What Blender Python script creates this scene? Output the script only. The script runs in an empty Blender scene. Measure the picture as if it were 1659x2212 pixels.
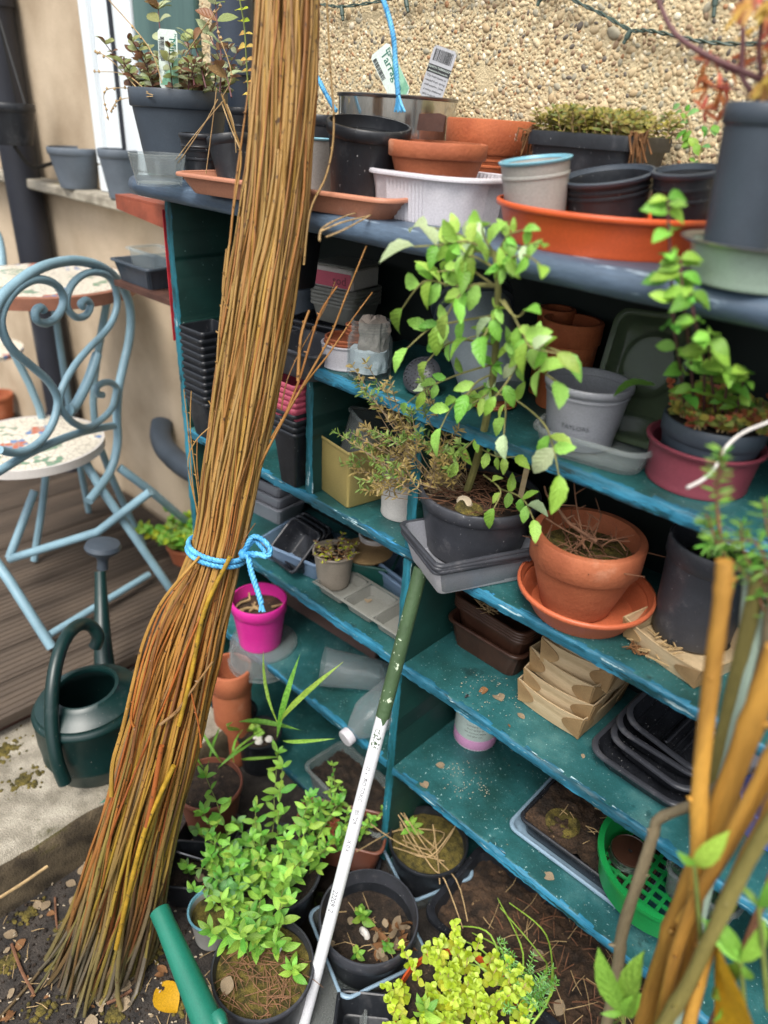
import bpy, math, random
import numpy as np
from mathutils import Vector, Matrix, Euler, noise
random.seed(7)
rng = np.random.default_rng(7)
R = random.uniform
PI = math.pi
SC = bpy.context.scene
COL = SC.collection

# ------------------------------------------------------------------ camera
AX = np.array([[0.71539143, 0.37250625, -0.59114651],
               [0.6965173, -0.31300284, 0.64567242],
               [0.05548648, -0.87365229, -0.4833766]])
CR, CD, CF = (Vector(AX[:, i]) for i in range(3))          # right, down, forward
CAM = Vector((0.48237333, -0.58255314, 0.6541772)) * 1.35
FD = 2326 / 2500 * 1659
cam_data = bpy.data.cameras.new('camera')
cam = bpy.data.objects.new('camera', cam_data)
COL.objects.link(cam)
mw = Matrix.Identity(4)
for i in range(3):
    mw[i][0] = CR[i]; mw[i][1] = -CD[i]; mw[i][2] = -CF[i]; mw[i][3] = CAM[i]
cam.matrix_world = mw
cam_data.sensor_fit = 'HORIZONTAL'
cam_data.sensor_width = 36
cam_data.lens = 2326 / 2500 * 36
cam_data.clip_start = 0.01
cam_data.clip_end = 300
cam_data.dof.use_dof = True
cam_data.dof.focus_distance = 1.19
cam_data.dof.aperture_fstop = 3.1
SC.camera = cam

# ------------------------------------------------------------------ sky, sun, exposure
world = bpy.data.worlds.new('World')
SC.world = world
world.use_nodes = True
wn = world.node_tree
bg = wn.nodes['Background']
sky = wn.nodes.new('ShaderNodeTexSky')
sky.sky_type = 'NISHITA'
sky.sun_disc = False
SUN_EL, SUN_AZ = math.radians(58), math.radians(155)
sky.sun_elevation = SUN_EL
sky.sun_rotation = SUN_AZ
sky.dust_density = 4.0
sky.air_density = 1.0
hs = wn.nodes.new('ShaderNodeHueSaturation')
hs.inputs['Saturation'].default_value = 0.35
wn.links.new(sky.outputs[0], hs.inputs['Color'])
wn.links.new(hs.outputs[0], bg.inputs['Color'])
bg.inputs['Strength'].default_value = 0.125
sd = bpy.data.lights.new('sun', 'SUN')
sd.energy = 1.5
sd.angle = math.radians(22)
sd.color = (1.0, 0.95, 0.87)
sun = bpy.data.objects.new('sun', sd)
COL.objects.link(sun)
sv = Vector((math.sin(SUN_AZ) * math.cos(SUN_EL), math.cos(SUN_AZ) * math.cos(SUN_EL), math.sin(SUN_EL)))
sun.rotation_euler = sv.to_track_quat('Z', 'Y').to_euler()
sun.location = (0, -3, 6)
SC.view_settings.view_transform = 'Standard'
SC.view_settings.look = 'None'
SC.view_settings.gamma = 1
SC.view_settings.use_curve_mapping = False
SC.view_settings.exposure = 1.0
SC.cycles.max_bounces = 7
SC.cycles.diffuse_bounces = 2
SC.cycles.glossy_bounces = 3
SC.cycles.transmission_bounces = 4
SC.cycles.transparent_max_bounces = 12
SC.cycles.use_denoising = True

# ------------------------------------------------------------------ helpers
def ray(u, v):
    return CF + CR * ((u - 829.5) / FD) + CD * ((v - 1106) / FD)

def W(u, v, x=None, y=None, z=None, t=None):
    """World point seen at (u, v) of the 1659 px wide photograph, on the plane x, y or z, or at depth t."""
    r = ray(u, v)
    if t is None:
        if x is not None: t = (x - CAM.x) / r.x
        elif y is not None: t = (y - CAM.y) / r.y
        else: t = (z - CAM.z) / r.z
    return CAM + r * t

def depth(p): return (p - CAM).dot(CF)

def pix(p):
    d = p - CAM; t = d.dot(CF)
    return 829.5 + FD * d.dot(CR) / t, 1106 + FD * d.dot(CD) / t

MATS = {}
def hexlin(h):
    h = h.lstrip('#')
    c = [int(h[i:i + 2], 16) / 255 for i in (0, 2, 4)]
    return tuple((x / 12.92 if x < .04045 else ((x + .055) / 1.055) ** 2.4) for x in c)

def mat(name, col, rough=.5, var=.2, scale=25, bump=0., bscale=150, metal=0., dust=0., dustcol=(.42, .4, .36), dscale=35,
        spec=.5, stretch=None, col2=None, coat=0., trans=0., alpha=1., transl=0., spots=None, detail=5, grain=.13, grainscale=420):
    """Principled material: two-tone noise colour, optional dust or stains of its own, fine bump."""
    if name in MATS: return MATS[name]
    m = bpy.data.materials.new(name); m.use_nodes = True
    n, l = m.node_tree.nodes, m.node_tree.links
    b = n['Principled BSDF']; out = n['Material Output']
    if isinstance(col, str): col = hexlin(col)
    if isinstance(col2, str): col2 = hexlin(col2)
    c1 = tuple(max(0, c * (1 - var)) for c in col)
    c2 = col2 if col2 else tuple(min(1, c * (1 + var)) for c in col)
    tc = n.new('ShaderNodeTexCoord'); mp = n.new('ShaderNodeMapping')
    l.new(tc.outputs['Object'], mp.inputs[0])
    if stretch: mp.inputs['Scale'].default_value = stretch
    nz = n.new('ShaderNodeTexNoise'); nz.inputs['Scale'].default_value = scale; nz.inputs['Detail'].default_value = detail
    l.new(mp.outputs[0], nz.inputs['Vector'])
    rp = n.new('ShaderNodeValToRGB')
    rp.color_ramp.elements[0].position = .35; rp.color_ramp.elements[1].position = .65
    rp.color_ramp.elements[0].color = (*c1, 1); rp.color_ramp.elements[1].color = (*c2, 1)
    l.new(nz.outputs['Fac'], rp.inputs[0])
    cur = rp.outputs[0]
    def overlay(cur, amount, ccol, sc, sharp=.08, det=6):
        q = n.new('ShaderNodeTexNoise'); q.inputs['Scale'].default_value = sc; q.inputs['Detail'].default_value = det
        q.inputs['Roughness'].default_value = .65
        l.new(mp.outputs[0], q.inputs['Vector'])
        r2 = n.new('ShaderNodeValToRGB')
        th = .72 - .4 * amount
        r2.color_ramp.elements[0].position = th; r2.color_ramp.elements[1].position = min(1, th + sharp)
        l.new(q.outputs['Fac'], r2.inputs[0])
        mx = n.new('ShaderNodeMixRGB'); mx.inputs[2].default_value = (*ccol, 1)
        l.new(r2.outputs[0], mx.inputs[0]); l.new(cur, mx.inputs[1])
        return mx.outputs[0]
    if dust: cur = overlay(cur, dust, dustcol, dscale, .25)
    for s in (spots or []): cur = overlay(cur, *s)
    if grain:
        gz = n.new('ShaderNodeTexNoise'); gz.inputs['Scale'].default_value = grainscale; gz.inputs['Detail'].default_value = 3; gz.inputs['Roughness'].default_value = .7
        l.new(mp.outputs[0], gz.inputs['Vector'])
        gr = n.new('ShaderNodeMapRange'); gr.inputs[1].default_value = .3; gr.inputs[2].default_value = .7; gr.inputs[3].default_value = 1 - grain; gr.inputs[4].default_value = 1 + grain
        l.new(gz.outputs['Fac'], gr.inputs[0])
        gm_ = n.new('ShaderNodeMixRGB'); gm_.blend_type = 'MULTIPLY'; gm_.inputs[0].default_value = 1; l.new(cur, gm_.inputs[1]); l.new(gr.outputs[0], gm_.inputs[2]); cur = gm_.outputs[0]
    l.new(cur, b.inputs['Base Color'])
    b.inputs['Roughness'].default_value = rough
    b.inputs['Metallic'].default_value = metal
    b.inputs['Specular IOR Level'].default_value = spec
    b.inputs['Coat Weight'].default_value = coat
    if bump:
        bz = n.new('ShaderNodeTexNoise'); bz.inputs['Scale'].default_value = bscale; bz.inputs['Detail'].default_value = 5
        l.new(mp.outputs[0], bz.inputs['Vector'])
        bp = n.new('ShaderNodeBump'); bp.inputs['Strength'].default_value = bump; bp.inputs['Distance'].default_value = .004
        l.new(bz.outputs['Fac'], bp.inputs['Height']); l.new(bp.outputs[0], b.inputs['Normal'])
    sh = b.outputs[0]
    if transl:
        t = n.new('ShaderNodeBsdfTranslucent'); l.new(cur, t.inputs[0])
        mx = n.new('ShaderNodeMixShader'); mx.inputs[0].default_value = transl
        l.new(sh, mx.inputs[1]); l.new(t.outputs[0], mx.inputs[2]); sh = mx.outputs[0]
    if alpha < 1:
        t = n.new('ShaderNodeBsdfTransparent'); t.inputs[0].default_value = (.92, .95, .96, 1)
        fr = n.new('ShaderNodeLayerWeight'); fr.inputs[0].default_value = .35
        ma = n.new('ShaderNodeMath'); ma.operation = 'MULTIPLY_ADD'; ma.inputs[1].default_value = (1 - alpha) * .75; ma.inputs[2].default_value = alpha
        pw = n.new('ShaderNodeMath'); pw.operation = 'POWER'; pw.inputs[1].default_value = 3; l.new(fr.outputs['Facing'], pw.inputs[0]); l.new(pw.outputs[0], ma.inputs[0])
        mx = n.new('ShaderNodeMixShader')
        l.new(ma.outputs[0], mx.inputs[0]); l.new(t.outputs[0], mx.inputs[1]); l.new(sh, mx.inputs[2]); sh = mx.outputs[0]
    l.new(sh, out.inputs[0])
    MATS[name] = m
    return m

class MB:
    def __init__(s): s.v = []; s.f = []; s.m = []
    def add(s, vs, fs, mi=0, M=None):
        o = len(s.v)
        s.v += [tuple(M @ Vector(p)) for p in vs] if M is not None else [tuple(p) for p in vs]
        s.f += [tuple(i + o for i in f) for f in fs]; s.m += [mi] * len(fs)
        return s
    def mesh(s, name, mats, smooth=42):
        me = bpy.data.meshes.new(name); me.from_pydata(s.v, [], s.f)
        if not isinstance(mats, (list, tuple)): mats = [mats]
        for m in mats: me.materials.append(m)
        if any(s.m): me.polygons.foreach_set('material_index', s.m)
        if smooth:
            me.polygons.foreach_set('use_smooth', [True] * len(s.f))
            me.set_sharp_from_angle(angle=math.radians(smooth))
        me.update(); return me
    def build(s, name, mats, parent=None, smooth=42, off=None, M=None, kind=None):
        if off is not None: s.v = [(a - off[0], b - off[1], c - off[2]) for a, b, c in s.v]
        return link(name, s.mesh(name, mats, smooth), parent, M, kind)

def link(name, me, parent=None, M=None, kind=None):
    o = bpy.data.objects.new(name, me); COL.objects.link(o)
    if parent is not None: o.parent = parent
    if M is not None: o.matrix_basis = M
    if kind: o['kind'] = kind
    return o

def tag(o, label, cat, group=None):
    o['label'] = label; o['category'] = cat
    if group: o['group'] = group
    return o

def thing(name, label, cat, loc=(0, 0, 0), rot=(0, 0, 0), group=None):
    o = bpy.data.objects.new(name, None); COL.objects.link(o)
    o.empty_display_size = .02
    o.location = loc; o.rotation_euler = rot
    return tag(o, label, cat, group)

def dup(t, loc, rot=None, label=None):
    c = t.copy(); COL.objects.link(c); c.location = loc
    if rot is not None: c.rotation_euler = rot
    if label: c['label'] = label
    for ch in list(t.children):
        k = ch.copy(); COL.objects.link(k); k.parent = c
    return c

def struct(o): o['kind'] = 'structure'; return o

def box(x0, x1, y0, y1, z0, z1, b=.0):
    if not b:
        v = [(x, y, z) for x in (x0, x1) for y in (y0, y1) for z in (z0, z1)]
        return v, [(0, 1, 3, 2), (4, 6, 7, 5), (0, 4, 5, 1), (2, 3, 7, 6), (0, 2, 6, 4), (1, 5, 7, 3)]
    v = []; 
    for x, sx in ((x0, 1), (x1, -1)):
        for y, sy in ((y0, 1), (y1, -1)):
            for z, sz in ((z0, 1), (z1, -1)):
                v += [(x, y + sy * b, z + sz * b), (x + sx * b, y, z + sz * b), (x + sx * b, y + sy * b, z)]
    I = lambda i, j, k, a: ((i * 2 + j) * 2 + k) * 3 + a
    f = []
    for s in (0, 1):
        q = [I(s, 0, 0, 0), I(s, 0, 1, 0), I(s, 1, 1, 0), I(s, 1, 0, 0)]; f.append(q if s == 0 else q[::-1])
        q = [I(0, s, 0, 1), I(1, s, 0, 1), I(1, s, 1, 1), I(0, s, 1, 1)]; f.append(q if s == 0 else q[::-1])
        q = [I(0, 0, s, 2), I(0, 1, s, 2), I(1, 1, s, 2), I(1, 0, s, 2)]; f.append(q if s == 0 else q[::-1])
    for a in (0, 1):
        for c in (0, 1):
            f.append((I(a, c, 0, 0), I(a, c, 1, 0), I(a, c, 1, 1), I(a, c, 0, 1)))
            f.append((I(a, 0, c, 0), I(a, 1, c, 0), I(a, 1, c, 2), I(a, 0, c, 2)))
            f.append((I(0, a, c, 1), I(1, a, c, 1), I(1, a, c, 2), I(0, a, c, 2)))
    for i in (0, 1):
        for j in (0, 1):
            for k in (0, 1): f.append((I(i, j, k, 0), I(i, j, k, 1), I(i, j, k, 2)))
    return v, [tuple(q) for q in f]

def lathe(prof, n=44, closed=False, fn=None):
    v = []; f = []; idx = []
    for k, (r, z) in enumerate(prof):
        if r < 1e-6: idx.append([len(v)]); v.append((0, 0, z)); continue
        row = []
        for i in range(n):
            a = 2 * PI * i / n; rr, zz = (fn(r, z, a) if fn else (r, z))
            row.append(len(v)); v.append((rr * math.cos(a), rr * math.sin(a), zz))
        idx.append(row)
    pairs = list(zip(idx, idx[1:] + ([idx[0]] if closed else [])))
    if not closed: pairs = pairs[:len(prof) - 1]
    for a, b in pairs:
        for i in range(n):
            j = (i + 1) % n
            if len(a) == 1 and len(b) == 1: continue
            if len(a) == 1: f.append((a[0], b[j], b[i]))
            elif len(b) == 1: f.append((a[i], a[j], b[0]))
            else: f.append((a[i], a[j], b[j], b[i]))
    return v, f

def tube(pts, rad, n=6, caps=True):
    pts = [Vector(p) for p in pts]
    if not isinstance(rad, (list, tuple)): rad = [rad] * len(pts)
    v = []; f = []; prev = None
    for i, p in enumerate(pts):
        t = (pts[min(i + 1, len(pts) - 1)] - pts[max(i - 1, 0)])
        t = t.normalized() if t.length > 1e-9 else Vector((0, 0, 1))
        if prev is None:
            a = t.orthogonal().normalized()
        else:
            a = (prev - t * prev.dot(t)); a = a.normalized() if a.length > 1e-9 else t.orthogonal().normalized()
        prev = a; b = t.cross(a)
        for k in range(n):
            an = 2 * PI * k / n
            v.append(tuple(p + (a * math.cos(an) + b * math.sin(an)) * rad[i]))
    for i in range(len(pts) - 1):
        for k in range(n):
            j = (k + 1) % n
            f.append((i * n + k, i * n + j, (i + 1) * n + j, (i + 1) * n + k))
    if caps: f.append(tuple(range(n))[::-1]); f.append(tuple((len(pts) - 1) * n + k for k in range(n)))
    return v, f

def spline(pts, k=6):
    pts = [Vector(p) for p in pts]; out = []
    for i in range(len(pts) - 1):
        p0, p1, p2, p3 = pts[max(i - 1, 0)], pts[i], pts[i + 1], pts[min(i + 2, len(pts) - 1)]
        for j in range(k):
            t = j / k
            out.append(.5 * (2 * p1 + (p2 - p0) * t + (2 * p0 - 5 * p1 + 4 * p2 - p3) * t * t + (3 * p1 - p0 - 3 * p2 + p3) * t ** 3))
    out.append(pts[-1]); return out

def rrect(w, d, r, z, m=5, e=6, rib=0., nr=0):
    r = min(r, w / 2 - 1e-4, d / 2 - 1e-4); p = []
    cs = [(w / 2 - r, d / 2 - r, 0), (-w / 2 + r, d / 2 - r, PI / 2), (-w / 2 + r, -d / 2 + r, PI), (w / 2 - r, -d / 2 + r, 1.5 * PI)]
    for q in range(4):
        cx, cy, a0 = cs[q]
        for i in range(m):
            a = a0 + PI / 2 * i / (m - 1); p.append((cx + r * math.cos(a), cy + r * math.sin(a), z))
        nx, ny, na = cs[(q + 1) % 4]
        x0, y0, _ = p[-1]; x1, y1 = nx + r * math.cos(na), ny + r * math.sin(na)
        for i in range(1, e): p.append((x0 + (x1 - x0) * i / e, y0 + (y1 - y0) * i / e, z))
    if rib:
        N = len(p); q = []
        for i, (x, y, zz) in enumerate(p):
            s = rib if i % 2 else 0
            L = math.hypot(x, y); q.append((x * (1 - s / L), y * (1 - s / L), zz))
        p = q
    return p

def loft(rings, cap0=True, cap1=True, closed=False):
    v = []; f = []; n = len(rings[0])
    for rg in rings: v += rg
    L = len(rings)
    for i in range(L if closed else L - 1):
        a = i * n; b = ((i + 1) % L) * n
        for k in range(n):
            j = (k + 1) % n; f.append((a + k, a + j, b + j, b + k))
    if not closed:
        if cap0: f.append(tuple(range(n))[::-1])
        if cap1: f.append(tuple((L - 1) * n + k for k in range(n)))
    return v, f

def text_mesh(s, size, m, parent, M, name='lettering'):
    cu = bpy.data.curves.new('lettering', 'FONT'); cu.body = s; cu.size = size; cu.resolution_u = 2; cu.extrude = .0001
    cu.align_x = 'CENTER'; cu.align_y = 'CENTER'
    o = bpy.data.objects.new('tmp', cu); COL.objects.link(o)
    me = bpy.data.meshes.new_from_object(o.evaluated_get(bpy.context.evaluated_depsgraph_get()))
    bpy.data.objects.remove(o); bpy.data.curves.remove(cu)
    me.materials.clear(); me.materials.append(m)
    return link(name, me, parent, M)

# ------------------------------------------------------------------ materials
GROUND_Z, SLAB_Z, DECK_Z = -.60, -.462, -.385
TOPZ, S2, S3, S4, S5, S6 = .757, .4995, .2484, 0., -.27, -.578
YB, YW = .262, .30

m_teal = mat('teal_paint', '#204d4a', .42, .28, 9, .3, 90, col2='#2d6568', dust=.42, dustcol=hexlin('#58807c'), dscale=9,
             spots=[(.28, hexlin('#1b3a3a'), 17, .10), (.16, hexlin('#5c5442'), 13, .12), (.2, hexlin('#9ab5b2'), 210, .04), (.14, hexlin('#1f393a'), 120, .05), (.06, hexlin('#a3946f'), 90, .04)], grain=.2)
m_edge = mat('worn_teal_edge', '#174e5b', .5, .3, 30, .9, 60, stretch=(.12, 1, 1.3), col2='#2f7d9c',
             spots=[(.32, hexlin('#0e2f33'), 160, .04), (.36, hexlin('#123f44'), 45, .05), (.27, hexlin('#a9c3c8'), 80, .04), (.17, hexlin('#3f93cf'), 36, .06)], grain=.25)
m_edgev = mat('worn_teal_upright', '#175a60', .5, .3, 30, .8, 60, stretch=(1, 1, .15), col2='#2d7f95',
              spots=[(.32, hexlin('#113a40'), 40, .06), (.26, hexlin('#a9c3c8'), 70, .04), (.12, hexlin('#3f93cf'), 36, .06)], grain=.25)
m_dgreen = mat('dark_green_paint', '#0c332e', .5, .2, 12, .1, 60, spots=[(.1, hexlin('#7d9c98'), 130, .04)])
m_back = mat('shade_darkened_green', '#051614', .6, .2, 12, .1, 60)  # dark green taken near black: the shade at the compartment backs is in the colour
m_top = mat('slate_blue_paint', '#3f4d5e', .45, .2, 12, .5, 60, stretch=(.15, 1, 1), col2='#526477',
            spots=[(.24, hexlin('#8b9dab'), 60, .05), (.2, hexlin('#2b3643'), 50, .06)], grain=.2)
m_black = mat('black_plastic', '#202328', .4, .2, 30, .12, 120, dust=.3, dustcol=(.08, .08, .085), dscale=30, spots=[(.13, (.33, .33, .33), 230, .03), (.1, (.2, .2, .2), 18, .2)], stretch=(1, 1, .6))
m_blackg = mat('glossy_black_plastic', '#24262b', .25, .25, 30, .06, 80, dust=.25, dustcol=(.06, .06, .065), spots=[(.16, (.35, .35, .35), 220, .03)])
m_dgrey = mat('charcoal_plastic', '#383a40', .42, .15, 25, .1, 120, dust=.34, dustcol=(.14, .135, .14), dscale=26, spots=[(.13, (.4, .4, .4), 200, .03), (.1, (.25, .25, .26), 14, .2)])
m_sill = mat('weathered_grey_planter', '#5b646e', .6, .15, 14, .05, 60)
m_bucket = mat('mid_grey_plastic', '#7b858b', .45, .1, 12, .04, 60, dust=.2, dustcol=(.24, .25, .26), dscale=20)
m_wtwig = mat('grey_brown_twig', '#8d7a5f', .8, .25, 60, .2, 200)
m_slate = mat('slate_plastic', '#3c454f', .5, .12, 14, .04, 80, dust=.15, dustcol=(.12, .13, .15), dscale=20)
m_grey = mat('grey_plastic', '#85878e', .42, .1, 12, .05, 80, dust=.25, dustcol=(.27, .265, .26), dscale=18, spots=[(.09, (.05, .045, .04), 130, .04), (.08, (.12, .11, .1), 20, .2)])
m_lgrey = mat('light_grey_plastic', '#9a9994', .42, .08, 12, .03, 80)
m_blue = mat('pale_blue_plastic', '#6fa6b8', .35, .08, 12)
m_bluerim = mat('blue_grey_clear_plastic', '#8fa9bd', .25, .08, 12, alpha=.75)
m_terra = mat('terracotta', '#a45938', .78, .16, 10, .25, 200, col2='#b46a47', dust=.36, dustcol=hexlin('#c29a80'), dscale=12, spots=[(.12, hexlin('#6f3a22'), 22, .15), (.09, (.55, .5, .45), 45, .06), (.06, hexlin('#7e4127'), 70, .08)])
m_terra2 = mat('weathered_terracotta', '#a8552f', .8, .2, 12, .25, 200, col2='#b9683e', dust=.38, dustcol=hexlin('#cbab95'), dscale=14, spots=[(.1, (.58, .54, .5), 40, .06)])
m_terrap = mat('orange_plastic', '#c4552b', .35, .1, 8, .02, 60, dust=.1, dustcol=hexlin('#c9764f'), dscale=18)
m_terrapl = mat('terracotta_plastic', '#b65f3f', .4, .1, 8, .02, 60, dust=.2, dustcol=hexlin('#c98f78'), dscale=22)
m_tray = mat('dusty_terracotta_plastic', '#b0785f', .5, .1, 8, .03, 60, dust=.3, dustcol=hexlin('#bf9684'), dscale=22)
m_brownp = mat('brown_plastic', '#40291f', .35, .2, 20, .05, 80, dust=.25, dustcol=hexlin('#5f4a3e'), dscale=40)
m_brownpot = mat('brown_pot_plastic', '#7a4a3a', .45, .12, 12, .03, 60)
m_maroon = mat('maroon_plastic', '#7d3b47', .4, .1, 10, .03, 60, dust=.15, dustcol=hexlin('#8c5a62'), dscale=30)
m_magenta = mat('magenta_plastic', '#d22f93', .35, .08, 10)
m_pink = mat('pink_plastic', '#c2566c', .45, .12, 12)
m_white = mat('white_plastic', '#d9d6dc', .4, .05, 10, transl=.25)
m_cream = mat('cream_plastic', '#c9c4bf', .5, .05, 10)
m_yellow = mat('frosted_yellow_plastic', '#a3935a', .4, .1, 8, alpha=.86)
m_clear = mat('clear_plastic', '#b9bfc0', .15, .06, 10, alpha=.09)
m_cleard = mat('dusty_clear_plastic', '#a4a8a6', .3, .12, 14, alpha=.2, dust=.3, dustcol=(.5, .48, .42), dscale=60)
m_greentint = mat('green_tinted_plastic', '#5c6a52', .15, .1, 10, alpha=.55)
m_frost = mat('frosted_plastic', '#8f8f88', .35, .08, 10, alpha=.62)
m_frostb = mat('frosted_blue_plastic', '#8199b5', .3, .08, 10, alpha=.6)
m_glass = mat('jar_glass', '#c4cccb', .05, .02, 10, alpha=.025)
m_metal = mat('tin_metal', '#d6d6d2', .14, .12, 8, .03, 30, metal=.95, stretch=(1, 1, .2), spots=[(.1, hexlin('#7a6a55'), 14, .1)])
m_steel = mat('steel', '#8d8f92', .3, .1, 20, metal=.9)
m_rust = mat('rusty_red_metal', '#8a4631', .6, .25, 25, .2, 120, spots=[(.15, hexlin('#b5725a'), 60, .06)])
m_rustd = mat('dark_rust', '#4a2f26', .7, .25, 30, .2, 120)
m_tinpaint = mat('pale_green_enamel', '#9fb3a3', .3, .1, 8, .03, 40, spots=[(.12, hexlin('#6f7d72'), 30, .08)])
m_soil = mat('potting_soil', '#211913', .95, .4, 60, 1., 200, col2='#35291f', grain=.5, grainscale=260, spots=[(.2, hexlin('#6a5744'), 120, .05)])
m_soilb = mat('brown_soil', '#2e231a', .95, .4, 40, 1., 200, col2='#4a3727', grain=.5, grainscale=260, spots=[(.2, hexlin('#7c6548'), 70, .06)])
m_moss = mat('moss', '#453f1a', .95, .4, 70, 1., 300, col2='#6b5f28', grain=.4, spots=[(.2, hexlin('#7d6236'), 60, .08)])
m_peb = [mat('pebble_' + n, c, .6, .12, 60, .15, 300) for n, c in (('buff', '#c2ad88'), ('tan', '#b09975'), ('sand', '#ccbb99'), ('brown', '#8f775c'), ('grey', '#9c9580'), ('cream', '#d8cdb4'), ('rust', '#a57a55'), ('dark', '#655d54'))]
m_mortar = mat('sand_mortar', '#c6b48f', .95, .1, 40, .8, 260, col2='#d2c19c')
m_straw = mat('dry_straw', '#a98f66', .8, .25, 60)
m_twig = mat('dry_twig', '#6f4c36', .8, .25, 60, .2, 200)
m_leafdry = mat('dry_tan_leaf', '#95836a', .8, .3, 60, .3, 200, transl=.15)
m_leafbrown = mat('brown_dead_leaf', '#7d5735', .8, .3, 60, .3, 200, transl=.15)
def leafmat(name, c, c2, t=.32, sc=40):
    """Leaf: paler midrib and side veins along the leaf's own UV, colour differing from leaf to leaf."""
    m = mat(name, c, .42, .2, sc, .15, 120, col2=c2, transl=t, spec=.4, grain=.1)
    n, l = m.node_tree.nodes, m.node_tree.links; b = n['Principled BSDF']
    cur = b.inputs['Base Color'].links[0].from_socket; tr = [x for x in n if x.type == 'BSDF_TRANSLUCENT'][0]
    def math_(op, a, b_=None, c_=None):
        q = n.new('ShaderNodeMath'); q.operation = op
        for i, x in enumerate((a, b_, c_)):
            if x is None: continue
            if isinstance(x, (int, float)): q.inputs[i].default_value = x
            else: l.new(x, q.inputs[i])
        return q.outputs[0]
    uv = n.new('ShaderNodeUVMap'); sp = n.new('ShaderNodeSeparateXYZ'); l.new(uv.outputs[0], sp.inputs[0])
    a = math_('ABSOLUTE', math_('SUBTRACT', sp.outputs[0], .5))
    s = math_('ABSOLUTE', math_('SINE', math_('MULTIPLY', math_('SUBTRACT', sp.outputs[1], math_('MULTIPLY', a, .55)), 19.)))
    vein = math_('MAXIMUM', math_('LESS_THAN', s, .17), math_('LESS_THAN', a, .035))
    mx = n.new('ShaderNodeMixRGB'); mx.inputs[2].default_value = (*[min(1, x * 1.5 + .03) for x in hexlin(c2)], 1)
    l.new(math_('MULTIPLY', vein, .17), mx.inputs[0]); l.new(cur, mx.inputs[1])
    oi = n.new('ShaderNodeObjectInfo'); hs_ = n.new('ShaderNodeHueSaturation')
    l.new(math_('MULTIPLY_ADD', oi.outputs['Random'], .05, .475), hs_.inputs['Hue'])
    l.new(math_('MULTIPLY_ADD', math_('FRACT', math_('MULTIPLY', oi.outputs['Random'], 7.3)), .62, .72), hs_.inputs['Value'])
    l.new(mx.outputs[0], hs_.inputs['Color']); l.new(hs_.outputs[0], b.inputs['Base Color']); l.new(hs_.outputs[0], tr.inputs[0])
    bp = n.new('ShaderNodeBump'); bp.inputs['Strength'].default_value = .3; bp.inputs['Distance'].default_value = .002; l.new(math_('SUBTRACT', 1, s), bp.inputs['Height']); l.new(bp.outputs[0], b.inputs['Normal'])
    return m
m_elder = [leafmat('elder_green', '#7cb03f', '#94c652'), leafmat('elder_fresh_green', '#98c653', '#b0da6c'), leafmat('elder_pale_underside', '#b6cc98', '#c6d8aa')]
m_herb = [leafmat('herb_green', '#649e38', '#7fb648'), leafmat('herb_bright_green', '#80b440', '#9ccb56'), leafmat('herb_bluish_green', '#699c58', '#82b26c')]
m_mint = [leafmat('mint_olive', '#8a9658', '#a6b274'), leafmat('mint_grey_green', '#a8b68a', '#c0cba2'), leafmat('mint_bronze', '#7a5a3c', '#8f7050')]
m_jenny = [leafmat('chartreuse', '#a3b024', '#bcc838'), leafmat('chartreuse_light', '#bccb3c', '#d2de58')]
m_sedum = [leafmat('sedum_green', '#6f8040', '#8c9850'), leafmat('sedum_red', '#a45a3c', '#b8744e'), leafmat('sedum_yellow', '#9a9440', '#b0a850')]
m_savory = [leafmat('savory_green', '#6b9244', '#85ab54'), leafmat('savory_straw', '#9f9350', '#bcae66')]
m_acer = [leafmat('acer_red', '#b5603f', '#cb8058'), leafmat('acer_yellow', '#c79a40', '#d8b864')]
m_bark = mat('sapling_bark', '#7d7a48', .7, .2, 40, .3, 150)
m_greenstem = mat('green_stem', '#6d7a3c', .6, .2, 40)
m_redstem = mat('purple_stem', '#5a3538', .6, .2, 40)
m_twine = mat('blue_twine', '#3d9ad6', .45, .18, 80, .6, 300, stretch=(1, 1, .3), col2='#6bbdec')
m_pvc = mat('white_pvc', '#d8dade', .3, .03, 8, spots=[(.06, hexlin('#8d948c'), 40, .05)])
m_sleeve = mat('green_flaking_paint', '#41573a', .5, .12, 20, .3, 120, spots=[(.2, hexlin('#c6d4bb'), 75, .02)])
m_ink = mat('black_print', '#26282a', .6, .1)
m_paper = mat('white_label', '#c9d6cf', .5, .04, 10)
m_papergrey = mat('grey_label', '#a9abb0', .5, .04, 10)
m_labelgreen = mat('green_label_print', '#5ea885', .5, .3, 40, col2='#a3d0b4')
m_cable = mat('green_cable', '#3f5149', .5, .15, 30)
m_canbody = mat('dark_green_can', '#0d2a29', .36, .12, 10, .04, 70, dust=.3, dustcol=(.07, .09, .085), dscale=14, spots=[(.1, (.3, .3, .27), 150, .03), (.07, hexlin('#5d5442'), 26, .08)])
m_greenpl = mat('green_plastic', '#1f6f5c', .35, .08, 10)
m_sieve = mat('bright_green_plastic', '#1b8a44', .35, .08, 10)
m_darkgreenpl = mat('bottle_green_plastic', '#1d4f48', .4, .1, 10)
m_chair = mat('blue_grey_chair_paint', '#7d9dab', .42, .12, 12, .1, 80, spots=[(.06, hexlin('#7a4b32'), 50, .04), (.12, hexlin('#a9c2cc'), 30, .1)])
m_wood = mat('poplar_veneer', '#b9a07a', .65, .12, 14, .2, 60, stretch=(.3, .3, 3), col2='#cbb592', spots=[(.1, hexlin('#8a6f49'), 20, .1)])
m_woodd = mat('brown_veneer', '#967750', .65, .2, 14, .2, 60, col2='#a88a60')
m_deck = mat('deck_board', '#3f352d', .75, .3, 10, .6, 60, stretch=(1, .12, 1), col2='#564a3f', spots=[(.1, hexlin('#8b7661'), 40, .08)])
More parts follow.
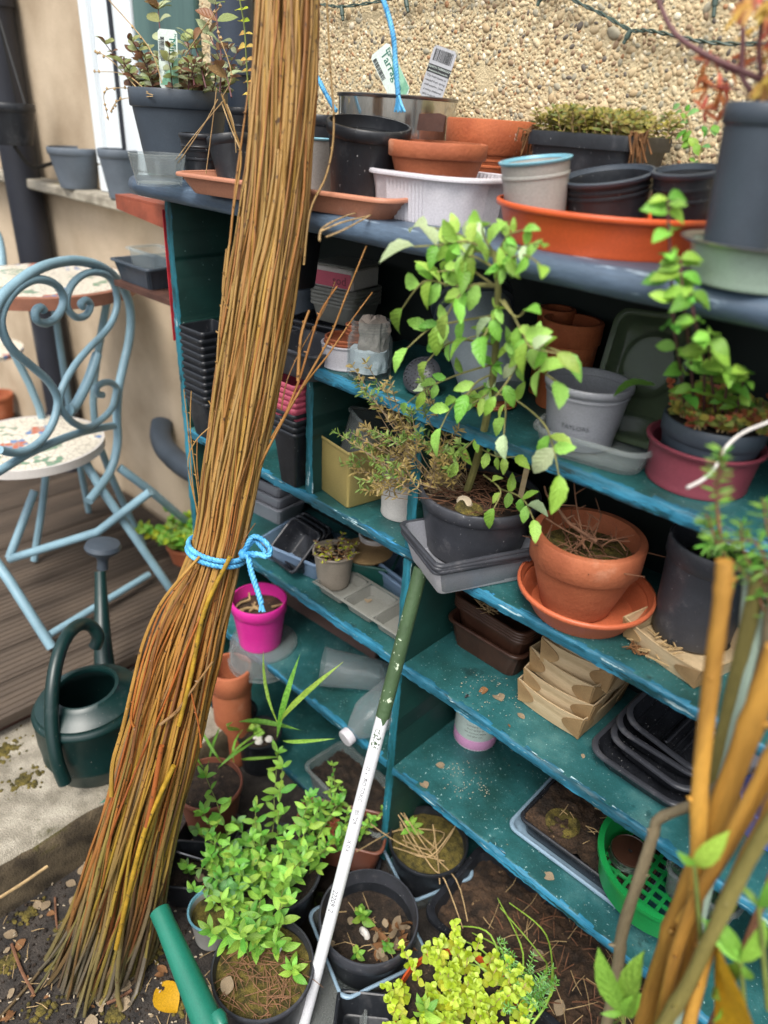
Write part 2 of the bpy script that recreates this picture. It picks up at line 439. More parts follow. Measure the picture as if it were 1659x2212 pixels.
m_concrete = mat('weathered_concrete', '#8c8576', .95, .2, 20, 1., 300, col2='#a8a192', grain=.35, spots=[(.22, hexlin('#5d5947'), 12, .1), (.15, hexlin('#625a24'), 6, .06), (.14, hexlin('#433d2d'), 190, .05)])
m_slabside = mat('mossy_concrete_side', '#43392a', .95, .3, 20, 1., 250, col2='#6a5d48', spots=[(.3, hexlin('#4a4718'), 12, .1)])
m_ground = mat('dark_tarmac', '#2d2a28', .95, .3, 25, 1., 260, col2='#403a35', grain=.4, spots=[(.2, hexlin('#6a625a'), 10, .12), (.15, hexlin('#26231f'), 60, .06), (.08, hexlin('#8b8378'), 200, .03)])
m_render = mat('smooth_cream_render', '#b09c82', .9, .14, 4, .2, 60, col2='#c6b49b')
m_upvc = mat('white_upvc', '#dfe6ea', .3, .02, 5)
m_greenframe = mat('green_door_frame', '#3e5a58', .35, .15, 10, .2, 40, stretch=(1, 1, .05), col2='#54706c')
m_pipe = mat('navy_downpipe', '#333d4c', .4, .12, 10)
m_pipe2 = mat('dark_downpipe', '#23262f', .5, .15, 10)
m_cloth = mat('grey_cloth', '#8a8078', .9, .15, 30, .4, 150)
m_film = mat('crumpled_film', '#cfd6da', .2, .08, 25, .8, 70, alpha=.72)
m_plank = mat('brown_plank', '#5b4640', .8, .2, 14, .3, 60, stretch=(.2, 1, 1))
m_stone = mat('pale_stone', '#b3a48c', .8, .15, 40, .2, 150)
m_bluepl = mat('blue_plastic', '#2456a8', .35, .1, 10)
m_perlite = mat('perlite', '#dcd8d0', .8, .05, 30)
m_willowf = [mat('ochre_willow', '#8e6228', .6, .3, 22, .5, 120, stretch=(1, 1, .12), col2='#c0903e', spots=[(.2, hexlin('#64502f'), 30, .1), (.1, hexlin('#4a3a26'), 70, .05)]), mat('grey_willow', '#7f735a', .65, .25, 30, .4, 120, stretch=(1, 1, .2)), mat('olive_willow', '#7d7440', .55, .2, 30, .25, 120, stretch=(1, 1, .2))]

# ------------------------------------------------------------------ leaves
def leaf_mesh(name, m, wid=.5, fold=.25, droop=.3, n=5, shape=1., curl=0., serr=0.):
    """Unit leaf along +Y: midrib fold, droop towards the tip."""
    v = []; f = []; sb, sw = R(-.14, .14), R(-.8, .8)
    for i in range(n + 1):
        t = i / n
        w = wid * .5 * (math.sin(PI * t ** shape) ** .8 if 0 < t < 1 else (.06 if t == 0 else .0))
        if serr and 0 < i < n: w *= 1 + serr * (1 if i % 2 else -1)
        z = -droop * t * t; y = t * (1 - .15 * droop * t)
        bend = sb * t * t; v += [(-w + bend, y, z + w * fold * (1.5 + sw) - curl * w * w * 8), (bend, y, z + .03 * math.sin(t * 9 + sb * 30)), (w * (1 + .12 * sw) + bend, y, z + w * fold * (2 - sw) - curl * w * w * 8)]
    for i in range(n):
        a = i * 3
        f += [(a, a + 1, a + 4, a + 3), (a + 1, a + 2, a + 5, a + 4)]
    me = MB().add(v, f).mesh(name, m, 60); uvl = me.uv_layers.new(name='UVMap')
    for lp in me.loops: uvl.data[lp.index].uv = ((lp.vertex_index % 3) / 2, (lp.vertex_index // 3) / n)
    return me

def leafset(mats, k=3, **kw):
    out = []
    for m in mats:
        for i in range(k):
            q = dict(kw); q['droop'] = kw.get('droop', .3) * R(.5, 1.6); q['fold'] = kw.get('fold', .25) * R(.4, 1.5)
            out.append(leaf_mesh('leaf', m, **q))
    return out

def frame(p, d, up=Vector((0, 0, 1)), roll=0., s=1.):
    y = Vector(d).normalized(); x = y.cross(up)
    x = x.normalized() if x.length > 1e-4 else Vector((1, 0, 0)); z = x.cross(y)
    M = Matrix(((x.x, y.x, z.x, p[0]), (x.y, y.y, z.y, p[1]), (x.z, y.z, z.z, p[2]), (0, 0, 0, 1)))
    return M @ Matrix.Rotation(roll, 4, 'Y') @ Matrix.Scale(s, 4)

LIGHTWARD = Vector((.30, -.62, .75))     # leaves turn their faces to the open side of the yard
class Plant:
    """A plant thing: one stem mesh, leaves as parts (the largest 300) and the rest as one stuff part."""
    def __init__(s, name, label, cat, loc, leaves, stem_mat, group=None, cap=300):
        s.t = thing(name, label, cat, loc, group=group); s.o = Vector(loc); s.lv = leaves; s.sm = stem_mat; s.mb = MB(); s.L = []; s.cap = cap; s.up = LIGHTWARD
    def stem(s, pts, r0, r1, n=5):
        k = len(pts)
        s.mb.add(*tube([Vector(p) - s.o for p in pts], [r0 + (r1 - r0) * i / max(1, k - 1) for i in range(k)], n))
    def leaf(s, p, d, size, roll=0., w=None):
        i = w if w is not None else random.randrange(len(s.lv))
        s.L.append((size, i, frame(Vector(p) - s.o, d, s.up + Vector((R(-.3, .3), R(-.3, .3), R(-.2, .2))), roll=roll, s=size)))
    def done(s):
        if s.mb.v: s.mb.build('stem', s.sm, s.t)
        s.L.sort(key=lambda a: -a[0])
        for sz, i, M in s.L[:s.cap]: link('leaf', s.lv[i], s.t, M)
        rest = s.L[s.cap:]
        if rest:
            mb = MB(); mats = [me.materials[0] for me in s.lv]
            um = []; 
            for m in mats:
                if m not in um: um.append(m)
            for sz, i, M in rest:
                me = s.lv[i]
                mb.add([v.co for v in me.vertices], [tuple(q.vertices) for q in me.polygons], um.index(mats[i]), M)
            mb.build('foliage', um, s.t, kind='stuff')
        return s.t

def herb(name, label, cat, loc, leaves, stem_mat, n, rad, h, L, gap, lean=.35, droop=.0, pitch=.35, bias=(0, 0), cap=300, r=.0013, tip=True, hv=.45, group=None, starts=None):
    P = Plant(name, label, cat, loc, leaves, stem_mat, group, cap)
    for i in range(n):
        a = R(0, 2 * PI); q = math.sqrt(R(0, 1)) * rad
        b = Vector(loc) + Vector((q * math.cos(a), q * math.sin(a), 0))
        if starts: b = Vector(starts[i % len(starts)]) + Vector((R(-1, 1), R(-1, 1), 0)) * .006
        hh = h * R(1 - hv, 1.05)
        out = Vector((math.cos(a), math.sin(a), 0)) * lean * (q / max(rad, 1e-5)) + Vector((bias[0], bias[1], 0)) + Vector((R(-.15, .15), R(-.15, .15), 0))
        pts = []; k = max(4, int(hh / gap))
        for j in range(k + 1):
            t = j / k
            pts.append(b + out * hh * t * (.4 + .6 * t) + Vector((0, 0, hh * (t - droop * t * t))) + Vector((R(-1, 1), R(-1, 1), 0)) * .0015)
        P.stem(pts, r, r * .55)
        ph = R(0, PI)
        for j in range(1, k + 1):
            t = j / k; ph += PI / 2 + R(-.3, .3)
            sz = L * (1.05 - .45 * t if not tip else .75 + .3 * math.sin(PI * min(1, t * 1.1))) * R(.75, 1.2)
            ax = (pts[j] - pts[j - 1]).normalized()
            for s_ in (0, PI):
                d = Vector((math.cos(ph + s_), math.sin(ph + s_), pitch + .5 * (t > .9)))
                P.leaf(pts[j], d, sz, R(-.3, .3))
        if tip:
            for s_ in range(3):
                d = Vector((math.cos(ph + s_ * 2.1), math.sin(ph + s_ * 2.1), 1.1)); P.leaf(pts[-1], d, L * R(.5, .8))
    return P.done()

# ------------------------------------------------------------------ containers
def fit(ur, vb, zs, w, vt, taper):
    """Base centre, rim radius and height of a round pot from its rim centre (ur, vt), front contact row vb and rim width."""
    ub = ur; rt = .06; h = .1
    for _ in range(16):
        p = W(ub, vb, z=zs); d = (p - CAM); d.z = 0; d.normalize()
        c = p + d * rt * taper
        lo, hi = -.1, .6
        for _ in range(30):
            h = (lo + hi) / 2
            if pix(c + Vector((0, 0, h)))[1] > vt: lo = h
            else: hi = h
        top = c + Vector((0, 0, h))
        rt = w / 2 * depth(top) / FD; ub += (ur - pix(top)[0]) * .7
    return c, rt, h

def fitc(u, v, y, w, zs):
    p = W(u, v, y=y); return Vector((p.x, p.y, zs)), w / 2 * depth(p) / FD, p.z - zs

def soil_disc(r, z, amp=.004, n=22, rings=7):
    v = [(0, 0, z)]; f = []; sd = R(0, 99)
    for k in range(1, rings + 1):
        for i in range(n):
            a = 2 * PI * i / n; q = r * k / rings
            x, y = q * math.cos(a), q * math.sin(a)
            v.append((x, y, z + amp * noise.noise(Vector((x * 60 + sd, y * 60, sd))) * (1.6 if k < rings else .5)))
    for i in range(n): f.append((0, 1 + i, 1 + (i + 1) % n))
    for k in range(rings - 1):
        for i in range(n):
            j = (i + 1) % n; a = 1 + k * n; b = a + n; f.append((a + i, b + i, b + j, a + j))
    return v, f

def pot(label, geo, m, taper=.75, rimh=.18, lip=.06, wall=.0025, soil=None, soilm=None, rimm=None, tilt=(0, 0), ribs=(), cat='plant pot',
        name='plant_pot', group=None, rz=None, foot=0, inner=None, wob=0., n=48, holes=False):
    """Open pot: body, rim and, when filled, soil."""
    c, rt, h = geo
    t = thing(name, label, cat, c, (tilt[0], tilt[1], (R(0, 6) if tilt == (0, 0) else 0) if rz is None else rz), group)
    rb = rt * taper; lp = rt * lip; rh = h * rimh if rimh < .6 else rimh
    r1 = rt - lp; zr = h - rh
    fn = (lambda r, z, a: (r * (1 + wob * math.sin(2 * a + 1) * z / max(h, .01)), z)) if wob else None
    prof = [(0, .003), (rb * .93, .003), (rb * .94, 0), (rb, 0), (rb + .001, .002)]
    K = 8
    for i in range(1, K):
        z = zr * i / K; r = rb + (r1 - rb) * i / K
        prof.append((r, z))
    for zz in ribs:
        z = zr * zz; r = rb + (r1 - rb) * zz
        prof += [(r, z - .0012), (r + .0012, z - .0006), (r + .0012, z + .0018), (r, z + .0026)]
    prof.sort(key=lambda q: (q[1], q[0]) if q[0] > rb * .98 else (-1, q[0]))
    prof = [(0, .003), (rb * .93, .003), (rb * .94, 0)] + [q for q in prof if q[0] > rb * .98] + [(r1, zr)]
    prof += [(r1 - wall, zr), (r1 - wall - .0008, zr - .004)]
    for i in range(5, 0, -1): prof.append((max(rb + (r1 - rb) * i / 6 - wall, .001), max(zr * i / 6, wall + .003)))
    prof += [(rb - wall, wall + .003), (0, wall + .003)]
    MB().add(*lathe(prof, n, fn=fn)).build('body', m, t, 35)
    e = min(.0022, rh * .2)
    rp = [(r1 - .0004, zr), (rt - e, zr + .0002), (rt, zr + e), (rt + .0006, h - e), (rt - e * .5, h), (rt - wall - e * .6, h), (rt - wall - .001, h - e), (r1 - wall, zr + .0006)]
    MB().add(*lathe(rp, n, True, fn=fn)).build('rim', rimm or m, t, 50)
    if soil is not None:
        zs = h * (1 - soil); q = min(1, zs / zr); rs = (rb + (r1 - rb) * q) - wall * .9 if zs < zr else rt - lp * .5 - wall
        MB().add(*soil_disc(rs, zs)).build('soil', soilm or m_soil, t, 60)
    if holes:
        hb = MB()
        for k in range(4):
            a = k * PI / 2 + .4; hb.add(*lathe([(0, -.001), (.006, -.001), (.006, .001), (0, .001)], 10), 0,
                Matrix.Translation((rb * math.cos(a), rb * math.sin(a), .004)) @ Matrix.Rotation(PI / 2, 4, 'Y'))
        hb.build('drain_holes', m_ink, t)
    t['r'] = rt; t['h'] = h
    return t

def tray(label, loc, w, d, h, m, rz=0., r=.02, taper=.88, lip=.006, wall=.0018, name='plastic_tray', cat='tray', tilt=(0, 0), rib=0., group=None,
         rimm=None, e=8, liph=.003, soil=None, soilm=None, t=None):
    if t is None: t = thing(name, label, cat, loc, (tilt[0], tilt[1], rz), group)
    rg = lambda a, b, z, rb=0.: rrect(a, b, r * (a / w), z, 6, e, rb)
    rings = [rg(w * taper - .004, d * taper - .004, 0), rg(w * taper, d * taper, .003, rib), rg(w * (taper * .4 + .6), d * (taper * .4 + .6), h * .6, rib), rg(w - .001, d - .001, h * .9), rg(w, d, h),
             rg(w - 2 * wall, d - 2 * wall, h), rg(w * (taper * .4 + .6) - 2 * wall, d * (taper * .4 + .6) - 2 * wall, h * .6, rib), rg(w * taper - 2 * wall, d * taper - 2 * wall, .005, rib), rg(w * taper - 2 * wall - .005, d * taper - 2 * wall - .005, .0032)]
    MB().add(*loft(rings)).build('body', m, t, 40)
    rr = [rg(w + .0006, d + .0006, h - liph * 1.2), rg(w + 2 * lip, d + 2 * lip, h - liph * 1.3), rg(w + 2 * lip + .001, d + 2 * lip + .001, h - liph * .3), rg(w + 2 * lip - .001, d + 2 * lip - .001, h + .0012), rg(w + lip * .4, d + lip * .4, h + .0022), rg(w - 2 * wall + .0004, d - 2 * wall + .0004, h + .0006)]
    MB().add(*loft(rr, closed=True)).build('rim', rimm or m, t, 50)
    if soil:
        z = h * (1 - soil); q = taper + (1 - taper) * z / h
        ww, dd = w * q - 2 * wall, d * q - 2 * wall
        nx, ny = max(6, int(ww / .0045)), max(6, int(dd / .0045)); v = []; f = []
        for i in range(nx + 1):
            for j in range(ny + 1):
                x, y = (i / nx - .5) * ww, (j / ny - .5) * dd
                v.append((x, y, z + .010 * noise.noise(Vector((x * 32 + w * 9, y * 32, 3))) + .008 * noise.noise(Vector((x * 110, y * 110, 7)))))
        for i in range(nx):
            for j in range(ny): a = i * (ny + 1) + j; f.append((a, a + ny + 1, a + ny + 2, a + 1))
        MB().add(v, f).build('soil', soilm or m_soil, t, 70)
    return t

def rect3(A, B, D, z, zb=None):
    """Centre, size and turn of a rectangle from three rim corner pixels: A far left, B nearest, D far right."""
    a, b, d = (W(*q, z=z) for q in (A, B, D))
    ex = (d - b); w = ex.length; rz = math.atan2(ex.y, ex.x)
    nrm = Vector((-math.sin(rz), math.cos(rz), 0)); dd = (a - b).dot(nrm)
    c = b + ex * .5 + nrm * dd * .5
    return Vector((c.x, c.y, zb if zb is not None else z)), w, abs(dd), rz

def rect2(A, B, d, z, zb=None):
    """Same from the two ends of the front rim edge and a depth."""
    a, b = W(*A, z=z), W(*B, z=z); ex = b - a; rz = math.atan2(ex.y, ex.x)
    c = (a + b) * .5 + Vector((-math.sin(rz), math.cos(rz), 0)) * d * .5
    return Vector((c.x, c.y, zb if zb is not None else z)), ex.length, d, rz

def sticks(name, label, cat, cen, rad, n, L, m, z=.004, thick=.0009, up=.15, kind=None, group=None, seed=0):
    rr = random.Random(seed + n); mb = MB()
    for i in range(n):
        a = rr.uniform(0, 2 * PI); q = math.sqrt(rr.random()) * rad
        p = Vector((q * math.cos(a), q * math.sin(a), z + rr.uniform(0, .006)))
        b = rr.uniform(0, 2 * PI); l = L * rr.uniform(.4, 1.1)
        d = Vector((math.cos(b), math.sin(b), rr.uniform(-.02, up))) * l
        mid = p + d * .5 + Vector((rr.uniform(-1, 1), rr.uniform(-1, 1), rr.uniform(0, 1))) * l * .08
        mb.add(*tube([p, mid, p + d], [thick, thick * .9, thick * .5], 4))
    o = mb.build(name, m, None, 60); o.location = cen
    tag(o, label, cat, group)
    if kind: o['kind'] = kind
    return o

# ------------------------------------------------------------------ ground, step, deck
def axis(lo, hi, step, far):
    a = list(np.arange(lo, hi, step)); return [-f for f in far[::-1]] + a + list(far)
xs = axis(-1.0, 1.1, .022, (2, 4, 10, 30)); ys = axis(-1.2, .4, .022, (2, 4, 10, 30))
v = []; f = []
for x in xs:
    for y in ys:
        v.append((x, y, GROUND_Z + .004 * noise.noise(Vector((x * 9, y * 9, 0))) + .003 * noise.noise(Vector((x * 45, y * 45, 1)))))
n_ = len(ys)
for i in range(len(xs) - 1):
    for j in range(n_ - 1): a = i * n_ + j; f.append((a, a + n_, a + n_ + 1, a + 1))
struct(MB().add(v, f).build('ground', m_ground, None, 80))

SX = -.468
def slab():
    mb = MB(); y0, y1, n = -3.0, -.07, 150
    rows = []
    for i in range(n + 1):
        y = y0 + (y1 - y0) * i / n; q = lambda s, k: .006 * noise.noise(Vector((y * 12, s, k))) + .004 * noise.noise(Vector((y * 60, s, k)))
        rows.append([(-.86, y, SLAB_Z), (-.7, y, SLAB_Z + q(3, 1)), (-.58, y, SLAB_Z + q(4, 1)), (SX - .03, y, SLAB_Z + q(1, 1) * .8), (SX - .008 + q(1, 2), y, SLAB_Z - .004 + q(1, 3)), (SX + q(2, 2), y, SLAB_Z - .02), (SX + q(3, 2), y, SLAB_Z - .07), (SX + q(4, 3), y, GROUND_Z - .02)])
    k = len(rows[0]); vs = [p for r in rows for p in r]; fs = []; ms = []
    for i in range(n):
        for j in range(k - 1): a = i * k + j; fs.append((a, a + k, a + k + 1, a + 1)); ms.append(1 if j >= 4 else 0)
    fs.append(tuple(n * k + j for j in range(k))[::-1]); ms.append(1)
    mb.v = vs; mb.f = fs; mb.m = ms
    return struct(mb.build('concrete_step', [m_concrete, m_slabside], None, 70))
slab()
deck = bpy.data.objects.new('decking', None); COL.objects.link(deck); struct(deck)
DX = -.80
def board_profile(w, t, g=6):
    p = [(-w / 2, -t), (w / 2, -t), (w / 2, -.003), (w / 2 - .003, 0)]
    for i in range(g):
        c = w / 2 - (i + .5) * w / g
        p += [(c + .004, 0), (c + .002, -.004), (c - .002, -.004), (c - .004, 0)]
    return p + [(-w / 2 + .003, 0), (-w / 2, -.003)]
pf = board_profile(.118, .028)
bv = [(x, -2.6, z) for x, z in pf] + [(x, .29, z) for x, z in pf]; nn = len(pf)
bf = [(i, (i + 1) % nn, nn + (i + 1) % nn, nn + i) for i in range(nn)] + [tuple(range(nn))[::-1], tuple(range(nn, 2 * nn))]
bme = MB().add(bv, bf).mesh('board', m_deck, 30)
DECK_Z = -.398
for i in range(22):
    link('board', bme, deck, Matrix.Translation((DX - .06 - i * .124, R(-.01, .01), DECK_Z + R(-.0015, .0015))))
MB().add(*box(-3.6, DX - .03, -2.6, .28, GROUND_Z, DECK_Z - .032)).build('joist_frame', m_rustd, deck)

# ------------------------------------------------------------------ house wall
XP = W(437, 120, y=YW).x
wall = thing('house_wall', 'house wall with sand coloured pebbledash above the shelves and smooth render to the left', 'wall', (0, YW, GROUND_Z))
off = Vector((0, YW, GROUND_Z))
MB().add(*box(XP, 4, YW, YW + .2, GROUND_Z, 3.2)).build('pebbledash_panel', m_mortar, wall, off=off)
XW = W(190, 120, y=YW).x; XF = W(301, 120, y=YW).x
z_sill = W(150, 404, y=YW - .05).z
MB().add(*box(-7, XP - .002, YW + .004, YW + .2, GROUND_Z, z_sill)).build('render_panel', m_render, wall, off=off)
MB().add(*box(-7, XW - .002, YW + .004, YW + .2, z_sill + .002, 3.2)).build('render_panel', m_render, wall, off=off)
MB().add(*box(-7, XP - .2, YW - .07, YW + .003, z_sill - .03, z_sill, .005)).build('sill', m_concrete, wall, off=off)
def pebbles():
    ico_v = []; ico_f = []
    phi = (1 + 5 ** .5) / 2
    base = np.array([(-1, phi, 0), (1, phi, 0), (-1, -phi, 0), (1, -phi, 0), (0, -1, phi), (0, 1, phi), (0, -1, -phi), (0, 1, -phi), (phi, 0, -1), (phi, 0, 1), (-phi, 0, -1), (-phi, 0, 1)], float)
    base /= np.linalg.norm(base[0])
    F = [(0, 11, 5), (0, 5, 1), (0, 1, 7), (0, 7, 10), (0, 10, 11), (1, 5, 9), (5, 11, 4), (11, 10, 2), (10, 7, 6), (7, 1, 8), (3, 9, 4), (3, 4, 2), (3, 2, 6), (3, 6, 8), (3, 8, 9), (4, 9, 5), (2, 4, 11), (6, 2, 10), (8, 6, 7), (9, 8, 1)]
    V = [tuple(p) for p in base]; cache = {}; F2 = []
    def mid(a, b):
        k = (min(a, b), max(a, b))
        if k not in cache:
            m = (np.array(V[a]) + np.array(V[b])) / 2; V.append(tuple(m / np.linalg.norm(m))); cache[k] = len(V) - 1
        return cache[k]
    for a, b, c in F:
        x, y, z = mid(a, b), mid(b, c), mid(c, a); F2 += [(a, x, z), (b, y, x), (c, z, y), (x, y, z)]
    V = np.array(V); F2 = np.array(F2)
    x0, x1, z0, z1 = W(437, 120, y=YW).x, W(1659, 300, y=YW).x + .12, .70, max(W(700, 0, y=YW).z, W(1659, 0, y=YW).z) + .08
    N = 15000
    # dart throwing on a coarse grid keeps the stones from piling up
    cell = .0055; grid = {}; pts = []
    tries = rng.random((90000, 2))
    for a, b in tries:
        x = x0 + (x1 - x0) * a; z = z0 + (z1 - z0) * b
        s = abs(rng.normal(0, 1)) * .0013 + .0021
        if rng.random() < .05: s *= 1.55
        if rng.random() < .3: s *= .72
        if noise.noise(Vector((x * 14, z * 14, 4))) + .6 * noise.noise(Vector((x * 60, z * 60, 9))) < R(-.75, -.05): continue
        gx, gz = int(x / .012), int(z / .012); ok = True
        for i in (-1, 0, 1):
            for j in (-1, 0, 1):
                for (px, pz, ps) in grid.get((gx + i, gz + j), ()):
                    if (px - x) ** 2 + (pz - z) ** 2 < ((ps + s) * .98) ** 2: ok = False
        if ok:
            grid.setdefault((gx, gz), []).append((x, z, s)); pts.append((x, z, s))
        if len(pts) >= N: break
    pts = np.array(pts); order = np.argsort(-pts[:, 2]); pts = pts[order]
    probs = np.array([.24, .2, .2, .1, .11, .09, .03, .03])
    def place(x, z, s):
        q = rng.random(3); el = 1 + .7 * q[0]
        sc = np.array([s * el, s * (.85 + .3 * q[1]), s * .6])
        p = V * sc * (1 + .1 * np.sin(V[:, [1, 2, 0]] * 3 + q[2] * 9))
        a = rng.random() * 2 * PI; ca, sa = math.cos(a), math.sin(a)
        X = p[:, 0] * ca - p[:, 1] * sa; Zz = p[:, 0] * sa + p[:, 1] * ca
        return np.stack([X, -p[:, 2], Zz], 1)
    protos = []
    for k in range(8):
        mb = MB(); mb.v = [tuple(p) for p in place(0, 0, 1.)]; mb.f = [tuple(q) for q in F2]
        protos.append(mb.mesh('pebble', m_peb[k], 180))
    for x, z, s in pts[:300]:
        k = rng.choice(8, p=probs)
        link('pebble', protos[k], wall, Matrix.Translation((x, s * .12, z - GROUND_Z)) @ Matrix.Rotation(R(0, 6.28), 4, 'Y') @ Matrix.Scale(s, 4))
    vs = []; fs = []; ms = []
    for i, (x, z, s) in enumerate(pts[300:]):
        p = place(0, 0, s) + np.array([x, s * .1, z - GROUND_Z]); vs.append(p); fs.append(F2 + i * len(V)); ms.append(np.full(len(F2), rng.choice(8, p=probs)))
    vs = np.concatenate(vs); fs = np.concatenate(fs); ms = np.concatenate(ms)
    me = bpy.data.meshes.new('pebbledash'); me.vertices.add(len(vs)); me.vertices.foreach_set('co', vs.ravel())
    me.loops.add(len(fs) * 3); me.loops.foreach_set('vertex_index', fs.ravel().astype(np.int32))
    me.polygons.add(len(fs)); me.polygons.foreach_set('loop_start', np.arange(0, len(fs) * 3, 3, dtype=np.int32))
    for m in m_peb: me.materials.append(m)
    me.polygons.foreach_set('material_index', ms.astype(np.int32)); me.polygons.foreach_set('use_smooth', np.ones(len(fs), bool))
    me.update(calc_edges=True); me.validate()
    link('pebbledash', me, wall, kind='stuff')
pebbles()
# window left of the shelves
win = thing('window', 'bright white window standing above the sill left of the shelves', 'window', (XW, YW, z_sill))
wo = Vector((XW, YW, z_sill)); wz1 = 2.3
XG = XF
for a, b, c, d, nm in ((XW, XG, z_sill, z_sill + .07, 'frame_rail'), (XW, XG, wz1 - .06, wz1, 'frame_rail'), (XW, XW + .05, z_sill + .072, wz1 - .062, 'frame_stile'), (XG - .05, XG, z_sill + .072, wz1 - .062, 'frame_stile')):
    MB().add(*box(a, b, YW - .012, YW + .05, c, d, .003)).build(nm, m_upvc, win, off=wo)
for xx in (W(252, 120, y=YW).x,):
    MB().add(*box(xx - .004, xx, YW - .011, YW + .05, z_sill + .072, wz1 - .062)).build('panel_joint', m_pipe2, win, off=wo)
MB().add(*box(XW + .051, XG - .051, YW + .0, YW + .03, z_sill + .072, wz1 - .062)).build('panel', m_upvc, win, off=wo)
fr = MB()
gx0, gx1 = XF + .004, XP - .004
fr.add(*box(gx0, gx1, YW - .01, YW + .1, z_sill + .003, 2.4, .004))
g = fr.build('green_frame_board', m_greenframe, None); tag(g, 'dark green glossy upright board between the white window and the downpipe', 'door frame')
# downpipes
def downpipe(label, x, r, y, z0, z1, m):
    t = thing('downpipe', label, 'drainpipe', (x, y, z0))
    MB().add(*lathe([(r, 0), (r, z1 - z0), (r - .003, z1 - z0), (r - .003, 0)], 28, True)).build('pipe', m, t)
    for zz in (.18, 1.5):
        MB().add(*lathe([(r + .001, zz), (r + .006, zz + .002), (r + .006, zz + .05), (r + .001, zz + .052)], 28, True)).build('collar', m, t)
    return t
downpipe('navy downpipe running up the pebbledash behind the willow bundle', W(505, 100, y=YW - .05).x, .042, YW - .05, TOPZ + .003, 2.4, m_pipe)
downpipe('dark downpipe on the rendered wall at the far left edge', W(75, 500, y=YW - .05).x, .055, YW - .06, DECK_Z, 2.4, m_pipe2)
sh = thing('pipe_shoe', 'curved grey drain outlet low on the rendered wall beside the shelves', 'drainpipe', W(375, 985, y=YW))
MB().add(*tube(spline([W(350, 915, y=YW - .02), W(348, 945, y=YW - .05), W(362, 975, y=YW - .07), W(395, 1005, y=YW - .08), W(430, 1025, y=YW - .09)], 5), .034, 16)).build('pipe', m_slate, sh, off=sh.location)

# ------------------------------------------------------------------ shelving unit
unit = thing('shelving_unit', 'teal painted wooden shelving unit with slate blue top, open compartments full of pots', 'shelves', (0, 0, GROUND_Z))
uo = Vector((0, 0, GROUND_Z))
def board(name, x0, x1, y0, y1, z0, z1, wear=.0022, me=m_edge, mt=m_teal):
    n = max(8, int((x1 - x0) / .006)); sec = [(y1, z0), (y0 + .004, z0), (y0, z0 + .003), (y0, (z0 + z1) / 2), (y0, z1 - .003), (y0 + .003, z1), (y0 + .009, z1 + .0002), (y1, z1)]
    k = len(sec); v = []; f = []; ms = []; sd = R(0, 50)
    for i in range(n + 1):
        x = x0 + (x1 - x0) * i / n
        for j, (y, z) in enumerate(sec):
            w = wear * (noise.noise(Vector((x * 22, j * 1.7, sd))) + .8 * noise.noise(Vector((x * 110, j * 3.1, sd)))) if 0 < j < 6 else (.006 * noise.noise(Vector((x * 40, 3, sd))) + .004 * noise.noise(Vector((x * 150, 3, sd))) if j == 6 else 0)
            if 1 < j < 5: w += wear * .8 * max(0, noise.noise(Vector((x * 9, sd, j)))) * 1.5
            v.append((x, y + w, z + (w * .35 if j in (2, 4) else 0)))
    for i in range(n):
        for j in range(k):
            a = i * k + j; b = i * k + (j + 1) % k; f.append((a, a + k, b + k, b)); ms.append(1 if 1 <= j <= 4 or (j == 5 and noise.noise(Vector((x0 + (x1 - x0) * i / n * 1., 5, sd)) * 30) > -.1) else 0)
    f += [tuple(range(k)), tuple(n * k + j for j in range(k))[::-1]]; ms += [0, 0]
    mb = MB(); mb.v = v; mb.f = f; mb.m = ms
    return mb.build(name, [mt, me], unit, 50, off=uo)
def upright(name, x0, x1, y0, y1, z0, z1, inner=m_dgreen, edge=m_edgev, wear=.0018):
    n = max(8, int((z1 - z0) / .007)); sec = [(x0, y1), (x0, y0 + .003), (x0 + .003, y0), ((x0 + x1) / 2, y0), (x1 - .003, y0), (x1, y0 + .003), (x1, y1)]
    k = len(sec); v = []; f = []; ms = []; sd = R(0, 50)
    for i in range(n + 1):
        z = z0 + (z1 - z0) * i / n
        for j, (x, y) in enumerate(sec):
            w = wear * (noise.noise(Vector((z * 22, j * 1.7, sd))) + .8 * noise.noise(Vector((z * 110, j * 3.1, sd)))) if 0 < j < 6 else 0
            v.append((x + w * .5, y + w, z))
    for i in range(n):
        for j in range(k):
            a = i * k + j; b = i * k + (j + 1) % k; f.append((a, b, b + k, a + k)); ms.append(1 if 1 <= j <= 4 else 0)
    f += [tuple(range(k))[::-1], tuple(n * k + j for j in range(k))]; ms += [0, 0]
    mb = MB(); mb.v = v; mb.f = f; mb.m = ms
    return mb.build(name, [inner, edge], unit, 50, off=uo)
XL, XR = -.700, 1.05
BT = .021
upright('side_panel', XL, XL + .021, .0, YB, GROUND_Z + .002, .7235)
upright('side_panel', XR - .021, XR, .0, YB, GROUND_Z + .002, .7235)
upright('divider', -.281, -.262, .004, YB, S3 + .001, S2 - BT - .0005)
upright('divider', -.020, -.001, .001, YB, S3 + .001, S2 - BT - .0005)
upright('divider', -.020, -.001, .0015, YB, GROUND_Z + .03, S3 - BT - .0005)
board('shelf', -.285, XR - .0215, -.002, YB, S2 - BT, S2)
board('shelf', XL + .0215, XR - .0215, -.003, YB, S3 - BT, S3)
for z in (S4, S5):
    board('shelf', XL + .0215, -.0205, .003, YB, z - BT, z)
    board('shelf', -.0005, XR - .0215, -.001, YB, z - BT, z)
board('shelf', XL + .0215, -.0205, .004, YB, S6 - BT + .003, S6)
board('shelf', -.0005, XR - .0215, .01, YB, S6 - BT + .003, S6)
